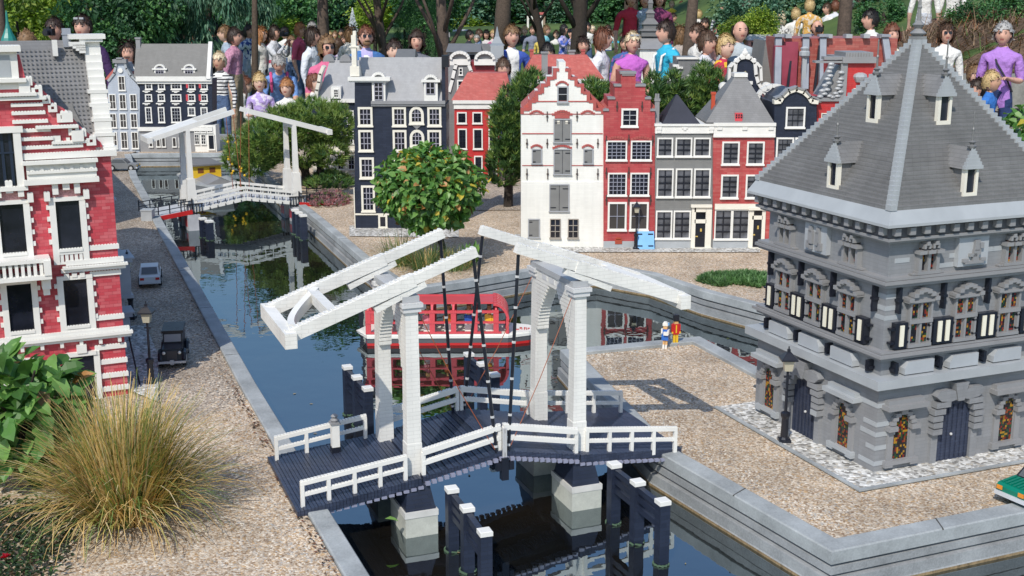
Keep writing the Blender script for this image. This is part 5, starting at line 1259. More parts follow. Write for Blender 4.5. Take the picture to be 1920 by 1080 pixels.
# ------------------------------------------------------------ boats
BO = G(842,637,WZ)
bt = empty('tour_boat', BO, R(1.2), 'red framed canal tour boat with white deck carrying toy passengers', 'boat')
m = MB(); x0, x1 = -.335, .345; hw = .085
def hull(z, k, ex): return [(x0+.03+ex*0,-hw*k,z),(x1-.12,-hw*k,z),(x1-.04,-hw*.6*k,z),(x1+ex,0,z),(x1-.04,hw*.6*k,z),(x1-.12,hw*k,z),(x0+.03,hw*k,z),(x0+.01-ex,0,z)]
m.loft([hull(-.03,.9,-.02),hull(.012,.95,-.01)]); m.cm = 1
m.loft([hull(.0005,.965,-.006),hull(.010,.97,-.004)]); m.cm = 2
m.loft([hull(.0105,.96,-.004),hull(.030,1.0,.01)])
m.build('hull', [BLACK, REDPL, plas('dark_hull_grey',(.10,.10,.11),.35)], bt)
m = MB(); m.loft([hull(.030,1.04,.025),hull(.040,1.05,.03)]); m.loft([hull(.040,.99,.018),hull(.046,.97,.015)]); m.build('deck', WHITE, bt)
m = MB(); xs0, xs1 = -.30, .20
for y in (-hw*.93,hw*.93):
    n = 7
    for i in range(n): x = xs0+(xs1-xs0-.02)*i/(n-1); m.box(x-.010,y-.005,.046,x+.010,y+.005,.150)
    m.box(xs0-.008,y-.006,.0465,xs1,y+.006,.054); m.box(xs0-.008,y-.0065,.092,xs1+.015,y+.0065,.100)
for i in range(7): x = xs0+(xs1-xs0-.02)*i/6; m.box(x-.006,-hw*.8,.166,x+.006,hw*.8,.174); 
for sy in (-1,1):
    for i in range(7): x = xs0+(xs1-xs0-.02)*i/6; m.bar((x,sy*hw*.93,.148),(x,sy*hw*.72,.172),.012,.008,up=(1,0,0))
    m.box(xs0-.008,sy*hw*.93-.006,.138,xs1-.01,sy*hw*.93+.006,.148); m.box(xs0-.02,sy*hw*.7-.008,.1745,xs1-.03,sy*hw*.7+.008,.182)
m.box(xs0-.02,-hw*.62,.1745,xs1-.03,hw*.62,.180)
for j in range(7):
    f0 = j/7*math.pi/2; f1 = (j+1)/7*math.pi/2
    for y in [-hw*.93+k*hw*.31 for k in range(7)]: m.bar((xs1-.03+.055*math.sin(f0),y,.105+.072*math.cos(f0)),(xs1-.03+.055*math.sin(f1),y,.105+.072*math.cos(f1)),.016,.010)
for y in [-hw*.93+k*hw*.31 for k in range(7)]: m.box(xs1+.018,y-.006,.046,xs1+.028,y+.006,.105)
m.box(xs1+.016,-hw*.93,.046,xs1+.030,hw*.93,.056)
m.v = [(x,y,.046+(z-.046)*.87) for x,y,z in m.v]; m.build('cabin_frame', PINKRED, bt)
for i in range(6):
    for y in (-.035,.035): m = MB(); x = xs0+.05+i*.078; m.box(x,y-.022,.046,x+.02,y+.022,.080); m.box(x+.02,y-.022,.046,x+.026,y+.022,.104); m.build('seat', WHITE, bt)
m = MB()
for i,(a,b,c,d) in enumerate(((0,0,8,2),(0,2,2,6),(10,3,12,7),(10,6,16,8),(14,1,16,6),(20,0,22,4),(20,5,24,8),(25,0,27,7),(29,2,31,6),(31,4,34,6))): m.box(xs1+.055+a*.0016,-.03+b*.0038,.0461,xs1+.055+c*.0016,-.03+d*.0038,.0485)
m.build('red_lettering', REDPL, bt)
figcols = [('green',(.02,.16,.08)),('red',(.5,.02,.03)),('yellow',(.75,.45,.03)),('white',(.75,.74,.7)),('blue',(.03,.12,.45)),('light blue',(.15,.4,.7)),('orange',(.6,.2,.02)),('grey',(.3,.3,.3)),('pink',(.7,.25,.3)),('dark blue',(.02,.04,.15)),('black',(.02,.02,.025)),('pale green',(.3,.5,.3))]
SKINT = plas('toy_tan',(.65,.38,.16),.4)
def toy_passenger(col, loc, label):
    m = MB(); m.box(-.009,-.008,0,.009,.008,.028); m.box(-.014,-.006,.008,-.0092,.006,.026); m.box(.0092,-.006,.008,.014,.006,.026); m.cm = 1; m.lathe([(.005,.028),(.0075,.031),(.0075,.042),(.005,.045)],(0,0,0),8); m.cm = 2; m.lathe([(.0078,.040),(.0078,.046),(.004,.049)],(0,0,0),8)
    o = m.build('toy_passenger', [plas('toy_'+col[0],col[1],.35), SKINT, plas('toy_hair',(.08,.04,.02),.5)]); o.location = loc; o.scale = (1.2,1.2,1.15); o.rotation_euler = (0,0,rnd.uniform(-.6,.6)); return tag(o, label, 'toy figure', 'toy passengers in the tour boat')
k = 0
for i in range(6):
    for j, y in enumerate((-.052,.04)):
        c = figcols[(k*5+2*j) % 12]; k += 1; x = xs0+.065+i*.078
        toy_passenger(c, bt.location+Matrix.Rotation(R(1.2),3,'Z')@Vector((x,y,.0805)), f"toy boat passenger in {c[0]}, {['first','second','third','fourth','fifth','sixth'][i]} row from left, {'near' if j == 0 else 'far'} side")
m = MB(); m.box(-.01,-.008,0,.01,.008,.06); m.box(-.015,-.006,.03,.015,.006,.058); m.lathe([(.007,.06),(.009,.064),(.009,.078),(.005,.082)],(0,0,0),8)
o = m.build('toy_guide', CHROME); o.location = bt.location+Vector((xs1-.03,-.045,.047)); tag(o,'grey standing toy figure at the rounded front of the tour boat','toy figure')
# house boat beyond the far bridge
HBp = G(388,356,WZ)
hb = empty('canal_barge', HBp, R(118), 'grey barge with a yellow cabin moored beyond the far drawbridge', 'boat')
m = MB(); L_ = .42; W_ = .13
def bh(z,k): return [(-L_,-W_*.5*k,z),(-L_*.6,-W_*k,z),(L_*.6,-W_*k,z),(L_*.95,-W_*.35*k,z),(L_*1.02,0,z),(L_*.95,W_*.35*k,z),(L_*.6,W_*k,z),(-L_*.6,W_*k,z),(-L_,W_*.5*k,z)]
m.loft([bh(-.05,.85),bh(.02,.95)]); m.cm = 1; m.loft([bh(.02,.97),bh(.075,1.08)]); m.build('hull', [BLACK, plas('hull_grey',(.2,.21,.22),.4)], hb)
m = MB(); m.loft([bh(.075,1.1),bh(.088,1.1)]); m.build('deck', LGREY, hb)
m = MB(); m.box(-.02,-.10,.088,.30,.10,.17); cb_ = m.build('cabin', YEL, hb); m = MB(); m.box(-.04,-.11,.17,.32,.11,.18); m.build('cabin_roof', DGREY, cb_)
m = MB(); m.box(-.021,-.06,.12,-.0195,-.02,.155); m.box(-.021,.02,.12,-.0195,.06,.155); m.box(.05,.0995,.11,.12,.102,.15); m.build('window', plas('brown_pane',(.2,.07,.02)), cb_)
m = MB(); m.prism([(-.36,-.09,.088),(-.36,.09,.088),(-.36,0,.125)],(.30,0,0)); m.build('hatch_cover', MGREY, hb)

# ------------------------------------------------------------ vehicles
TYRE = plas('tyre_black',(.012,.012,.013),.7)
def wheel(root, x, y, r=.021, w=.014, name='wheel'):
    m = MB(); m.cyl((x,y-w/2,r),(x,y+w/2,r),r,None,14); o = m.build(name, TYRE, root); m = MB(); sgn = -1 if y < 0 else 1; m.cyl((x,y+sgn*w/2,r),(x,y+sgn*(w/2+.002),r),r*.55,None,10); m.build('rim', CHROME, o); return o
def modern_car(loc, rz, label, body, roofm=None, ribs=False, light=YEL):
    """front towards +x, 0.21 long, 0.086 wide"""
    c = empty('parked_car', loc, rz, label, 'car', 'toy cars parked along the streets'); h = .043
    m = MB(); sp = [(-.105,.016),(-.108,.045),(-.098,.052),(.045,.052),(.098,.047),(.106,.040),(.105,.016)]
    m.loft([[(x,y*k,z) for x,z in sp] for y,k in ((-h,1),(-h*.97,1),(h*.97,1),(h,1))]); m.build('body', body, c)
    if ribs:
        m = MB()
        for i in range(7): y = -.034+i*.0113; m.bar((.048,y,.0535),(.096,y,.0488),.006,.003)
        m.build('bonnet_ribs', body, c)
    m = MB(); tp = [(-.088,.052),(-.062,.082),(.010,.083),(.042,.052)]
    m.loft([[(x,y*(1 if z < .06 else .88),z) for x,z in tp] for y in (-h*.94,h*.94)]); cb = m.build('cabin', roofm or body, c)
    g = MB(); g.add([(-.0885,-h*.75,.055),(-.0885,h*.75,.055),(-.0655,h*.7,.079),(-.0655,-h*.7,.079)],[(0,1,2,3)]); g.add([(.0425,-h*.75,.054),(.0425,h*.75,.054),(.0145,h*.7,.080),(.0145,-h*.7,.080)],[(0,1,2,3)])
    for sy in (-1,1): g.add([(-.075,sy*h*.935,.055),(.030,sy*h*.935,.055),(.006,sy*h*.84,.079),(-.058,sy*h*.84,.079)],[(0,1,2,3)])
    for v in range(len(g.v)): x,y,z = g.v[v]; g.v[v] = (x*1.012,y*1.02,z+.0012)
    g.build('windows', plas('car_glass',(.10,.11,.12),.12), cb)
    for sx in (-1,1):
        m = MB(); m.box(sx*.104-.004,-h*1.02,.018,sx*.104+.006 if sx > 0 else -.100,h*1.02,.028)
        if sx < 0: m.box(-.113,-h*1.02,.018,-.1085,h*1.02,.028)
        m.build('bumper', plas('pale_bumper',(.55,.57,.6),.3), c)
        for sy in (-1,1):
            m = MB(); m.box(min(sx*.1075,sx*.1092),sy*.031-.008,.033,max(sx*.1075,sx*.1092),sy*.031+.008,.043); m.build('headlight' if sx > 0 else 'tail_light', light if sx > 0 else REDPL, c)
            wheel(c, sx*.066, sy*.040)
    return c
SILV = plas('silver_plastic',(.62,.64,.66),.3,.04)
STREET = R(105)
g = G(266,540); modern_car((g.x+.012,g.y+.09,.004), STREET, 'silver toy car parked beyond the lamp on the left street', SILV)
g = G(228,322); modern_car((g.x,g.y+.05,.004), R(0), 'small grey toy car at the far end of the left street', plas('pewter_plastic',(.2,.21,.22),.35))
g = G(1905,940); modern_car((g.x+.062,g.y+.012,.004), R(180+28), 'green toy convertible with ribbed bonnet at the right edge', GREENP, BLACK, True, plas('orange_light',(.7,.25,.03),.3))
g = G(320,693)
vc = empty('vintage_car', (g.x,g.y+.03,.004), R(-79), 'black vintage toy car with ribbed roof facing us on the left street', 'car')
m = MB(); m.loft([[(x,y,z) for x,z in ((-.17,.018),(-.175,.05),(-.16,.098),(-.05,.100),(-.045,.066),(.01,.060),(.018,.02))] for y in (-.031,.031)]); m.build('body', BLACK, vc)
m = MB()
for i in range(12): x = -.168+i*.0102; m.box(x,-.035,.0985,x+.0065,.035,.107)
m.build('ribbed_roof', BLACK, vc)
g_ = MB(); g_.add([(-.0485,-.027,.070),(-.0485,.027,.070),(-.0525,.027,.095),(-.0525,-.027,.095)],[(0,1,2,3)]); 
for v in range(4): x,y,z = g_.v[v]; g_.v[v] = (x+.0035,y,z)
g_.build('windscreen', plas('milky_glass',(.30,.31,.33),.2), vc)
for sy in (-1,1):
    m = MB(); m.tube([(.020,sy*.038,.025),(.012,sy*.038,.045),(-.01,sy*.038,.050),(-.035,sy*.038,.035),(-.11,sy*.038,.022),(-.13,sy*.038,.044),(-.15,sy*.038,.046),(-.172,sy*.038,.028)],[.008]*8,6); m.build('mudguard', BLACK, vc)
    for x in (-.005,-.145): wheel(vc, x, sy*.037, .023, .012)
    m = MB(); m.sphere((.0215,sy*.025,.050),.0055,8,6); m.build('headlight', CREAM, vc)
m = MB(); m.bar((.028,-.044,.020),(.028,.044,.020),.006,.007); m.box(.0285,-.006,.012,.0305,.006,.028); m.build('bumper', CHROME, vc)
m = MB(); m.box(.0182,-.016,.024,.0205,.016,.056); m.build('grille', plas('grille',(.05,.05,.055),.3), vc)

# ------------------------------------------------------------ street lamps
def lamp(p, h, label):
    r = empty('street_lamp', p, 0, label, 'street lamp', 'black street lamps of the model town'); k = h/.27
    m = MB(); m.box(-.016*k,-.016*k,0,.016*k,.016*k,.012*k); m.lathe([(.014,.012),(.011,.018),(.0095,.07),(.013,.078),(.013,.086),(.006,.09)],(0,0,0),8); m.v = [(x*(k if i > 8 else 1),y*(k if i > 8 else 1),z*(k if i > 7 else 1)) for i,(x,y,z) in enumerate(m.v)]; m.build('base', BLACK, r)
    m = MB(); m.cyl((0,0,.088*k),(0,0,.205*k),.0042*k,.0034*k,8); m.box(-.010*k,-.003*k,.185*k,.010*k,.003*k,.190*k); m.build('post', BLACK, r)
    m = MB(); m.loft([[(a*s*k,b*s*k,z*k) for a,b in ((-1,-1),(1,-1),(1,1),(-1,1))] for z,s in ((.205,.010),(.235,.014))]); m.build('lantern_glass', plas('lantern_glass',(.42,.39,.30),.2), r)
    m = MB(); m.loft([[(a*s*k,b*s*k,z*k) for a,b in ((-1,-1),(1,-1),(1,1),(-1,1))] for z,s in ((.235,.022),(.239,.022),(.252,.010),(.256,.006))]); m.box(-.004*k,-.004*k,.256*k,.004*k,.004*k,.264*k); m.box(-.0015*k,-.0015*k,.264*k,.0015*k,.0015*k,.272*k); m.build('lantern_roof', BLACK, r)
    return r
lamp(G(1470,830), .272, 'black street lamp in front of the grey weigh house')
lamp(G(284,722), .27, 'black street lamp beside the vintage car on the left street')
lamp(G(247,598), .265, 'black street lamp beside the silver car, near the red town house')
lamp(G(1192,468), .24, 'black street lamp in front of the red stepped gable house')
m = MB(); a = G(263,726); b = D(242,632,a.y+.06); m.tube([a,b],[.003,.003],6); tag(m.build('leaning_pole', BLACK), 'thin black pole leaning by the corner of the red town house', 'pole')
# litter box on the left bank
g = G(278,413); m = MB(); m.box(-.03,-.03,0,.03,.03,.055); m.box(-.033,-.033,.055,.033,.033,.062); o = m.build('stone_box', LGREY); o.location = g; tag(o,'small pale grey box on the kerb by the far drawbridge','box')

# ------------------------------------------------------------ toy people on the gravel
def toy(loc, rz, label, spec, name='toy_person'):
    r = empty(name, loc, rz, label, 'toy figure'); 
    for nm, mat, boxes in spec:
        m = MB()
        for b in boxes: m.box(*[x*.001 for x in b])
        m.build(nm, mat, r)
    return r
TS = SKINT
toy(G(1266,648), R(10), 'red coated toy soldier with tall black bearskin and yellow trousers', [
  ('legs', YEL, [(-9,-4,6,-1,4,42),(1,-4,6,9,4,42)]), ('shoes', REDPL, [(-9,-7,0,-1,4,6),(1,-7,0,9,4,6)]), ('coat', REDPL, [(-11,-7,42,11,7,80),(-16,-5,50,-11,5,78),(11,-5,50,16,5,78)]),
  ('buttons', YEL, [(-2,-8,48,2,-7,76),(-16,-8,46,-11,-4,52),(11,-8,46,16,-4,52)]), ('head', TS, [(-7,-7,80,7,7,93)]), ('bearskin', BLACK, [(-9,-9,90,9,9,113)])], 'toy_soldier')
toy(G(1247,653), R(-20), 'toy woman with white hat and blue dress holding a white parcel', [
  ('legs', TS, [(-8,-4,5,-1,4,30),(1,-4,5,8,4,30)]), ('shoes', WHITE, [(-8,-8,0,-1,5,14),(1,-8,0,8,5,14)]), ('dress', BLUE, [(-12,-8,30,12,8,50),(-9,-6,50,9,6,70)]), ('blouse', WHITE, [(-15,-6,54,-9,6,70),(9,-14,52,14,6,68),(-4,-16,50,12,-8,62)]), ('head', TS, [(-7,-7,70,7,7,84)]), ('hat', WHITE, [(-9,-9,82,9,9,92),(-6,-6,92,4,6,96)]), ('bow', LBLUE, [(8,-4,84,13,4,92)])])
toy(G(246,281), 0, 'small toy figure in blue on the far quay by the blue grey house', [('legs', WHITE, [(-7,-4,0,7,4,34)]), ('body', BLUE, [(-11,-6,34,11,6,66)]), ('head', TS, [(-7,-7,66,7,7,82)]), ('hat', WHITE, [(-8,-8,80,8,8,88)])])
toy(G(273,281), 0, 'toy woman with red hair standing on the far quay', [('legs', TS, [(-9,-5,0,9,5,44)]), ('body', WHITE, [(-11,-6,44,11,6,80),(-18,-5,50,-11,5,78)]), ('bag', REDPL, [(-20,-7,44,-12,7,54)]), ('head', TS, [(-7,-7,80,7,7,94)]), ('hair', plas('toy_red_hair',(.3,.03,.02)), [(-9,-9,92,9,9,106)])])
# ------------------------------------------------------------ plants
def leaf4(mb, p, d, n, L, W, fold=.25, droop=.2):
    """pointed leaf with a folded midrib: p base, d direction, n up"""
    d = d.normalized(); x = d.cross(n)
    if x.length < 1e-4: x = Vector((1,0,0))
    x.normalize(); n = x.cross(d).normalized()
    t = p+d*L-n*L*droop; m1 = p+d*L*.35-n*L*droop*.1; m2 = p+d*L*.72-n*L*droop*.45
    mb.add([p, m1+x*W*.5+n*W*fold, m2+x*W*.36+n*W*fold*.7, t, m2-x*W*.36+n*W*fold*.7, m1-x*W*.5+n*W*fold, m1, m2],
           [(0,1,6),(6,1,2,7),(7,2,3),(0,6,5),(6,7,4,5),(7,3,4)])
def leaf2(mb, p, d, n, L, W):
    d = d.normalized(); x = d.cross(n)
    if x.length < 1e-4: x = Vector((1,0,0))
    x.normalize(); n = x.cross(d)
    m = p+d*L*.5; mb.add([p, m+x*W*.5+n*W*.2, p+d*L-n*L*.12, m-x*W*.5+n*W*.2],[(0,1,2),(0,2,3)])
def rv(r=rnd):
    while 1:
        v = Vector((r.uniform(-1,1),r.uniform(-1,1),r.uniform(-1,1)))
        if .05 < v.length < 1: return v.normalized()
LG = [leafm('leaf_deep_green',(.05,.13,.025)), leafm('leaf_green',(.09,.22,.045)), leafm('leaf_light_green',(.17,.32,.08)), leafm('leaf_yellow',(.50,.40,.05)), leafm('leaf_orange',(.48,.24,.09)), leafm('leaf_dry',(.20,.12,.05))]
BARK = concrete('bark', (.09,.065,.05), 30, .5, .9); DBARK = concrete('dark_bark', (.035,.027,.022), 30, .5, .9)
def broad_crown(mb, c, rx, ry, rz, n, L, W, ws, inner=.55):
    for i in range(n):
        v = rv(); k = rnd.uniform(inner,1)**.5 if rnd.random() < .8 else rnd.uniform(.3,.8)
        bump = 1+.10*noise.noise(v*2.3+Vector((c.x*5,c.y*3,0)))*2
        p = c+Vector((v.x*rx,v.y*ry,v.z*rz))*k*bump
        d = (v*.5+rv()*.6+Vector((0,0,-.35))); nn = (v+Vector((0,0,.6))+rv()*.5)
        s = rnd.uniform(.7,1.25); mb.cm = rnd.choices(range(len(ws)), ws)[0]; leaf4(mb, p, d, nn, L*s, W*s)
# round leafy tree behind the near bridge
c = D(806,352,5.55); base = G(829,492)
tr = empty('leafy_tree', (base.x,5.5,0), 0, 'round leafy little tree with yellowing leaves before the black house', 'tree')
m = MB(); o = Vector((base.x,5.5,0)); broad_crown(m, c-o, .235,.23,.185, 3900, .036, .026, (12,40,38,7,3,1)); m.build('crown', LG, tr)
m = MB(); b0 = Vector((0,0,0)); m.tube([b0,(.005,0,.08),(c.x-o.x+.03,0,c.z-.16)],[.020,.016,.014],7)
for k in range(6): a = k*1.05; m.tube([(c.x-o.x+.03,0,c.z-.16),(c.x-o.x+.10*math.cos(a),.10*math.sin(a),c.z-.02)],[.010,.004],5)
m.build('trunk', DBARK, tr)
# big leaved shrub at the left edge
o = Vector((-1.22,2.86,0)); sh = empty('leafy_shrub', o, 0, 'big leaved green shrub at the left edge beside the dry grass clump', 'shrub')
m = MB(); c = D(48,772,2.86)-o
for i in range(640):
    v = rv(); k = rnd.uniform(.55,1); p = c+Vector((v.x*.165,v.y*.13,v.z*.145))*k; p.x = p.x-.02
    d = v*.6+rv()*.5+Vector((0,-.1,-.3)); m.cm = rnd.choices(range(6),(30,44,28,0,1,1))[0]; s = rnd.uniform(.75,1.2); leaf4(m,p,d,Vector((0,-.35,1))+rv()*.4,.058*s,.040*s,.16)
m.build('foliage', LG, sh)
m = MB(); m.tube([(.04,0,-.02),(.03,0,.08),(.0,0,.22)],[.018,.014,.008],7)
for k in range(7): a = k*.9; m.tube([(.02,0,.10+.015*k),(.02+.10*math.cos(a),.08*math.sin(a),.2+.02*k)],[.006,.003],5)
m.build('stem', DBARK, sh)
# dry ornamental grass clump
GC = [leafm('straw_blade',(.62,.41,.15),.6,.2), leafm('tan_blade',(.66,.47,.20),.6,.2), leafm('olive_blade',(.36,.33,.09),.6,.25), leafm('green_blade',(.17,.25,.07),.6,.25), leafm('pale_blade',(.62,.50,.30),.6,.2), leafm('brown_blade',(.34,.21,.09),.6,.15)]
def blade(mb, p, az, L, lean, droop, w, seg=6):
    d = Vector((math.cos(az),math.sin(az),0)); side = Vector((-d.y,d.x,0)); q = p.copy(); el = math.pi/2-lean; vs = []
    kk = rnd.randint(2,5) if rnd.random() < .3 else 99; kb = rnd.uniform(-.9,.9)
    for i in range(seg+1):
        if i == kk: d = Matrix.Rotation(kb,3,'Z') @ d; lean += abs(kb)*.5; el = math.pi/2-lean
        t = i/seg; ww = w*(1-t*.8); vs += [q+side*ww/2, q-side*ww/2]
        el2 = el-droop*t*t*2.2; q = q+(d*math.cos(el2)+Vector((0,0,math.sin(el2))))*(L/seg)
        if q.z < .004: q.z = .004
    mb.add(vs,[(2*i,2*i+1,2*i+3,2*i+2) for i in range(seg)])
def tussock(loc, n, L0, L1, rbase, w, ws, label, mats=GC, cat='grass clump', leanmax=1.0, up=.0, name='grass_clump'):
    m = MB()
    for i in range(n):
        a = rnd.uniform(0,6.283); r = rbase*math.sqrt(rnd.random()); f = rnd.random()
        lean = up+(leanmax-up)*f**1.4; az = a+rnd.uniform(-.5,.5)
        m.cm = rnd.choices(range(len(mats)), ws)[0]
        blade(m, Vector((r*math.cos(a),r*math.sin(a),0)), az, rnd.uniform(L0,L1)*(1-.1*f), lean, rnd.uniform(.1,.9)*(.35+f), w*rnd.uniform(.6,1.3))
    o = m.build(name, mats); o.location = loc; return tag(o, label, cat)
g = G(232,975); tussock((g.x,g.y+.02,0), 2100, .19, .34, .08, .0048, (26,26,24,26,12,8), 'big clump of dry straw coloured ornamental grass in the front left corner', leanmax=1.05)
GG = [leafm('grey_green_blade',(.20,.26,.12),.6,.25), leafm('mid_green_blade',(.11,.19,.06),.6,.25), GC[1]]
for (px,py,n,l,lab) in ((745,500,360,.17,'grey green grass tuft on the quay left of the round tree'),(800,508,420,.16,'grass tuft on the quay below the round tree'),(850,508,300,.12,'low grass tuft on the quay right of the round tree')):
    g = G(px,py); tussock((g.x,g.y+.05,0), n, l*.6, l, .07, .004, (5,5,2), lab, GG, leanmax=1.2)
g = G(885,500); r = empty('broadleaf_plant', (g.x,g.y+.03,0), 0, 'plant with upright broad leaves on the quay by the round tree', 'plant')
m = MB()
for i in range(16): a = i*2.4; m.cm = rnd.choice((1,2,2)); leaf4(m,Vector((.01*math.cos(a),.01*math.sin(a),0)),Vector((math.cos(a)*.5,math.sin(a)*.5,1)),Vector((math.cos(a),math.sin(a),.3)),rnd.uniform(.07,.13),.035,.1,.1)
m.build('leaves', LG, r)
# pines and needle shrubs
NG = [leafm('needle_dark',(.04,.10,.028),.5,.15), leafm('needle_green',(.10,.19,.045),.5,.15), leafm('needle_light',(.21,.30,.07),.5,.2)]
def tuft(mb, p, d, L, n=9, spread=.9, w=.004):
    d = d.normalized()
    for i in range(n):
        q = (d+rv()*spread).normalized(); x = q.cross(rv()).normalized()*w; mb.add([p+x,p-x,p+q*L],[(0,1,2)])
def needle_mass(mb, blobs, n, L, w=.004, up=.5, ws=None):
    tot = sum(b[1][0]*b[1][2] for b in blobs)
    for c,rr in blobs:
        for i in range(int(n*rr[0]*rr[2]/tot)):
            v = rv(); k = rnd.uniform(.6,1)**.6; p = c+Vector((v.x*rr[0],v.y*rr[1],v.z*rr[2]))*k*(1+.12*noise.noise(v*3))
            mb.cm = rnd.choices((0,1,2), ws or (3,4,2))[0]; tuft(mb, p, v*.6+Vector((0,0,up)), L*rnd.uniform(.7,1.2), 9, .8, w)
o = Vector((G(585,345).x,7.95,0)); pt = empty('pine_tree', o, 0, 'spreading clipped pine with two dark trunks beside the far drawbridge', 'tree')
m = MB(); bl = [(D(px,py,7.95+dy)-o,(rx,.22,rz)) for px,py,dy,rx,rz in ((585,225,0,.20,.13),(630,235,.05,.11,.14),(540,240,-.05,.19,.14),(500,265,-.1,.17,.15),(620,285,0,.12,.10),(565,285,0,.16,.10),(480,290,-.1,.13,.12))]
needle_mass(m, bl, 3000, .045, .0036, .6, (1,4,6)); m.build('crown', NG, pt)
m = MB(); t_ = D(600,290,7.95)-o
m.tube([(-.02,0,0),(-.03,0,.10),(-.10,0,.22),(-.22,-.02,.33)],[.032,.028,.02,.01],7); m.tube([(.07,.03,0),(.065,.03,.12),(.04,.02,.22),(.10,0,.34)],[.030,.024,.02,.01],7); m.tube([(-.03,0,.10),(.04,.01,.2),(.12,0,.30)],[.018,.015,.008],6); m.build('trunk', DBARK, pt)
# yellow flowering shrub at the pine's left
g = G(455,335); o = Vector((g.x,g.y,0)); fs = empty('flowering_shrub', o, 0, 'feathery shrub with small yellow flowers left of the pine, by the canal', 'shrub')
m = MB(); needle_mass(m, [(D(px,py,g.y)-o,(rx,.15,rz)) for px,py,rx,rz in ((452,280,.10,.13),(475,300,.10,.11),(440,300,.07,.08))], 500, .045, .0035, .5, (2,4,4)); m.build('foliage', NG, fs)
for i in range(15): m = MB(); p = D(rnd.uniform(422,462),rnd.uniform(262,330),g.y-.13)-o; m.sphere(p,.009,7,5); m.build('flower', plas('flower_yellow',(.75,.48,.02),.6), fs)
# low juniper and heather under the pine
def low_mat(name, px0, px1, py, depth, h, n, mats, label, L=.035, cat='shrub', ws=(3,3,1)):
    a = G(px0,py); b = G(px1,py); o = (a+b)/2; m = MB(); wx = (b.x-a.x)/2
    for i in range(n):
        x = rnd.uniform(-1,1); y = rnd.uniform(-1,1)
        if x*x+y*y > 1: continue
        z = h*math.sqrt(max(0,1-x*x-y*y))*rnd.uniform(.3,1); m.cm = rnd.choices(range(len(mats)),ws)[0]; tuft(m,Vector((x*wx,y*depth,z)),Vector((x*.4,y*.4,1)),L*rnd.uniform(.6,1.2),7,.9,.004)
    r = m.build(name, mats); r.location = (o.x,o.y,0); return tag(r, label, cat)
low_mat('juniper', 572, 662, 350, .22, .10, 420, NG, 'low dark juniper under the pine beside the black house', .04)
HE_ = [leafm('heather_pink',(.36,.15,.17),.6,.2), leafm('heather_mauve',(.28,.17,.19),.6,.2), NG[1]]
low_mat('heather', 575, 655, 380, .20, .06, 380, HE_, 'pinkish heather on the bank at the right end of the far drawbridge', .03)
# evergreens between the houses
def conifer(px, pyb, Y, blobs, n, label, L=.05, name='evergreen_shrub'):
    o = Vector((D(px,200,Y).x,Y,0)); r = empty(name, o, 0, label, 'shrub'); m = MB()
    needle_mass(m, [(D(x,y,Y)-o,(rx,.16,rz)) for x,y,rx,rz in blobs], n, L, .004, .9, (4,4,2)); m.build('foliage', NG, r)
    m = MB(); top = min(b[1] for b in blobs); z = D(px,top,Y).z; m.tube([(0,0,-.02),(.01,0,z*.5),(0,0,z)],[.03,.02,.006],7)
    for b in blobs: q = D(b[0],b[1],Y)-o; m.tube([(0,0,z*.3),q],[.012,.004],5)
    m.build('trunk', DBARK, r)
conifer(952,345,7.1,[(945,310,.10,.14),(955,255,.11,.16),(962,205,.09,.14),(985,175,.07,.12),(940,225,.06,.1),(1002,158,.05,.08),(970,290,.09,.12)], 1300, 'tall dark evergreen between the red canal house and the white warehouse')
conifer(1128,240,7.0,[(1125,180,.07,.07),(1110,170,.05,.06),(1140,195,.06,.06)], 300, 'small evergreen showing between the white and red stepped gables')
conifer(1265,260,7.2,[(1240,205,.12,.12),(1275,195,.13,.13),(1310,190,.12,.14),(1225,175,.06,.12),(1262,165,.05,.10),(1318,155,.06,.12),(1345,170,.04,.12),(1330,215,.1,.1)], 1500, 'clipped pines above the grey house roof')
# green mat on the quay, shrub behind the weigh house
a = G(1362,528); m = MB()
for i in range(1500):
    x = rnd.uniform(-1,1); y = rnd.uniform(-1,1)
    if x*x+y*y > 1: continue
    m.cm = rnd.choices((0,1,2),(2,4,2))[0]; tuft(m, Vector((x*.19+.07,y*(.10+.03*math.sin(x*7))+.0,.030*(1-x*x-y*y)**.5*rnd.random())), Vector((x*.3,y*.3-.2,1)), .028, 5, .8, .003)
o = m.build('ground_cover', [leafm('mat_dark',(.05,.12,.045)),leafm('mat_green',(.11,.23,.08)),leafm('mat_pale',(.19,.33,.14))]); o.location = a; o['kind'] = 'stuff'; o['label'] = 'low green mat plant on the quay corner by the weigh house'
c = D(1925,285,4.6); o = Vector((c.x,4.6,0)); sh = empty('leafy_shrub', o, 0, 'leafy light green shrub behind the weigh house roof at the right edge', 'shrub')
m = MB(); broad_crown(m, c-o, .155,.15,.17, 620, .042,.034,(20,34,40,3,0,1)); broad_crown(m, c-o+Vector((.06,0,-.2)), .16,.15,.16, 300, .042,.034,(34,34,20,3,0,1)); m.build('foliage', LG, sh); m = MB(); m.tube([(.02,0,-.02),(.01,0,.4),(0,0,.72)],[.025,.018,.008],7); m.build('stem', DBARK, sh)
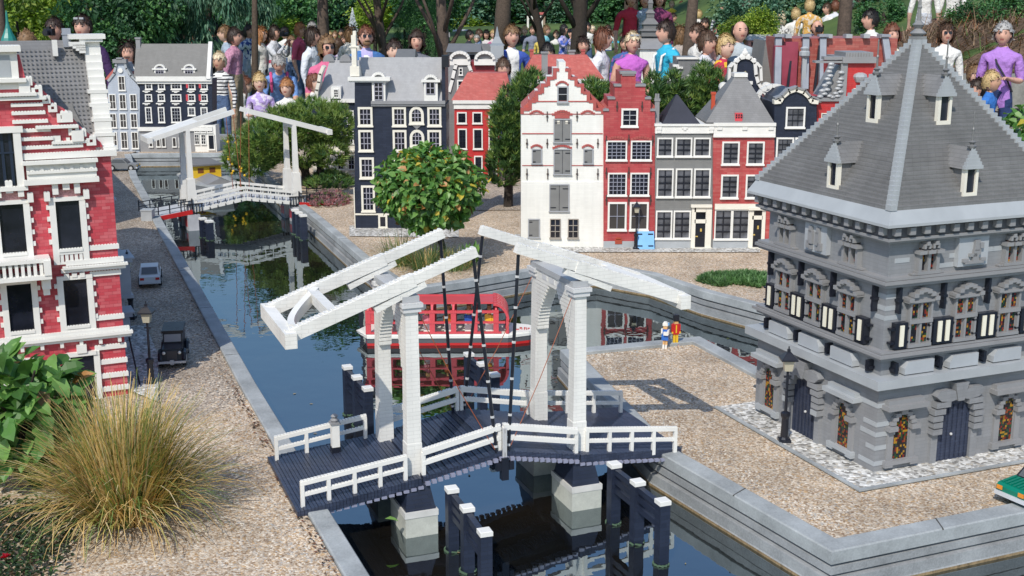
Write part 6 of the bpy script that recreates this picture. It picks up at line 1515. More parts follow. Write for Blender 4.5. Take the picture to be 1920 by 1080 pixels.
# dark ground cover with red flower in the front left corner
m = MB()
for i in range(3000):
    x = rnd.uniform(-.22,.12); y = rnd.uniform(-.12,.30)
    if x > .02+.25*(.3-y)*rnd.random(): continue
    m.cm = rnd.choices((0,1,2),(6,3,2))[0]; v = rv(); leaf2(m, Vector((x,y,rnd.uniform(.0,.03))), Vector((v.x,v.y,.3)), Vector((0,0,1)), rnd.uniform(.010,.02), .008)
o = m.build('ground_cover', [leafm('creeper_dark',(.02,.045,.018)),leafm('creeper_green',(.05,.10,.03)),leafm('creeper_brown',(.09,.06,.035))]); o.location = (-1.02,2.42,.004); o['kind'] = 'stuff'; o['label'] = 'dark creeping ground cover in the front left corner'
g = G(11,1046,.03); m = MB()
for i in range(14): v = rv(); leaf2(m, Vector((0,0,.0)), Vector((v.x,v.y,.5)), Vector((0,0,1)), .013, .010)
o = m.build('flower', leafm('flower_red',(.5,.01,.03))); o.location = g; tag(o,'small red flower in the ground cover at the bottom left','flower')
m = MB()
leaf4(m, Vector((-.02,0,0)), Vector((1,-.1,.05)), Vector((0,0,1)), .034,.018,.2,.2); o = m.build('fallen_leaf', LG[2]); o.location = (-.285,2.735,-.030); tag(o,'green leaf stuck on the footing of the left bridge pier','leaf')
# scattered fallen leaves and moss along the left kerb
m = MB(); mk = offs(LEFT,-.062)
for i in range(420):
    k = rnd.randrange(2,len(LEFT)-2); t = rnd.random(); p = mk[k].lerp(mk[k+1],t); v = rv(); m.cm = rnd.choice((0,1,2)); leaf2(m, Vector((p.x+rnd.uniform(-.02,.006),p.y,.007)), Vector((v.x,v.y,.15)), Vector((0,0,1)), rnd.uniform(.006,.014), .006)
o = m.build('leaf_litter', [leafm('litter_brown',(.12,.06,.03)),leafm('litter_dark',(.04,.03,.02)),leafm('litter_red',(.18,.06,.03))]); o['kind'] = 'stuff'; o['label'] = 'dead leaves along the left kerb'

# loose stones and twigs along the edges and in the foreground
m = MB(); r_ = random.Random(21); lk = offs(LEFT,-.075); ik = offs(ISL,-.085)
def stone(x,y,z,s):
    q = [Vector((r_.uniform(.6,1)*a*s,r_.uniform(.6,1)*b*s,r_.uniform(.5,.8)*c*s)) for a,b,c in ((1,0,0),(0,1,0),(-1,0,0),(0,-1,0),(0,0,1))]; m.cm = r_.choice((0,1,2,3)); m.add([(x+p.x,y+p.y,z+p.z) for p in q],[(0,1,4),(1,2,4),(2,3,4),(3,0,4)])
for i in range(2600):
    if i % 3 == 0: k = r_.randrange(1,6); p = lk[k].lerp(lk[k+1],r_.random()); stone(p.x-abs(r_.gauss(0,.05)),p.y,.004,r_.uniform(.002,.005))
    elif i % 3 == 1: k = r_.randrange(3,6); p = ik[k].lerp(ik[k+1],r_.random()); stone(p.x+abs(r_.gauss(0,.03)),p.y+abs(r_.gauss(0,.03)),.0,r_.uniform(.002,.0045))
    else: y_ = r_.uniform(2.4,3.4); stone(r_.uniform(-1.1,-.39-(y_-2.4)*.41),y_,.004,r_.uniform(.002,.0045))
o = m.build('loose_stones', [plas('stone_tan',(.42,.32,.22),.8),plas('stone_pale',(.6,.55,.47),.8),plas('stone_brown',(.22,.15,.09),.8),plas('stone_grey',(.34,.33,.31),.8)]); o['kind'] = 'stuff'; o['label'] = 'loose stones scattered over the gravel'
# ------------------------------------------------------------ visitors
def skinned(joints, edges, segs):
    """joints: name -> (pos, (rx, ry)); grow one continuous surface with a skin modifier"""
    names = list(joints); idx = {n:i for i,n in enumerate(names)}
    me = bpy.data.meshes.new('tmp'); me.from_pydata([joints[n][0] for n in names], [(idx[a],idx[b]) for a,b in edges], [])
    o = bpy.data.objects.new('tmp', me); COL.objects.link(o)
    md = o.modifiers.new('s','SKIN'); md.use_smooth_shade = True; md.branch_smoothing = .4
    for i,n in enumerate(names): sv = me.skin_vertices[0].data[i]; sv.radius = joints[n][1]; sv.use_root = (n == 'pelvis')
    o.modifiers.new('u','SUBSURF').levels = 1
    dg = bpy.context.evaluated_depsgraph_get(); ev = o.evaluated_get(dg); em = ev.to_mesh()
    vs = [v.co.copy() for v in em.vertices]; fs = [tuple(p.vertices) for p in em.polygons]
    ev.to_mesh_clear(); bpy.data.objects.remove(o); bpy.data.meshes.remove(me)
    mats = []
    for f in fs:
        c = sum((vs[i] for i in f), Vector())/len(f); best = None
        for a,b,mi in segs:
            A = joints[a][0]; B = joints[b][0]; d = B-A; t = max(0,min(1,(c-A).dot(d)/max(d.length_squared,1e-9))); r = (joints[a][1][0]*(1-t)+joints[b][1][0]*t)
            q = (c-A-d*t).length/max(r,.01)
            if best is None or q < best[0]: best = (q,mi)
        mats.append(best[1])
    return vs, fs, mats
V = lambda *a: Vector(a)
def add_head(vs, fs, ms, c, k=1.0, turn=0.0, nod=0.0):
    nu, nv = 20, 16; base = len(vs); rot = Matrix.Rotation(turn,3,'Z') @ Matrix.Rotation(nod,3,'X')
    def shape(a, b):
        x = math.sin(b)*math.sin(a); y = -math.sin(b)*math.cos(a); z = math.cos(b)
        w = .085*(1-.30*max(0,-z)**1.6-.02); dpt = .098*(1-.10*max(0,-z)); h = .118
        p = V(x*w, y*dpt, z*h)
        front = max(0,-y)
        if front > 0:
            p.y -= .028*front**3*math.exp(-((x/.16)**2))*math.exp(-(((z+.12)/.17)**2))      # nose
            p.y += .017*front*math.exp(-(((abs(x)-.38)/.17)**2))*math.exp(-(((z-.08)/.13)**2))  # eye sockets
            p.y -= .006*front*math.exp(-(((z-.24)/.08)**2))*math.exp(-((x/.6)**2))               # brow
            p.y -= .010*front*math.exp(-((x/.35)**2))*math.exp(-(((z+.80)/.15)**2))              # chin
            p.y -= .005*front*math.exp(-((x/.3)**2))*math.exp(-(((z+.46)/.09)**2))               # lips
        return p
    for j in range(nv+1):
        for i in range(nu): vs.append(c+rot@(shape(2*math.pi*i/nu, math.pi*j/nv+1e-4)*k))
    for j in range(nv):
        for i in range(nu):
            a = base+j*nu+i; b = base+j*nu+(i+1)%nu; fs.append((a,b,b+nu,a+nu))
            aa = 2*math.pi*(i+.5)/nu; bb = math.pi*(j+.5)/nv; x = math.sin(bb)*math.sin(aa); z = math.cos(bb); y = -math.sin(bb)*math.cos(aa)
            ms.append(5 if (y < -.55 and abs(x) < .36 and -.55 < z < -.36) else 0)
    def blob(p, r, mi, sc):
        b0 = len(vs); n = 6
        for j in range(5):
            for i in range(n): a = 2*math.pi*i/n; t = math.pi*j/4+1e-3; vs.append(c+rot@((p+V(r*sc[0]*math.sin(t)*math.cos(a), r*sc[1]*math.sin(t)*math.sin(a), r*sc[2]*math.cos(t)))*k))
        for j in range(4):
            for i in range(n): fs.append((b0+j*n+i,b0+j*n+(i+1)%n,b0+(j+1)*n+(i+1)%n,b0+(j+1)*n+i)); ms.append(mi)
    for s in (-1,1):
        blob(V(s*.031,-.078,.010),.014,4,(1.15,.7,.62)); blob(V(s*.031,-.086,.030),.016,4,(1.25,.5,.22)); blob(V(s*.082,.005,-.005),.026,0,(.3,.7,1.05))
def person_mesh(name, pose='stand', build='man', sleeve='short', bottoms='long'):
    J = {}; cw = {'man':1.0,'woman':.90,'child':.86}[build]; hw = {'man':1.0,'woman':1.10,'child':.9}[build]
    lean = 0.0; squat = 0.0
    if pose == 'lean': lean = .75
    if pose == 'squat': squat = 1
    pz = .93; py = 0
    if squat: pz = .38; py = .12
    J['pelvis'] = (V(0,py,pz),(.170*hw,.125)); 
    def up(h, f=0): return V(0, py-math.sin(lean if not squat else .35)*h+f, pz+math.cos(lean if not squat else .35)*h)
    J['waist'] = (up(.17),(.155*cw,.112)); J['chest'] = (up(.36,-.01),(.185*cw,.125)); J['upper'] = (up(.46),(.150*cw,.095)); J['neck'] = (up(.53),(.060,.062)); J['skull'] = (up(.59,-.01),(.054,.058))
    E = [('pelvis','waist'),('waist','chest'),('chest','upper'),('upper','neck'),('neck','skull')]
    S = [('pelvis','waist',2),('waist','chest',1),('chest','upper',1),('upper','neck',1),('neck','skull',0)]
    S[0] = ('pelvis','waist',1) if build == 'woman' else S[0]
    ch = J['upper'][0]
    for s,n in ((-1,'l'),(1,'r')):
        sh = ch+V(s*.195*cw,.005,-.030)
        if pose == 'camera': el = sh+V(s*.07,-.16,-.17); wr = el+V(-s*.14,-.10,.20)
        elif pose == 'lean' or squat: el = sh+V(s*.05,-.10,-.25); wr = el+V(-s*.05,-.20,-.10)
        elif pose == 'hold': el = sh+V(s*.05,.02,-.27); wr = el+V(-s*.10,-.19,.04)
        else: el = sh+V(s*.055,.03,-.27); wr = el+V(s*.01,-.07,-.23)
        J['sh'+n] = (sh,(.072,.070)); J['el'+n] = (el,(.050,.050)); J['wr'+n] = (wr,(.029,.027))
        d = (wr-el).normalized(); pm = wr+d*.065; J['pm'+n] = (pm,(.034,.020))
        E += [('upper','sh'+n),('sh'+n,'el'+n),('el'+n,'wr'+n),('wr'+n,'pm'+n)]
        S += [('upper','sh'+n,1),('sh'+n,'el'+n,1 if sleeve != 'none' else 0),('el'+n,'wr'+n,1 if sleeve == 'long' else 0),('wr'+n,'pm'+n,0)]
        side = V(1,0,0)-d*d.x
        if side.length < .2: side = V(0,1,0)-d*d.y
        side.normalize(); pal = side.cross(d)
        for fi,(o,l) in enumerate(((-.027,.066),(-.009,.076),(.009,.072),(.026,.056))):
            a = pm+side*o+d*.030; b = a+d*l*.5+pal*.010; c2 = b+d*l*.42+pal*.026
            for q,(pp,r) in enumerate(((a,.0088),(b,.0080),(c2,.0066))): J[f'f{n}{fi}{q}'] = (pp,(r,r))
            E += [('pm'+n,f'f{n}{fi}0'),(f'f{n}{fi}0',f'f{n}{fi}1'),(f'f{n}{fi}1',f'f{n}{fi}2')]; S += [(f'f{n}{fi}0',f'f{n}{fi}2',0)]
        a = wr+d*.032-side*s*.034; b = a+d*.035-side*s*.018+pal*.012; J['t0'+n] = (a,(.011,.011)); J['t1'+n] = (b,(.0085,.0085)); E += [('wr'+n,'t0'+n),('t0'+n,'t1'+n)]; S += [('t0'+n,'t1'+n,0)]
        hp = V(s*.088*hw,py,pz-.06); kn = V(s*.095,-.015,.50) if not squat else V(s*.16,-.28,.46); an = V(s*.098,.025,.085) if not squat else V(s*.12,-.02,.085)
        J['hp'+n] = (hp,(.092*hw,.092)); J['kn'+n] = (kn,(.058,.060)); J['an'+n] = (an,(.040,.043)); J['toe'+n] = (an+V(s*.015,-.15,-.045),(.040,.028))
        E += [('pelvis','hp'+n),('hp'+n,'kn'+n),('kn'+n,'an'+n),('an'+n,'toe'+n)]
        S += [('pelvis','hp'+n,2),('hp'+n,'kn'+n,2),('kn'+n,'an'+n,2 if bottoms == 'long' else 0),('an'+n,'toe'+n,3)]
    vs, fs, ms = skinned(J, E, S)
    k = 1.16 if build == 'child' else 1.0
    hc = J['skull'][0]+V(0,-.022,.088*k); add_head(vs, fs, ms, hc, k, 0, -.12 if not lean else .35)
    me = bpy.data.meshes.new(name); me.from_pydata(vs, [], fs); me.polygons.foreach_set('use_smooth',[True]*len(fs))
    for i in range(6): me.materials.append(SKINS[0])
    me.polygons.foreach_set('material_index', ms); me.update()
    return me, hc, k, (-.12 if not lean else .35)
SKINS = [plas('skin_tanned',(.52,.30,.20),.55,.14,.4,16), plas('skin_light',(.66,.43,.33),.55,.14,.4,16), plas('skin_ruddy',(.60,.34,.255),.55,.16,.4,16)]
EYE = plas('eye_dark',(.03,.02,.018),.35); LIP = plas('lip',(.40,.13,.11),.5)
def hair_mesh(style, k):
    mb = MB(); nu, nv = 22, 16; vs = []; keep = []
    jit = {'curly':.034,'permed':.022,'bob':.012,'long':.012}.get(style,.012); r0 = {'curly':1.24,'permed':1.19,'bob':1.15,'long':1.13}.get(style,1.15)
    for j in range(nv+1):
        for i in range(nu):
            a = 2*math.pi*i/nu; b = math.pi*j/nv+1e-4; x = math.sin(b)*math.sin(a); y = -math.sin(b)*math.cos(a); z = math.cos(b)
            p = V(x*.087*r0, y*.101*r0+.006, z*.122*r0+.004); n_ = noise.noise(V(x,y,z)*(7 if jit > .02 else 5.5)+V(len(style),0,0)); p += V(x,y,z)*jit*n_
            if style in ('long','bob') and z < 0 and y > -.35: p.x = (math.copysign(1,x) if abs(x) > .05 else 1)*abs(x)/max(.2,math.sin(b))*.089*r0 if b < 3.0 else p.x; p.z *= (1.5 if style == 'long' else .95)
            vs.append(p*k)
    fs = []
    for j in range(nv):
        for i in range(nu):
            a = 2*math.pi*(i+.5)/nu; b = math.pi*(j+.5)/nv; x = math.sin(b)*math.sin(a); y = -math.sin(b)*math.cos(a); z = math.cos(b)
            front = -y; n2 = noise.noise(V(a*3,b*3,len(style)))
            lim = .32+.14*n2 if front > .55 else (.10 if front > .1 else (-.42 if front > -.35 else -.62))
            if style == 'fringe': lim = .16+.1*n2 if front > .5 else (-.15 if front > .1 else -.5)
            if style == 'curly': lim = .40 if front > .55 else (-.35 if front > .05 else -.8)
            if style == 'bob': lim = .36 if front > .6 else (-.45 if front > -.05 else -.8)
            if style == 'long': lim = .5 if front > .6 else (-.5 if front > .0 else -.97)
            if style == 'balding': lim = 2 if (front > -.35 or z > .62) else -.5
            if style == 'balding' and abs(x) > .75 and z < .3 and z > -.3 and front < .25: lim = -.35
            if style == 'pony': lim = .42 if front > .5 else (-.2 if front > .0 else -.55)
            if z > lim:
                q = j*nu+i; fs.append((q, j*nu+(i+1)%nu, (j+1)*nu+(i+1)%nu, (j+1)*nu+i))
    mb.add(vs, fs)
    if style == 'pony': mb.tube([V(0,.10,.03)*k,V(0,.15,.01)*k,V(0,.16,-.06)*k,V(0,.145,-.13)*k],[.022,.03,.026,.008],8)
    r_ = random.Random(len(style)*7); L0 = {'long':.09,'bob':.07,'curly':.035,'permed':.03,'pony':.05}.get(style,.04)
    for i in range(260 if style != 'balding' else 40):
        f = r_.choice(fs); p = (vs[f[0]]+vs[f[2]])/2; n = V(p.x,p.y,p.z*.7).normalized(); d = V(r_.uniform(-.5,.5),r_.uniform(-.3,.3),-1); d = d-n*d.dot(n)+n*r_.uniform(.0,.35)
        if style in ('curly','permed'): d = rv(r_)+n*.6
        leaf2(mb, p+n*.002, d, n, L0*r_.uniform(.6,1.3)*k, .011*k)
    me = bpy.data.meshes.new('hair'); me.from_pydata(mb.v,[],mb.f); me.polygons.foreach_set('use_smooth',[True]*len(mb.f)); me.materials.append(EYE); me.update(); return me
HAIRC = {n:plas('hair_'+n.replace(' ','_'),c,.55,.25,scale=60) for n,c in {'brown':(.075,.040,.022),'dark brown':(.035,.020,.014),'black':(.014,.011,.011),'blond':(.50,.36,.17),'white blond':(.66,.55,.38),'light brown':(.20,.115,.055),'reddish brown':(.15,.055,.028),'ginger':(.36,.16,.06),'grey':(.36,.35,.34)}.items()}
CLOTH = {}
def cloth(col, pat=None):
    key = (col, pat)
    if key in CLOTH: return CLOTH[key]
    m, N, L, b = newmat('cloth_%d' % len(CLOTH)); CLOTH[key] = m; b.inputs['Roughness'].default_value = .85
    t = N.new('ShaderNodeTexCoord')
    if pat and pat[0] == 'stripe':
        s = N.new('ShaderNodeSeparateXYZ'); L.new(t.outputs['Object'], s.inputs[0]); f = N.new('ShaderNodeMath'); f.operation = 'MULTIPLY'; f.inputs[1].default_value = pat[2]; L.new(s.outputs[2], f.inputs[0])
        fr = N.new('ShaderNodeMath'); fr.operation = 'FRACT'; L.new(f.outputs[0], fr.inputs[0]); fac = N.new('ShaderNodeMath'); fac.operation = 'GREATER_THAN'; fac.inputs[1].default_value = .62; L.new(fr.outputs[0], fac.inputs[0])
    elif pat and pat[0] == 'band':
        s = N.new('ShaderNodeSeparateXYZ'); L.new(t.outputs['Object'], s.inputs[0]); f = N.new('ShaderNodeMath'); f.operation = 'SUBTRACT'; f.inputs[1].default_value = pat[2]; L.new(s.outputs[2], f.inputs[0]); g = N.new('ShaderNodeMath'); g.operation = 'ABSOLUTE'; L.new(f.outputs[0], g.inputs[0]); fac = N.new('ShaderNodeMath'); fac.operation = 'LESS_THAN'; fac.inputs[1].default_value = .03; L.new(g.outputs[0], fac.inputs[0])
    elif pat and pat[0] == 'open':     # open jacket over a shirt
        s = N.new('ShaderNodeSeparateXYZ'); L.new(t.outputs['Object'], s.inputs[0]); g = N.new('ShaderNodeMath'); g.operation = 'ABSOLUTE'; L.new(s.outputs[0], g.inputs[0]); l1 = N.new('ShaderNodeMath'); l1.operation = 'LESS_THAN'; l1.inputs[1].default_value = pat[2]; L.new(g.outputs[0], l1.inputs[0]); l2 = N.new('ShaderNodeMath'); l2.operation = 'LESS_THAN'; l2.inputs[1].default_value = -.01; L.new(s.outputs[1], l2.inputs[0]); fac = N.new('ShaderNodeMath'); fac.operation = 'MULTIPLY'; L.new(l1.outputs[0], fac.inputs[0]); L.new(l2.outputs[0], fac.inputs[1])
    elif pat:
        v = N.new('ShaderNodeTexNoise'); v.inputs['Scale'].default_value = pat[2]; v.inputs['Detail'].default_value = 1; L.new(t.outputs['Object'], v.inputs['Vector']); fac = N.new('ShaderNodeMath'); fac.operation = 'GREATER_THAN'; fac.inputs[1].default_value = .54; L.new(v.outputs['Fac'], fac.inputs[0])
    n = N.new('ShaderNodeTexNoise'); n.inputs['Scale'].default_value = 9; n.inputs['Detail'].default_value = 4; L.new(t.outputs['Object'], n.inputs['Vector'])
    bp = N.new('ShaderNodeBump'); bp.inputs['Strength'].default_value = .9; bp.inputs['Distance'].default_value = .05; L.new(n.outputs['Fac'], bp.inputs['Height']); L.new(bp.outputs[0], b.inputs['Normal'])
    if pat:
        mx = N.new('ShaderNodeMix'); mx.data_type = 'RGBA'; L.new(fac.outputs[0], mx.inputs[0]); mx.inputs[6].default_value = (*col,1); mx.inputs[7].default_value = (*pat[1],1); L.new(mx.outputs[2], b.inputs['Base Color'])
    else: b.inputs['Base Color'].default_value = (*col,1)
    return m
WT=(.72,.71,.68); JE=(.08,.13,.24); DK=(.03,.03,.04); KH=(.30,.24,.16); RD=(.50,.03,.05); NV=(.02,.04,.13); GY=(.32,.34,.37)
PM = {}; HMESH = {}
FORMS = {'M':('stand','man','short','long'),'ML':('stand','man','long','long'),'MC':('camera','man','long','long'),'W':('stand','woman','short','long'),'WL':('stand','woman','long','long'),'WN':('stand','woman','none','long'),'WC':('camera','woman','long','long'),'WH':('hold','woman','short','long'),'MH':('hold','man','long','long'),
 'C':('stand','child','short','long'),'CL':('stand','child','long','long'),'CH':('hold','child','short','short'),'B':('lean','woman','short','long'),'Q':('squat','man','long','long'),'MS':('stand','man','short','short')}
STAT = {'man':1.73,'woman':1.67,'child':1.66}
GL = plas('sunglass',(.012,.010,.012),.1)
def visitor(px, top, hp, face, form, hair, hcol, topm, botm, label, skin=0, extra=None):
    if form not in PM: PM[form] = person_mesh('person', *FORMS[form])
    me, hc, k, nod = PM[form]; child = FORMS[form][1] == 'child'
    hreal = .245 if not child else .215
    Y = FPX*hreal/hp; p = D(px, top, Y); tz = hill(p.x, Y) + (.04 if Y < 16.2 else 0)
    H0 = hc.z+.125*k
    sc_ = (p.z-tz)/H0; lo, hi = (.90,1.10) if not child else (.60,1.0)
    sc_ = max(lo, min(hi, sc_))
    if child and sc_ < .72: sc_ = .72
    o = bpy.data.objects.new('person', me); COL.objects.link(o)
    off = Matrix.Rotation(R(face),3,'Z') @ V(hc.x,hc.y,0)*sc_
    o.location = (p.x-off.x, Y-off.y, p.z-H0*sc_); o.rotation_euler = (0,0,R(face)); o.scale = (sc_,)*3
    tp = topm if isinstance(topm, bpy.types.Material) else cloth(topm); bt_ = botm if isinstance(botm, bpy.types.Material) else cloth(botm)
    for i,mt in enumerate((SKINS[skin], tp, bt_, cloth(DK), EYE, LIP)): o.material_slots[i].link = 'OBJECT'; o.material_slots[i].material = mt
    tag(o, label, 'person', 'visitors looking at the model town')
    if hair:
        key = (hair,k)
        if key not in HMESH: HMESH[key] = hair_mesh(hair,k)
        h = bpy.data.objects.new('hair', HMESH[key]); COL.objects.link(h); h.parent = o; h.location = hc; h.rotation_euler = (nod,0,0)
        h.material_slots[0].link = 'OBJECT'; h.material_slots[0].material = HAIRC[hcol]
    for e in (extra or ()):
        m = MB()
        if e == 'shades':
            for s in (-1,1): m.box(s*.030-.022,-.105,-.006,s*.030+.022,-.090,.024); m.box(s*.078-.003,-.095,.008,s*.078+.003,.01,.014)
            x = m.build('sunglasses', GL, o); x.location = hc; x.rotation_euler = (nod,0,0)
        if e == 'shades_up':
            for s in (-1,1): m.box(s*.032-.024,-.088,.096,s*.032+.024,-.066,.118)
            x = m.build('sunglasses', plas('shiny_lens',(.35,.37,.40),.08), o); x.location = hc
        if e == 'glasses':
            for s in (-1,1): m.bar((s*.030-.02,-.102,.008),(s*.030+.02,-.102,.008),.003,.003); m.bar((s*.030-.02,-.102,-.012),(s*.030+.02,-.102,-.012),.003,.003); m.bar((s*.05,-.102,.010),(s*.05,-.102,-.014),.003,.003); m.bar((s*.010,-.102,.010),(s*.010,-.102,-.014),.003,.003)
            x = m.build('glasses', GL, o); x.location = hc; x.rotation_euler = (nod,0,0)
        if e == 'beard':
            m.sphere((0,-.062,-.072),.05,10,7,(1.05,.65,.75)); m.box(-.03,-.104,-.050,.03,-.085,-.040); x = m.build('beard', HAIRC['light brown'], o, smooth=True); x.location = hc; x.rotation_euler = (nod,0,0)
        if e == 'moustache': m.box(-.032,-.112,-.050,.032,-.088,-.036); x = m.build('moustache', HAIRC['dark brown'], o); x.location = hc; x.rotation_euler = (nod,0,0)
        if e.startswith('strap'):
            c_ = {'strap':DK,'straps':(.60,.08,.22),'strapw':WT}[e]
            if e == 'straps' or e == 'strapw':
                for s in (-1,1): m.tube([V(s*.11,.10,1.30),V(s*.115,.02,1.44),V(s*.105,-.115,1.36),V(s*.10,-.135,1.20)],[.016]*4,6)
                if FORMS[form][0] == 'lean':
                    m = MB(); u_ = V(0,-math.sin(.75),math.cos(.75)); n_ = V(0,-math.cos(.75),-math.sin(.75)); b_ = V(0,0,.93)
                    for s in (-1,1): m.tube([b_+u_*.30+n_*.13+V(s*.11,0,0),b_+u_*.47+n_*.09+V(s*.11,0,0),b_+u_*.53-n_*.02+V(s*.115,0,0),b_+u_*.40-n_*.12+V(s*.11,0,0)],[.020]*4,6)
            else: m.tube([V(-.10,.02,1.44),V(-.03,-.125,1.30),V(.10,-.125,1.10),V(.15,-.05,.98)],[.011]*4,6)
            m.build('shoulder_strap', cloth(c_), o)
        if e == 'collar' or e == 'hood':
            c_ = cloth((.70,.42,.03)) if e == 'hood' else cloth(WT)
            m.loft([[(hc.x+.098*math.cos(a)*r_, .02+.085*math.sin(a)*r_, z) for a in [2*math.pi*i/12 for i in range(12)]] for z,r_ in ((1.375,1.45),(1.41,1.25),(1.45,.95),(1.462,.8))], caps=False); m.build('collar', c_, o, smooth=True)
        if e == 'hat': m.lathe([(.092*k,.03*k),(.094*k,.06*k),(.07*k,.115*k),(.02*k,.13*k)],(0,.004,0),12); x = m.build('hat', cloth(WT), o); x.location = hc
        if e == 'pinkcap': m.lathe([(.092*k,.04*k),(.09*k,.07*k),(.06*k,.115*k),(.02*k,.125*k)],(0,.004,0),12); x = m.build('cap', cloth((.6,.2,.25)), o); x.location = hc
        if e == 'bag': m.box(-.14,.12,.98,.14,.26,1.38); m.build('backpack', cloth((.5,.06,.2)), o)
    if FORMS[form][0] == 'camera':
        m = MB(); m.box(-.05,-.035,-.035,.05,.035,.04); m.cyl((0,-.03,0),(0,-.10,0),.032,.030,12); m.box(-.018,-.03,.04,.018,.02,.062)
        cm_ = m.build('camera_body', BLACK); q = o.location + Matrix.Rotation(R(face),3,'Z') @ V(hc.x+.02,hc.y-.15,hc.z-.015)*sc_; cm_.location = q; cm_.rotation_euler = (0,0,R(face)); cm_.name = 'hand_camera'
        tag(cm_, 'black camera held up by the ' + ' '.join(label.split()[:10]), 'camera')
    return o
fl = lambda a,b,s: cloth(a,('flower',b,s))
st = lambda a,b,n: cloth(a,('stripe',b,n))
op = lambda a,b,w: cloth(a,('open',b,w))
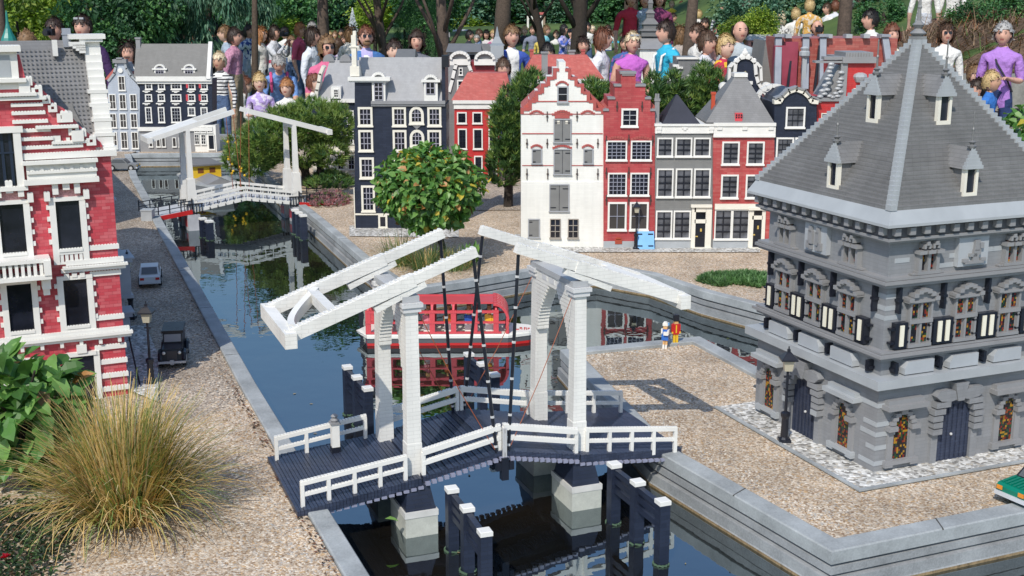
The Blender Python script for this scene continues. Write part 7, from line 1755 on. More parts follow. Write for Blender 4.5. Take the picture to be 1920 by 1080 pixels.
PEOPLE = [
 (51,61,36,160,'W','curly','light brown',WT,JE,'person with curly light brown hair just showing above the left roof',1),
 (100,36,41,-8,'MC','short','dark brown',(.20,.23,.30),JE,'man in a grey blue jacket photographing behind the left roof',2),
 (153,31,41,-6,'ML','short','dark brown',(.05,.02,.09),DK,'smiling man in dark purple jacket with sunglasses on his hair',2,('shades_up',)),
 (240,82,41,4,'M','long','dark brown',WT,JE,'long haired moustached man in a white shirt behind the blue grey house',2,('moustache',)),
 (304,73,22,10,'C','short','dark brown',(.15,.25,.45),JE,'dark haired child half hidden behind the wide black house roof',0),
 (338,57,26,-10,'W','short','reddish brown',(.30,.36,.48),JE,'woman with short dark red hair above the wide black house roof',2),
 (363,69,19,5,'C','short','reddish brown',(.4,.15,.12),JE,'small red haired child by the right end of the wide black house roof',2),
 (396,42,29,-70,'M','short','black',DK,DK,'dark bearded man in black shirt seen in profile by the weeping tree',2,('beard',)),
 (420,50,31,-75,'M','short','light brown',(.34,.42,.52),JE,'light brown haired man in pale blue tee looking left',1),
 (440,54,34,80,'M','short','dark brown',fl((.52,.26,.36),(.40,.18,.27),30),KH,'dark haired man in mottled pink shirt turned to the right',2),
 (410,100,33,-14,'CL','short','white blond',st((.72,.72,.70),(.02,.02,.03),17),JE,'blond boy in black and white striped sweater and jeans',0,('collar',)),
 (467,48,25,60,'ML','short','dark brown',fl((.60,.66,.75),(.04,.08,.28),14),(.35,.42,.52),'youth in blue and white flowered jacket and denim shorts',2),
 (490,54,27,70,'W','long','ginger',WT,DK,'woman with long fair hair in a loose white tee',1),
 (515,50,27,75,'WC','pony','dark brown',cloth((.62,.64,.70),('band',(.5,.04,.10),1.10)),JE,'woman with dark ponytail in white top with a red stripe',2),
 (546,68,20,30,'C','short','light brown',WT,JE,'fair child in white between the filming woman and the pink shirted man',1),
 (563,45,27,80,'M','short','ginger',(.58,.09,.17),JE,'red haired man in a crimson pink shirt',2),
 (585,43,25,20,'ML','short','grey',GY,JE,'man with dark grey hair behind the white hooded jacket',2),
 (586,54,34,75,'WL','bob','dark brown',(.66,.69,.74),(.55,.58,.63),'dark haired woman in a white hooded jacket and pale trousers',2),
 (522,104,36,12,'B','short','grey',(.16,.30,.60),JE,'grey haired person bending forward in light blue tee with pink straps',2,('straps',)),
 (486,139,34,8,'CH','fringe','blond',fl((.42,.32,.62),(.65,.6,.72),12),JE,'blond boy in a lilac tee shirt crouching by the pine',1),
 (537,149,34,-8,'C','fringe','ginger',WT,JE,'ginger haired boy in white facing us above the pine',1),
 (461,146,32,95,'Q','short','reddish brown',WT,KH,'crouching person in white tee behind the striped boy',1),
 (590,137,37,70,'C','short','reddish brown',WT,JE,'brown haired child in white left of the annex house roof',1),
 (613,72,42,26,'W','curly','light brown',(.62,.14,.26),JE,'woman with big curly hair and dark glasses in a pink tee',2,('shades',)),
 (634,74,24,150,'W','curly','brown',fl((.6,.6,.66),(.3,.2,.4),20),JE,'curly haired woman in flowered blouse seen from behind',1),
 (686,51,40,14,'ML','short','reddish brown',op((.06,.17,.42),(.44,.40,.66),.07),JE,'bearded man in sunglasses and a blue jacket with white collar',2,('shades','beard','collar')),
 (657,53,27,150,'W','long','light brown',WT,NV,'woman with long light brown hair in white beside the white chimney',1),
 (739,77,36,14,'C','short','dark brown',(.08,.10,.16),JE,'dark haired boy looking down behind the black house roof',1),
 (781,61,38,6,'M','curly','dark brown',(.14,.15,.18),JE,'man with wavy dark hair in a grey tee behind the black house roof',2),
 (618,60,14,10,'C','short','blond',(.5,.3,.25),JE,'tiny blond child far off beside the tree trunk',1),
 (628,59,14,0,'C','short','light brown',WT,JE,'tiny child in white far off among the trees',1),
 (640,55,16,0,'M','short','black',(.70,.50,.05),JE,'distant person in a yellow shirt with a black cap of hair',0),
 (703,63,14,60,'W','short','grey',(.70,.62,.60),JE,'distant person in a pink cap walking on the lawn',1,('pinkcap',)),
 (960,50,40,16,'ML','short','light brown',op((.05,.10,.42),(.74,.73,.71),.075),JE,'tall young man in an open blue jacket over a white tee',2),
 (944,111,36,10,'CL','fringe','brown',(.45,.46,.52),JE,'small boy in glasses in front of the blue jacketed man',2,('glasses',)),
 (1027,83,32,6,'C','fringe','black',(.4,.3,.4),JE,'child with black fringe above the red tiled roof',0),
 (1094,71,33,6,'W','pony','dark brown',WT,JE,'smiling woman with tied back dark hair in white',2),
 (1132,56,40,70,'WL','bob','reddish brown',(.68,.67,.70),(.30,.10,.34),'woman with red brown bob in a white blouse and purple waist',2),
 (1172,70,28,-20,'ML','short','dark brown',fl((.05,.12,.34),(.3,.1,.35),10),JE,'person in a dark blue patterned jacket behind the white blouse',2),
 (1187,63,40,10,'WN','short','white blond',(.52,.13,.52),KH,'blond woman in a magenta sleeveless top with sunglasses on her hair',2,('shades_up',)),
 (1248,41,42,-72,'M','short','dark brown',(.03,.42,.62),NV,'young man in a turquoise tee looking left with a white strap',2,('strapw',)),
 (1238,85,31,150,'C','short','white blond',WT,JE,'blond child in a white vest beside the turquoise tee man',1),
 (1277,52,32,160,'W','long','light brown',(.4,.35,.32),JE,'woman with long fair hair seen from behind next to the tree trunk',1),
 (1307,47,36,-70,'M','short','brown',WT,JE,'man in white shirt in profile left of the boy with a scarf',2),
 (1327,59,36,40,'CL','fringe','brown',fl((.62,.63,.68),(.12,.16,.30),9),JE,'brown haired boy in a patterned jacket with dark collar',2),
 (1322,35,24,-20,'M','short','dark brown',NV,JE,'dark haired man behind the boy with the patterned jacket',2),
 (1362,68,36,40,'CL','short','blond',(.50,.03,.07),JE,'blond boy in a red hooded top with yellow lining',1,('hood',)),
 (1389,39,40,10,'ML','balding','dark brown',(.42,.47,.50),JE,'balding man in a pale grey blue sweater',2),
 (1184,-14,24,10,'MS','short','brown',(.52,.03,.06),(.45,.02,.04),'person in red shirt and red shorts on the far path',2),
 (1210,-12,24,0,'ML','short','dark brown',(.28,.36,.45),JE,'person in pale blue jacket and jeans beside the one in red shorts',2),
 (1237,-14,24,0,'WL','bob','brown',(.22,.04,.12),(.22,.04,.12),'person in long maroon coat on the far path',2),
 (1358,4,22,0,'M','short','dark brown',st((.66,.66,.68),(.04,.05,.10),13),NV,'person in a navy striped tee and jeans on the far path',2),
 (1260,2,13,0,'C','short','blond',(.70,.52,.05),JE,'distant child in yellow near the top of the picture',1),
 (1278,3,14,0,'W','short','reddish brown',(.62,.40,.38),JE,'distant woman in pale pink seated near the yellow child',2),
 (1253,28,15,20,'C','short','ginger',WT,JE,'small ginger child on the far path left of the leaning trunk',2),
 (1263,26,16,70,'M','short','dark brown',WT,JE,'distant man in white near the leaning trunk',2),
 (1311,20,17,160,'W','short','blond',WT,JE,'distant blond woman in white right of the leaning trunk',1),
 (1340,36,16,160,'C','short','brown',WT,JE,'distant child in white seen from behind below the striped tee',1),
 (1464,25,23,168,'W','bob','white blond',fl((.62,.61,.58),(.15,.14,.14),22),KH,'white blond woman in a speckled blouse seen from behind',1),
 (1493,17,23,165,'M','short','blond',WT,KH,'blond boy in white tee seen from behind',1),
 (1519,0,25,170,'M','short','blond',fl((.62,.36,.10),(.65,.55,.45),16),NV,'blond man in orange flowered shirt seen from behind',2),
 (1533,38,32,-10,'MC','balding','brown',(.55,.28,.12),JE,'bald ruddy man filming above the brick hall',2),
 (1551,7,22,-70,'ML','short','brown',WT,DK,'brown haired youth in white left of the thick tree trunk',2),
 (1567,2,22,170,'M','short','reddish brown',(.60,.62,.66),DK,'person in pale shirt right against the thick tree trunk',2),
 (1594,-2,22,150,'WL','short','grey',(.66,.66,.66),JE,'grey haired woman in white right of the thick tree trunk',1),
 (1613,-5,22,-150,'M','short','brown',(.40,.46,.46),JE,'brown haired man in grey green tee right of the thick trunk',2),
 (1632,20,36,-82,'M','short','black',WT,JE,'black haired man in white shirt with hand at his face',2),
 (1674,49,38,8,'WL','curly','reddish brown',(.72,.66,.52),KH,'woman with frizzy reddish hair in a cream sweater',2),
 (1776,46,38,-6,'WL','bob','brown',(.74,.73,.70),KH,'woman in dark sunglasses and a white sweater on the right',2,('shades',)),
 (1883,45,42,-28,'WH','permed','grey',(.40,.20,.58),NV,'grey haired woman in a purple top with a shoulder strap',2,('strap',)),
 (1830,124,36,12,'CL','fringe','light brown',(.5,.12,.15),JE,'child with pale brown fringe behind the weigh house roof',1),
 (1833,150,43,-75,'ML','short','dark brown',(.10,.12,.16),JE,'dark haired man bending low, in profile, behind the weigh house roof',2),
 (1862,135,38.5,50,'CL','short','blond',(.03,.16,.50),JE,'fair haired boy in a bright blue shirt at the right',0),
 (1738,-44,27,160,'M','short','brown',WT,(.52,.55,.60),'person in white and pale trousers cut off by the top edge, left one',1),
 (1792,-48,27,150,'W','bob','brown',WT,(.55,.54,.5),'person in white and pale trousers cut off by the top edge, right one',1),
 (984,50,17,20,'ML','short','blond',DK,JE,'distant blond person in black in the middle of the crowd',1),
 (999,49,18,0,'M','short','brown',(.20,.22,.30),JE,'distant man in slate grey shirt in the crowd',2),
 (1025,49,19,70,'ML','short','light brown',(.22,.55,.62),JE,'distant man in a pale turquoise jacket looking right',2),
 (1043,58,15,10,'C','short','brown',WT,JE,'distant child in white right of the turquoise jacket',1),
 (1058,48,19,60,'WC','curly','black',fl((.45,.42,.65),(.05,.10,.42),7),JE,'distant dark haired woman filming in lilac and blue jacket',2),
 (1101,42,19,0,'M','short','black',WT,JE,'distant dark haired man in white beside the dark trunk',2),
 (1111,49,15,0,'C','short','white blond',(.5,.55,.62),JE,'toddler in a white hat carried in the distance',1,('hat',)),
 (1121,53,14,0,'M','short','brown',NV,JE,'distant person in navy right of the toddler',2),
 (1150,57,17,-30,'ML','short','brown',(.05,.42,.60),JE,'distant person in turquoise between the two women',2),
 (1166,63,16,-10,'W','short','brown',(.45,.25,.55),JE,'distant person in violet left of the magenta top',2),
 (881,58,19,80,'M','short','black',DK,JE,'distant dark haired person in black leaning beside the trunk',2),
 (894,66,15,0,'C','short','grey',(.5,.55,.66),JE,'distant child in pale blue right of the one in black',1),
 (899,56,17,90,'M','short','brown',(.16,.26,.46),JE,'distant man in a denim blue shirt',2),
 (925,57,17,10,'W','short','blond',fl((.60,.52,.55),(.45,.12,.28),6),JE,'distant fair woman in white jacket and pink top',1),
 (849,90,18,160,'C','short','light brown',KH,JE,'fair child behind the arched gable tops',1),
 (860,65,13,40,'W','short','ginger',WT,JE,'distant ginger person in white near the mini houses',1),
 (455,60,24,-40,'M','short','brown',(.55,.56,.6),JE,'distant brown haired man between the pink and the flowered shirts',2),
 (505,62,20,20,'W','bob','brown',(.50,.12,.16),JE,'distant woman in dull red left of the filming woman',2),
 (533,52,22,-30,'M','short','black',WT,JE,'distant black haired man in white right of the filming woman',2),
 (601,62,20,30,'W','short','blond',(.55,.6,.7),JE,'blond woman in pale blue in front of the straight dark trunk',1),
 (645,66,20,10,'M','short','brown',(.66,.64,.6),JE,'distant man in cream behind the curly haired women',2),
 (673,70,22,-20,'W','short','brown',(.4,.12,.2),JE,'woman in dark pink just left of the bearded man',2),
 (912,58,17,0,'W','bob','black',(.6,.58,.6),JE,'distant dark haired woman in pale top left of the chapel spire',2),
 (973,53,16,0,'M','short','brown',WT,JE,'distant man in white behind the tall young man',2),
 (1013,60,16,-20,'C','short','blond',(.65,.5,.12),JE,'distant child in mustard yellow between two men',1),
 (1072,55,18,-60,'ML','short','brown',(.28,.27,.26),JE,'distant man in dark grey right of the lilac and blue jacket',2),
 (1083,60,16,40,'W','bob','blond',(.6,.3,.35),JE,'distant blond woman in salmon pink before the black trunk',1),
 (1140,48,18,0,'M','short','dark brown',WT,JE,'distant dark haired man in white above the red brown bob',2),
 (1206,58,18,0,'C','short','brown',WT,JE,'distant child in white left of the turquoise tee',2),
 (1222,66,17,0,'W','bob','brown',(.3,.35,.5),JE,'distant woman in greyish blue before the grey mini church',2),
 (1345,48,22,-30,'W','bob','brown',(.12,.3,.25),JE,'woman in dark green between the two boys',2),
 (1412,60,22,20,'W','short','brown',(.6,.58,.5),JE,'woman in beige right of the balding man',2),
 (1437,30,20,160,'C','short','brown',(.55,.2,.2),JE,'child in brick red left of the white blond woman',1),
 (1653,40,22,150,'W','bob','brown',(.5,.52,.55),JE,'woman in light grey seen from behind near the frizzy haired woman',2),
]
for a in PEOPLE: visitor(*a)
# ------------------------------------------------------------ park behind: shrubs, trees, hedges, mini buildings
BG = {'a':[leafm('park_dark',(0.026,0.088,0.035),.6,.2),leafm('park_mid',(0.062,0.176,0.062),.6,.25),leafm('park_light',(0.120,0.280,0.090),.6,.3)],
      'y':[leafm('park_yellowgreen_dark',(0.090,0.162,0.022),.6,.3),leafm('park_yellowgreen',(0.195,0.300,0.038),.6,.35),leafm('park_yellowgreen_light',(0.312,0.390,0.065),.6,.35)],
      'b':[leafm('park_blue_dark',(0.034,0.108,0.067),.6,.2),leafm('park_blue',(0.099,0.220,0.143),.6,.25),leafm('park_blue_light',(0.190,0.323,0.209),.6,.3)],
      'l':[leafm('lime_dark',(0.112,0.196,0.021),.6,.3),leafm('lime',(0.260,0.390,0.039),.6,.35),leafm('lime_light',(0.408,0.504,0.084),.6,.35)]}
def clumpmesh(name, key, n, L, W, seed, clumps=55, rz=1.0, sx=1.0, droop=-.2, hollow=.6):
    r = random.Random(seed); mb = MB(); cs = []
    for i in range(clumps):
        v = rv(r); k = r.uniform(hollow,1.0); s = r.uniform(.16,.34); cs.append((V(v.x*k*sx,v.y*k*sx,v.z*k*rz), s, r.choices((0,1,2),(4,4,2))[0]))
    for i in range(n):
        c,s,mi = cs[i%clumps]; v = rv(r); p = c+v*s*r.uniform(.4,1)
        mb.cm = mi if r.random() < .7 else r.choice((0,1,2)); d = v+rv(r)*.6+V(0,0,droop); leaf2(mb, p, d, v+V(0,0,.5)+rv(r)*.4, L*r.uniform(.6,1.3), W*r.uniform(.7,1.2))
    me = bpy.data.meshes.new(name); me.from_pydata(mb.v,[],mb.f)
    for m in BG[key]: me.materials.append(m)
    me.polygons.foreach_set('material_index', mb.m); me.update(); return me
PROT = {k:[clumpmesh('foliage',k,3600,.13,.085,i*7+j) for j in range(2)] for i,k in enumerate('aybl')}
PROT['w'] = [clumpmesh('foliage','b',5200,.16,.05,91,70,1.2,.9,-1.6)]
COLM = clumpmesh('foliage','a',5200,.07,.05,55,120,1.0,1.0,.4,.9)
TCR = {k:clumpmesh('crown',k,9000,.085,.06,70+i,110,.8,1.0,-.2,.35) for i,k in enumerate('aby')}
def shrub(px, py, Y, rx, rz, key, label, j=0, name='park_shrub', rzrot=0):
    c = D(px, py, Y); g = hill(c.x, Y); r = empty(name, (c.x,Y,g), 0, label, 'shrub', 'shrubs and low trees behind the crowd')
    o = bpy.data.objects.new('foliage', PROT[key][j % len(PROT[key])] if key != 'c' else COLM); COL.objects.link(o); o.parent = r; o.location = (0,0,c.z-g); o.scale = (rx,rx,rz); o.rotation_euler = (0,0,rzrot)
    m = MB(); m.tube([(0,0,-.1),(.03,0,max(.1,(c.z-g)*.7)),(0,.02,max(.2,c.z-g))],[.05,.04,.02],6); m.build('stem', DBARK, r)
    return r
def tree(px, Y, rad, lean, crown, label, key='a', trunkm=None, pxtop=None, limbs=4, cz=2.6):
    crown = min(crown*.5, 1.15) if Y < 26 else 1.6; cz = 2.7 if Y < 26 else 2.85
    c = D(px, 60, Y); g = hill(c.x, Y); r = empty('park_tree', (c.x,Y,g), 0, label, 'tree', 'trees in the park behind the crowd')
    H = cz; m = MB(); m.tube([(0,0,-.2),(lean*.2,0,H*.3),(lean*.55,0,H*.6),(lean,0,H)],[rad*1.15,rad,rad*.85,rad*.5],10)
    for k in range(limbs):
        a = k*2.4+px; z0 = H*((.40 if lean < 0 or rad > .14 else .78)+.05*k); m.tube([(lean*z0/H,0,z0),(lean*z0/H+math.cos(a)*crown*.35,math.sin(a)*crown*.35,z0+.6),(lean+math.cos(a)*crown*.7,math.sin(a)*crown*.7,z0+1.2)],[rad*.4,rad*.25,rad*.1],6)
    m.build('trunk', trunkm or BARK, r, smooth=True)
    if crown:
        o = bpy.data.objects.new('crown', TCR[key]); COL.objects.link(o); o.parent = r; o.location = (lean,0,H+crown*.45); o.scale = (crown,crown,crown*.95); o.rotation_euler = (0,0,px)
    return r
SH = [ # px, py, Y, rx, rz, kind, label
 (30,40,19,.75,.62,'y','bright yellow green bush at the top left corner'),(95,20,20,.70,.60,'y','second yellow green bush behind the man with the camera'),(135,75,18.5,.40,.42,'y','lower yellow green bush between the two men on the left'),
 (190,35,17.5,.62,.75,'a','dark leafy bush right of the smiling man'),(255,20,18,.60,.75,'a','large dark leafy bush above the blue grey house'),(225,95,17,.40,.40,'a','low dark bush behind the long haired man'),
 (330,20,18.5,.62,.95,'w','weeping bluish tree foliage left of the striped boy'),(400,25,19,.60,.95,'w','weeping bluish tree foliage above the pink shirted man'),(300,50,19.5,.6,.7,'b','blue green bush behind the wide black house'),(460,15,21,.55,.8,'w','weeping foliage above the flowered jacket'),
 (520,20,26,.9,.9,'a','dark conifer mass left of the first trunk'),(535,62,22,.38,.32,'l','fresh green bush behind the filming woman'),(575,10,30,1.0,.9,'a','dark tree foliage behind the first trunk'),
 (640,15,30,1.1,.8,'b','shaded foliage right of the first trunk'),(672,40,27,.5,.6,'b','pale speckled bush behind the bearded man'),(700,25,26,.5,.35,'l','sunlit yellow leaves left of the branching tree'),
 (750,5,28,.9,.7,'b','tree foliage above the branching trunk'),(800,5,26,.8,.6,'a','dark foliage left of the tall bare trunk'),
 (870,20,27,.9,.7,'b','blue green foliage right of the tall bare trunk'),(930,10,27,.9,.7,'a','dark green foliage above the young man in blue'),(985,25,30,.8,.5,'a','shaded bushes left of the white frame'),(870,52,22,.45,.2,'l','low lime bush behind the person in black'),
 (1020,5,26,.8,.5,'b','foliage hanging above the crowd in the middle'),(1075,5,27,.8,.5,'a','dark foliage around the black trunk'),(1120,35,28,.75,.55,'a','deep shaded bush right of the black trunk'),(1150,15,29,.8,.7,'a','dark bush left of the red shorts'),(1180,58,22,.42,.28,'a','dark juniper mound below the red shorts'),(1230,55,24,.4,.3,'b','bluish mound beside the grey mini church'),
 (1300,55,21,.35,.3,'a','green bush behind the leaning trunk'),(1345,30,22,.45,.45,'a','dark bush behind the striped tee person'),(1400,30,23,.6,.5,'b','blue green bush at the top right of centre'),
 (1420,62,17.5,.34,.26,'l','lime green shrub behind the balding man'),(1450,50,18,.30,.28,'l','lime green shrub left of the white blond woman'),(1385,60,18.5,.3,.22,'y','yellow green shrub under the far path'),
 (1490,20,22,.6,.5,'b','bluish bush behind the row of people seen from behind'),(1560,15,24,.6,.5,'b','bluish bush behind the thick trunk'),(1680,15,21,.62,.42,'b','grey green spreading bush at the top right'),(1740,22,21,.55,.35,'b','grey green bush below the people in white'),
 (1655,50,18.6,.34,.25,'a','dark low bush above the frizzy haired woman'),(1500,5,27,1.0,.6,'b','bluish bush on the slope right of the lime shrubs'),(1350,8,24,.6,.5,'a','dark bush left of the blue green bush at the top'),(1820,30,20,.42,.25,'a','dark low shrub on the brown slope'),(1900,20,19,.5,.4,'a','dark shrub in the top right corner'),
 (1185,10,33,1.2,1.0,'a','distant dark trees behind the red shorts'),(1260,25,32,1.0,.8,'a','distant dark trees behind the yellow child'),(1330,10,33,1.2,1.0,'a','distant dark trees behind the striped tee'),(440,60,25,.8,.7,'a','dark undergrowth behind the people on the left'),(490,70,24,.6,.5,'a','dark undergrowth behind the woman in white tee'),(610,60,26,.7,.45,'a','dark hedge behind the first trunk'),(755,48,27,.4,.5,'b','speckled bush right of the branching tree')]
for i,a in enumerate(SH):
    a = list(a); px, Y = a[0], a[2]
    if (600 < px < 760 or 850 < px < 1380) and Y < 44 and a[5] != 'l' or px in (520,575,440,490): k_ = (43+i%3)/Y; a[2] *= k_; a[3] *= k_; a[4] *= k_
    elif px in (1420,1450,1385): a[2] = 20; a[0] = min(px,1428)
    elif 1480 < px < 1760: k_ = 1.22; a[1] -= 16; a[2] *= k_; a[3] *= k_*1.25; a[4] *= k_*1.2
    elif px in (400,460,535,300): k_ = 1.42; a[2] *= k_; a[3] *= k_; a[4] *= k_*.85
    elif px == 870: a[2] = 42; a[3] *= 1.9; a[4] *= 1.9
    shrub(*a, j=i, rzrot=i*1.3)
for (px,py,Y,rx,rz,lab) in ((758,55,21,.17,.42,'narrow clipped column hedge left of the pair'),(795,48,20.5,.28,.50,'broad clipped column hedge behind the dark haired man'),(822,55,21.5,.18,.45,'clipped column hedge beside the tall bare trunk')): shrub(px,py,Y,rx,rz,'c',lab,name='column_hedge')
tree(604,17.2,.095,.03,2.3,'straight dark trunk behind the white hooded jacket',key='a',cz=4.6)
tree(727,20,.075,-.25,2.2,'branching reddish trunk behind the boy and the man','b',cz=4.2)
tree(840,15.2,.080,-.12,2.0,'tall pale brown bare trunk in the middle of the crowd',key='b',cz=4.6)
tree(1082,22,.15,.10,2.6,'thick black trunk with spreading branches behind the crowd','a',DBARK,cz=4.4)
tree(1028,24,.08,-.5,2.2,'dark slanting trunk left of the thick black trunk','a',DBARK,cz=4.2)
tree(1285,17.5,.095,.14,1.6,'leaning brown trunk behind the turquoise tee',key='b',cz=4.6)
tree(1580,16.8,.105,.04,1.5,'thick brown trunk among people seen from behind',key='y',cz=4.6)
tree(472,19,.055,.1,1.2,'thin reddish trunk behind the flowered jacket',key='b',cz=4)
tree(118,20,.07,.1,1.8,'thin dark trunk in the yellow green bushes at the left',key='y',cz=3.6)
tree(2,16.5,.09,0,1.3,'grey trunk at the left edge behind the town house roof',key='y',cz=4.2)
tree(300,21,.16,.2,2.6,'big tree behind the weeping foliage',key='b',cz=4.2)
for (px,Y,k) in ((380,30,'a'),(700,34,'a'),(940,32,'b'),(1180,36,'a'),(1400,30,'b'),(160,28,'y'),(1750,32,'a')): tree(px,Y,.2,.2,3.2,{'a':'large dark park tree','b':'large bluish park tree','y':'large yellow green park tree'}[k]+' in the far background near '+{380:'the left',700:'the branching trunk',940:'the middle',1180:'the red shorts',1400:'the lime shrubs',160:'the top left',1750:'the brown slope'}[px],k,cz=5.0)
# far wood behind everything
mb = MB(); r_ = random.Random(5)
for i in range(24000):
    x = r_.uniform(-40,40); top = 7+2.2*noise.noise(V(x*.16,1,0))+1.2*noise.noise(V(x*.5,4,0)); z = -.9+(top+.9)*r_.random()**.8; y = 52+3*noise.noise(V(x*.35,z*.5,2))+r_.uniform(-.8,.8)
    mb.cm = 0 if noise.noise(V(x*.6,z*.6,9)) < 0.05 else 1; v = rv(r_); leaf2(mb, V(x,y,z), V(v.x,v.y*.4,v.z), V(0,-1,.4)+v*.4, r_.uniform(.4,.8), r_.uniform(.3,.5))
o = mb.build('far_wood', BG['a'][:2]); o['kind'] = 'stuff'; o['label'] = 'dense dark wood closing the view'
# sunlit lawn in the distance
# dry brown heather on the right hand slope
mb = MB(); r_ = random.Random(8)
for i in range(9000):
    x = r_.uniform(3.6,9.5); y = r_.uniform(15.2,20.5)
    if x < 3.9+.12*(y-15): continue
    z = hill(x,y); a = r_.uniform(0,6.28); d = V(math.cos(a),math.sin(a)*.6-.4,r_.uniform(.25,.9)); mb.cm = r_.choices(range(5),(5,4,3,2,1))[0]
    p = V(x,y,z+.02+.12*abs(noise.noise(V(x*1.5,y*1.5,0)))); L = r_.uniform(.14,.34); d.normalize(); q = p+d*L; s = d.cross(V(0,0,1)).normalized()*.008; mb.add([p+s,p-s,q-s*.3+V(0,0,-.04),q+s*.3+V(0,0,-.04)],[(0,1,2,3)])
o = mb.build('dry_heath', [leafm('heath_brown',(.20,.12,.08),.8,.1),leafm('heath_tan',(.30,.21,.13),.8,.1),leafm('heath_dark',(.08,.05,.035),.8,.1),leafm('heath_rust',(.27,.11,.045),.8,.1),leafm('heath_green',(.10,.16,.04),.8,.2)]); o['kind'] = 'stuff'; o['label'] = 'dry brown heath on the right hand slope'
mb = MB()
sx_ = [3.5+i*.5 for i in range(14)]; sy_ = [14.6+j*.5 for j in range(14)]
mb.add([(x,y,hill(x,y)+.02) for y in sy_ for x in sx_],[(j*14+i,j*14+i+1,(j+1)*14+i+1,(j+1)*14+i) for j in range(13) for i in range(13)])
tag(mb.build('slope', concrete('dry_soil',(.13,.085,.055),8,.4,.95), smooth=True), kind='structure')
# low stone wall at the foot of the slope
a = D(1800,140,14.9); m = MB(); m.box(-1.2,0,-.4,1.6,.25,0); o = m.build('stone_wall', concrete('stone',(.22,.22,.2),12,.3)); o.location = (a.x+.4,14.9,a.z); tag(o,'low grey stone wall at the foot of the brown slope','wall')
# grey mini church with stepped spire
def mini(name, px, py, Y, label): p = D(px,py,Y); return empty(name, (p.x,Y,hill(p.x,Y)), 0, label, 'model building'), p.z-hill(p.x,Y)
r, z = mini('mini_church',1222,92,15.4,'grey toy church with tiered spire and white wall behind the turquoise tee')
k = 15.4/FPX
m = MB(); m.box(-22*k,0,0,22*k,.5,z); m.build('wall', WHITEB, r)
m = MB(); m.add([(-30*k,-.03,z),(30*k,-.03,z),(22*k,.28,z+26*k),(-24*k,.28,z+26*k),(-30*k,.6,z),(30*k,.6,z)],[(0,1,2,3),(3,2,5,4),(0,3,4),(1,5,2)]); m.build('roof', MGREY, r)
m = MB(); zb_ = z+22*k
for (w_,h0,h1,w2) in ((17,0,10,17),(20,10,14,14),(13,14,22,13),(16,22,34,6),(7,34,42,7),(9,42,50,3),(4,50,60,4),(5,60,78,.5)): m.loft([[(a*w_*k,.28+b*w_*k,zb_+h0*k) for a,b in ((-1,-1),(1,-1),(1,1),(-1,1))],[(a*w2*k,.28+b*w2*k,zb_+h1*k) for a,b in ((-1,-1),(1,-1),(1,1),(-1,1))]])
m.build('spire', DGREY, r)
r, z = mini('mini_chapel',932,100,13.8,'grey toy chapel with a sharp slate spire left of the young man in blue')
k = 13.8/FPX; m = MB(); m.box(-12*k,0,0,12*k,.2,z+14*k); m.build('wall', plas('chapel_grey',(.34,.36,.38),.5), r)
m = MB(); m.loft([[(a*w_*k,.1+b*w_*k,z+h*k) for a,b in ((-1,-1),(1,-1),(1,1),(-1,1))] for h,w_ in ((14,14),(18,10),(30,4),(48,.5))]); m.build('spire', plas('slate_blue',(.20,.23,.26),.5), r)
m = MB(); m.add([(-70*k,.1,z),(-5*k,.1,z),(-10*k,.3,z+16*k),(-60*k,.3,z+16*k),(-70*k,.5,z),(-5*k,.5,z)],[(0,1,2,3),(3,2,5,4),(0,3,4),(1,5,2)]); m.box(-66*k,.12,0,-8*k,.48,z); m.build('roof', DGREY, r)
def minihouse(px, py, w_, h_, rh, Y, wallm, roofm, label):
    r, z = mini('mini_house',px,py,Y,label); k = Y/FPX; w2 = w_*k/2
    m = MB(); m.box(-w2,0,max(0,z-1.0),w2,.35,z+h_*k); m.build('wall', wallm, r); m = MB(); m.add([(-w2*1.1,-.04,z+h_*k),(w2*1.1,-.04,z+h_*k),(w2*1.0,.17,z+(h_+rh)*k),(-w2*1.0,.17,z+(h_+rh)*k),(-w2*1.1,.39,z+h_*k),(w2*1.1,.39,z+h_*k)],[(0,1,2,3),(3,2,5,4),(0,3,4),(1,5,2)]); m.build('roof', roofm, r)
    for i in range(3): m = MB(); m.box(-w2*.75+i*w2*.55,-.008,z+h_*k*.3,-w2*.75+i*w2*.55+w2*.3,.0,z+h_*k*.75); m.build('window', GLASS if wallm is not REDB else WHITE, r)
minihouse(826,78,32,8,12,34,plas('mini_blue',(.04,.08,.16)),MGREY,'blue toy house with grey roof left of the tall bare trunk')
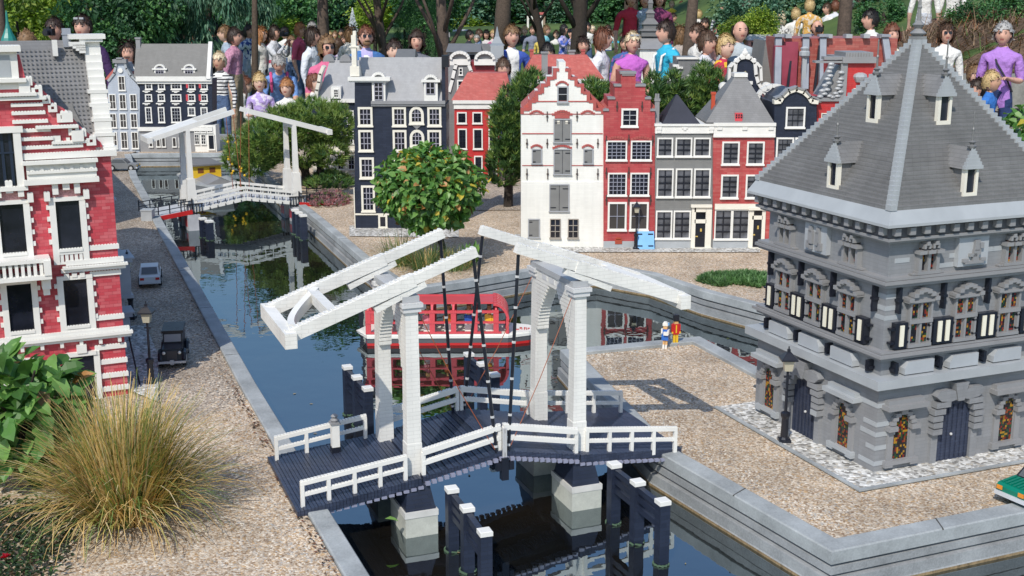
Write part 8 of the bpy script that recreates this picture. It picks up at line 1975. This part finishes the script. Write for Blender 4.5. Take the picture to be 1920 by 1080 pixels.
minihouse(862,74,30,8,10,38,CREAM,LGREY,'toy house with pale roof right of the tall bare trunk')
minihouse(944,52,20,10,8,41,plas('mini_pale',(.45,.47,.5)),LGREY,'pale grey toy tower house in the trees behind the chapel')
minihouse(1010,42,24,14,4,41,plas('mini_brown',(.30,.22,.16)),REDROOF,'brown toy building with white gate frame in the far trees')
minihouse(1405,24,34,16,12,40,REDB,REDROOF,'red toy house with white windows at the top right of centre')
minihouse(1350,84,40,8,9,20,plas('mini_pink',(.45,.22,.2)),LGREY,'low toy house with pale roof left of the balding man')
minihouse(1425,90,44,14,10,19.5,plas('mini_pink',(.45,.22,.2)),LGREY,'low toy house with pale roof and red wall right of the balding man')
minihouse(760,120,34,12,14,11.9,DGREY,DGREY,'dark grey toy house roof behind the boy')
minihouse(870,118,60,20,14,10.2,MGREY,DGREY,'grey toy house with glazed roof behind the arched gables')
# white gate frame
p = D(1000,60,39); m = MB(); k = 39/FPX; zt_ = D(1000,30,39).z-hill(p.x,39); m.box(-.2,0,0,-.14,.06,zt_); m.box(.24,0,0,.30,.06,zt_); m.box(-.1999,.001,zt_-.1,.2999,.061,zt_-.0001); o = m.build('gate_frame', WHITE); o.location = (p.x,39,hill(p.x,39)); tag(o,'white gate frame among the far trees','gate')
# green lamp head on the left
p = D(17,80,13.5); m = MB(); m.lathe([(.10,-1.6),(.10,-.02),(.09,0),(.075,.05),(.05,.10),(.03,.15),(.018,.2),(.014,.24),(.012,.30),(.004,.34)],(0,0,0),10); o = m.build('green_post', plas('teal_paint',(.02,.20,.17),.35,.1)); o.location = p; tag(o,'teal green lamp post top behind the left roof','lamp post')
# fountain spray behind the crowd
p = D(662,60,24); m = MB(); r_ = random.Random(3)
for i in range(500): h = r_.random(); a = r_.uniform(0,6.28); s = .20*(1-h)*math.sqrt(r_.random()); m.sphere((s*math.cos(a),s*math.sin(a),-.3+.75*h),.010,4,3)
o = m.build('fountain_spray', plas('spray',(.7,.74,.78),.2)); o.location = p; o['kind'] = 'stuff'; o['label'] = 'white fountain spray in the shade'
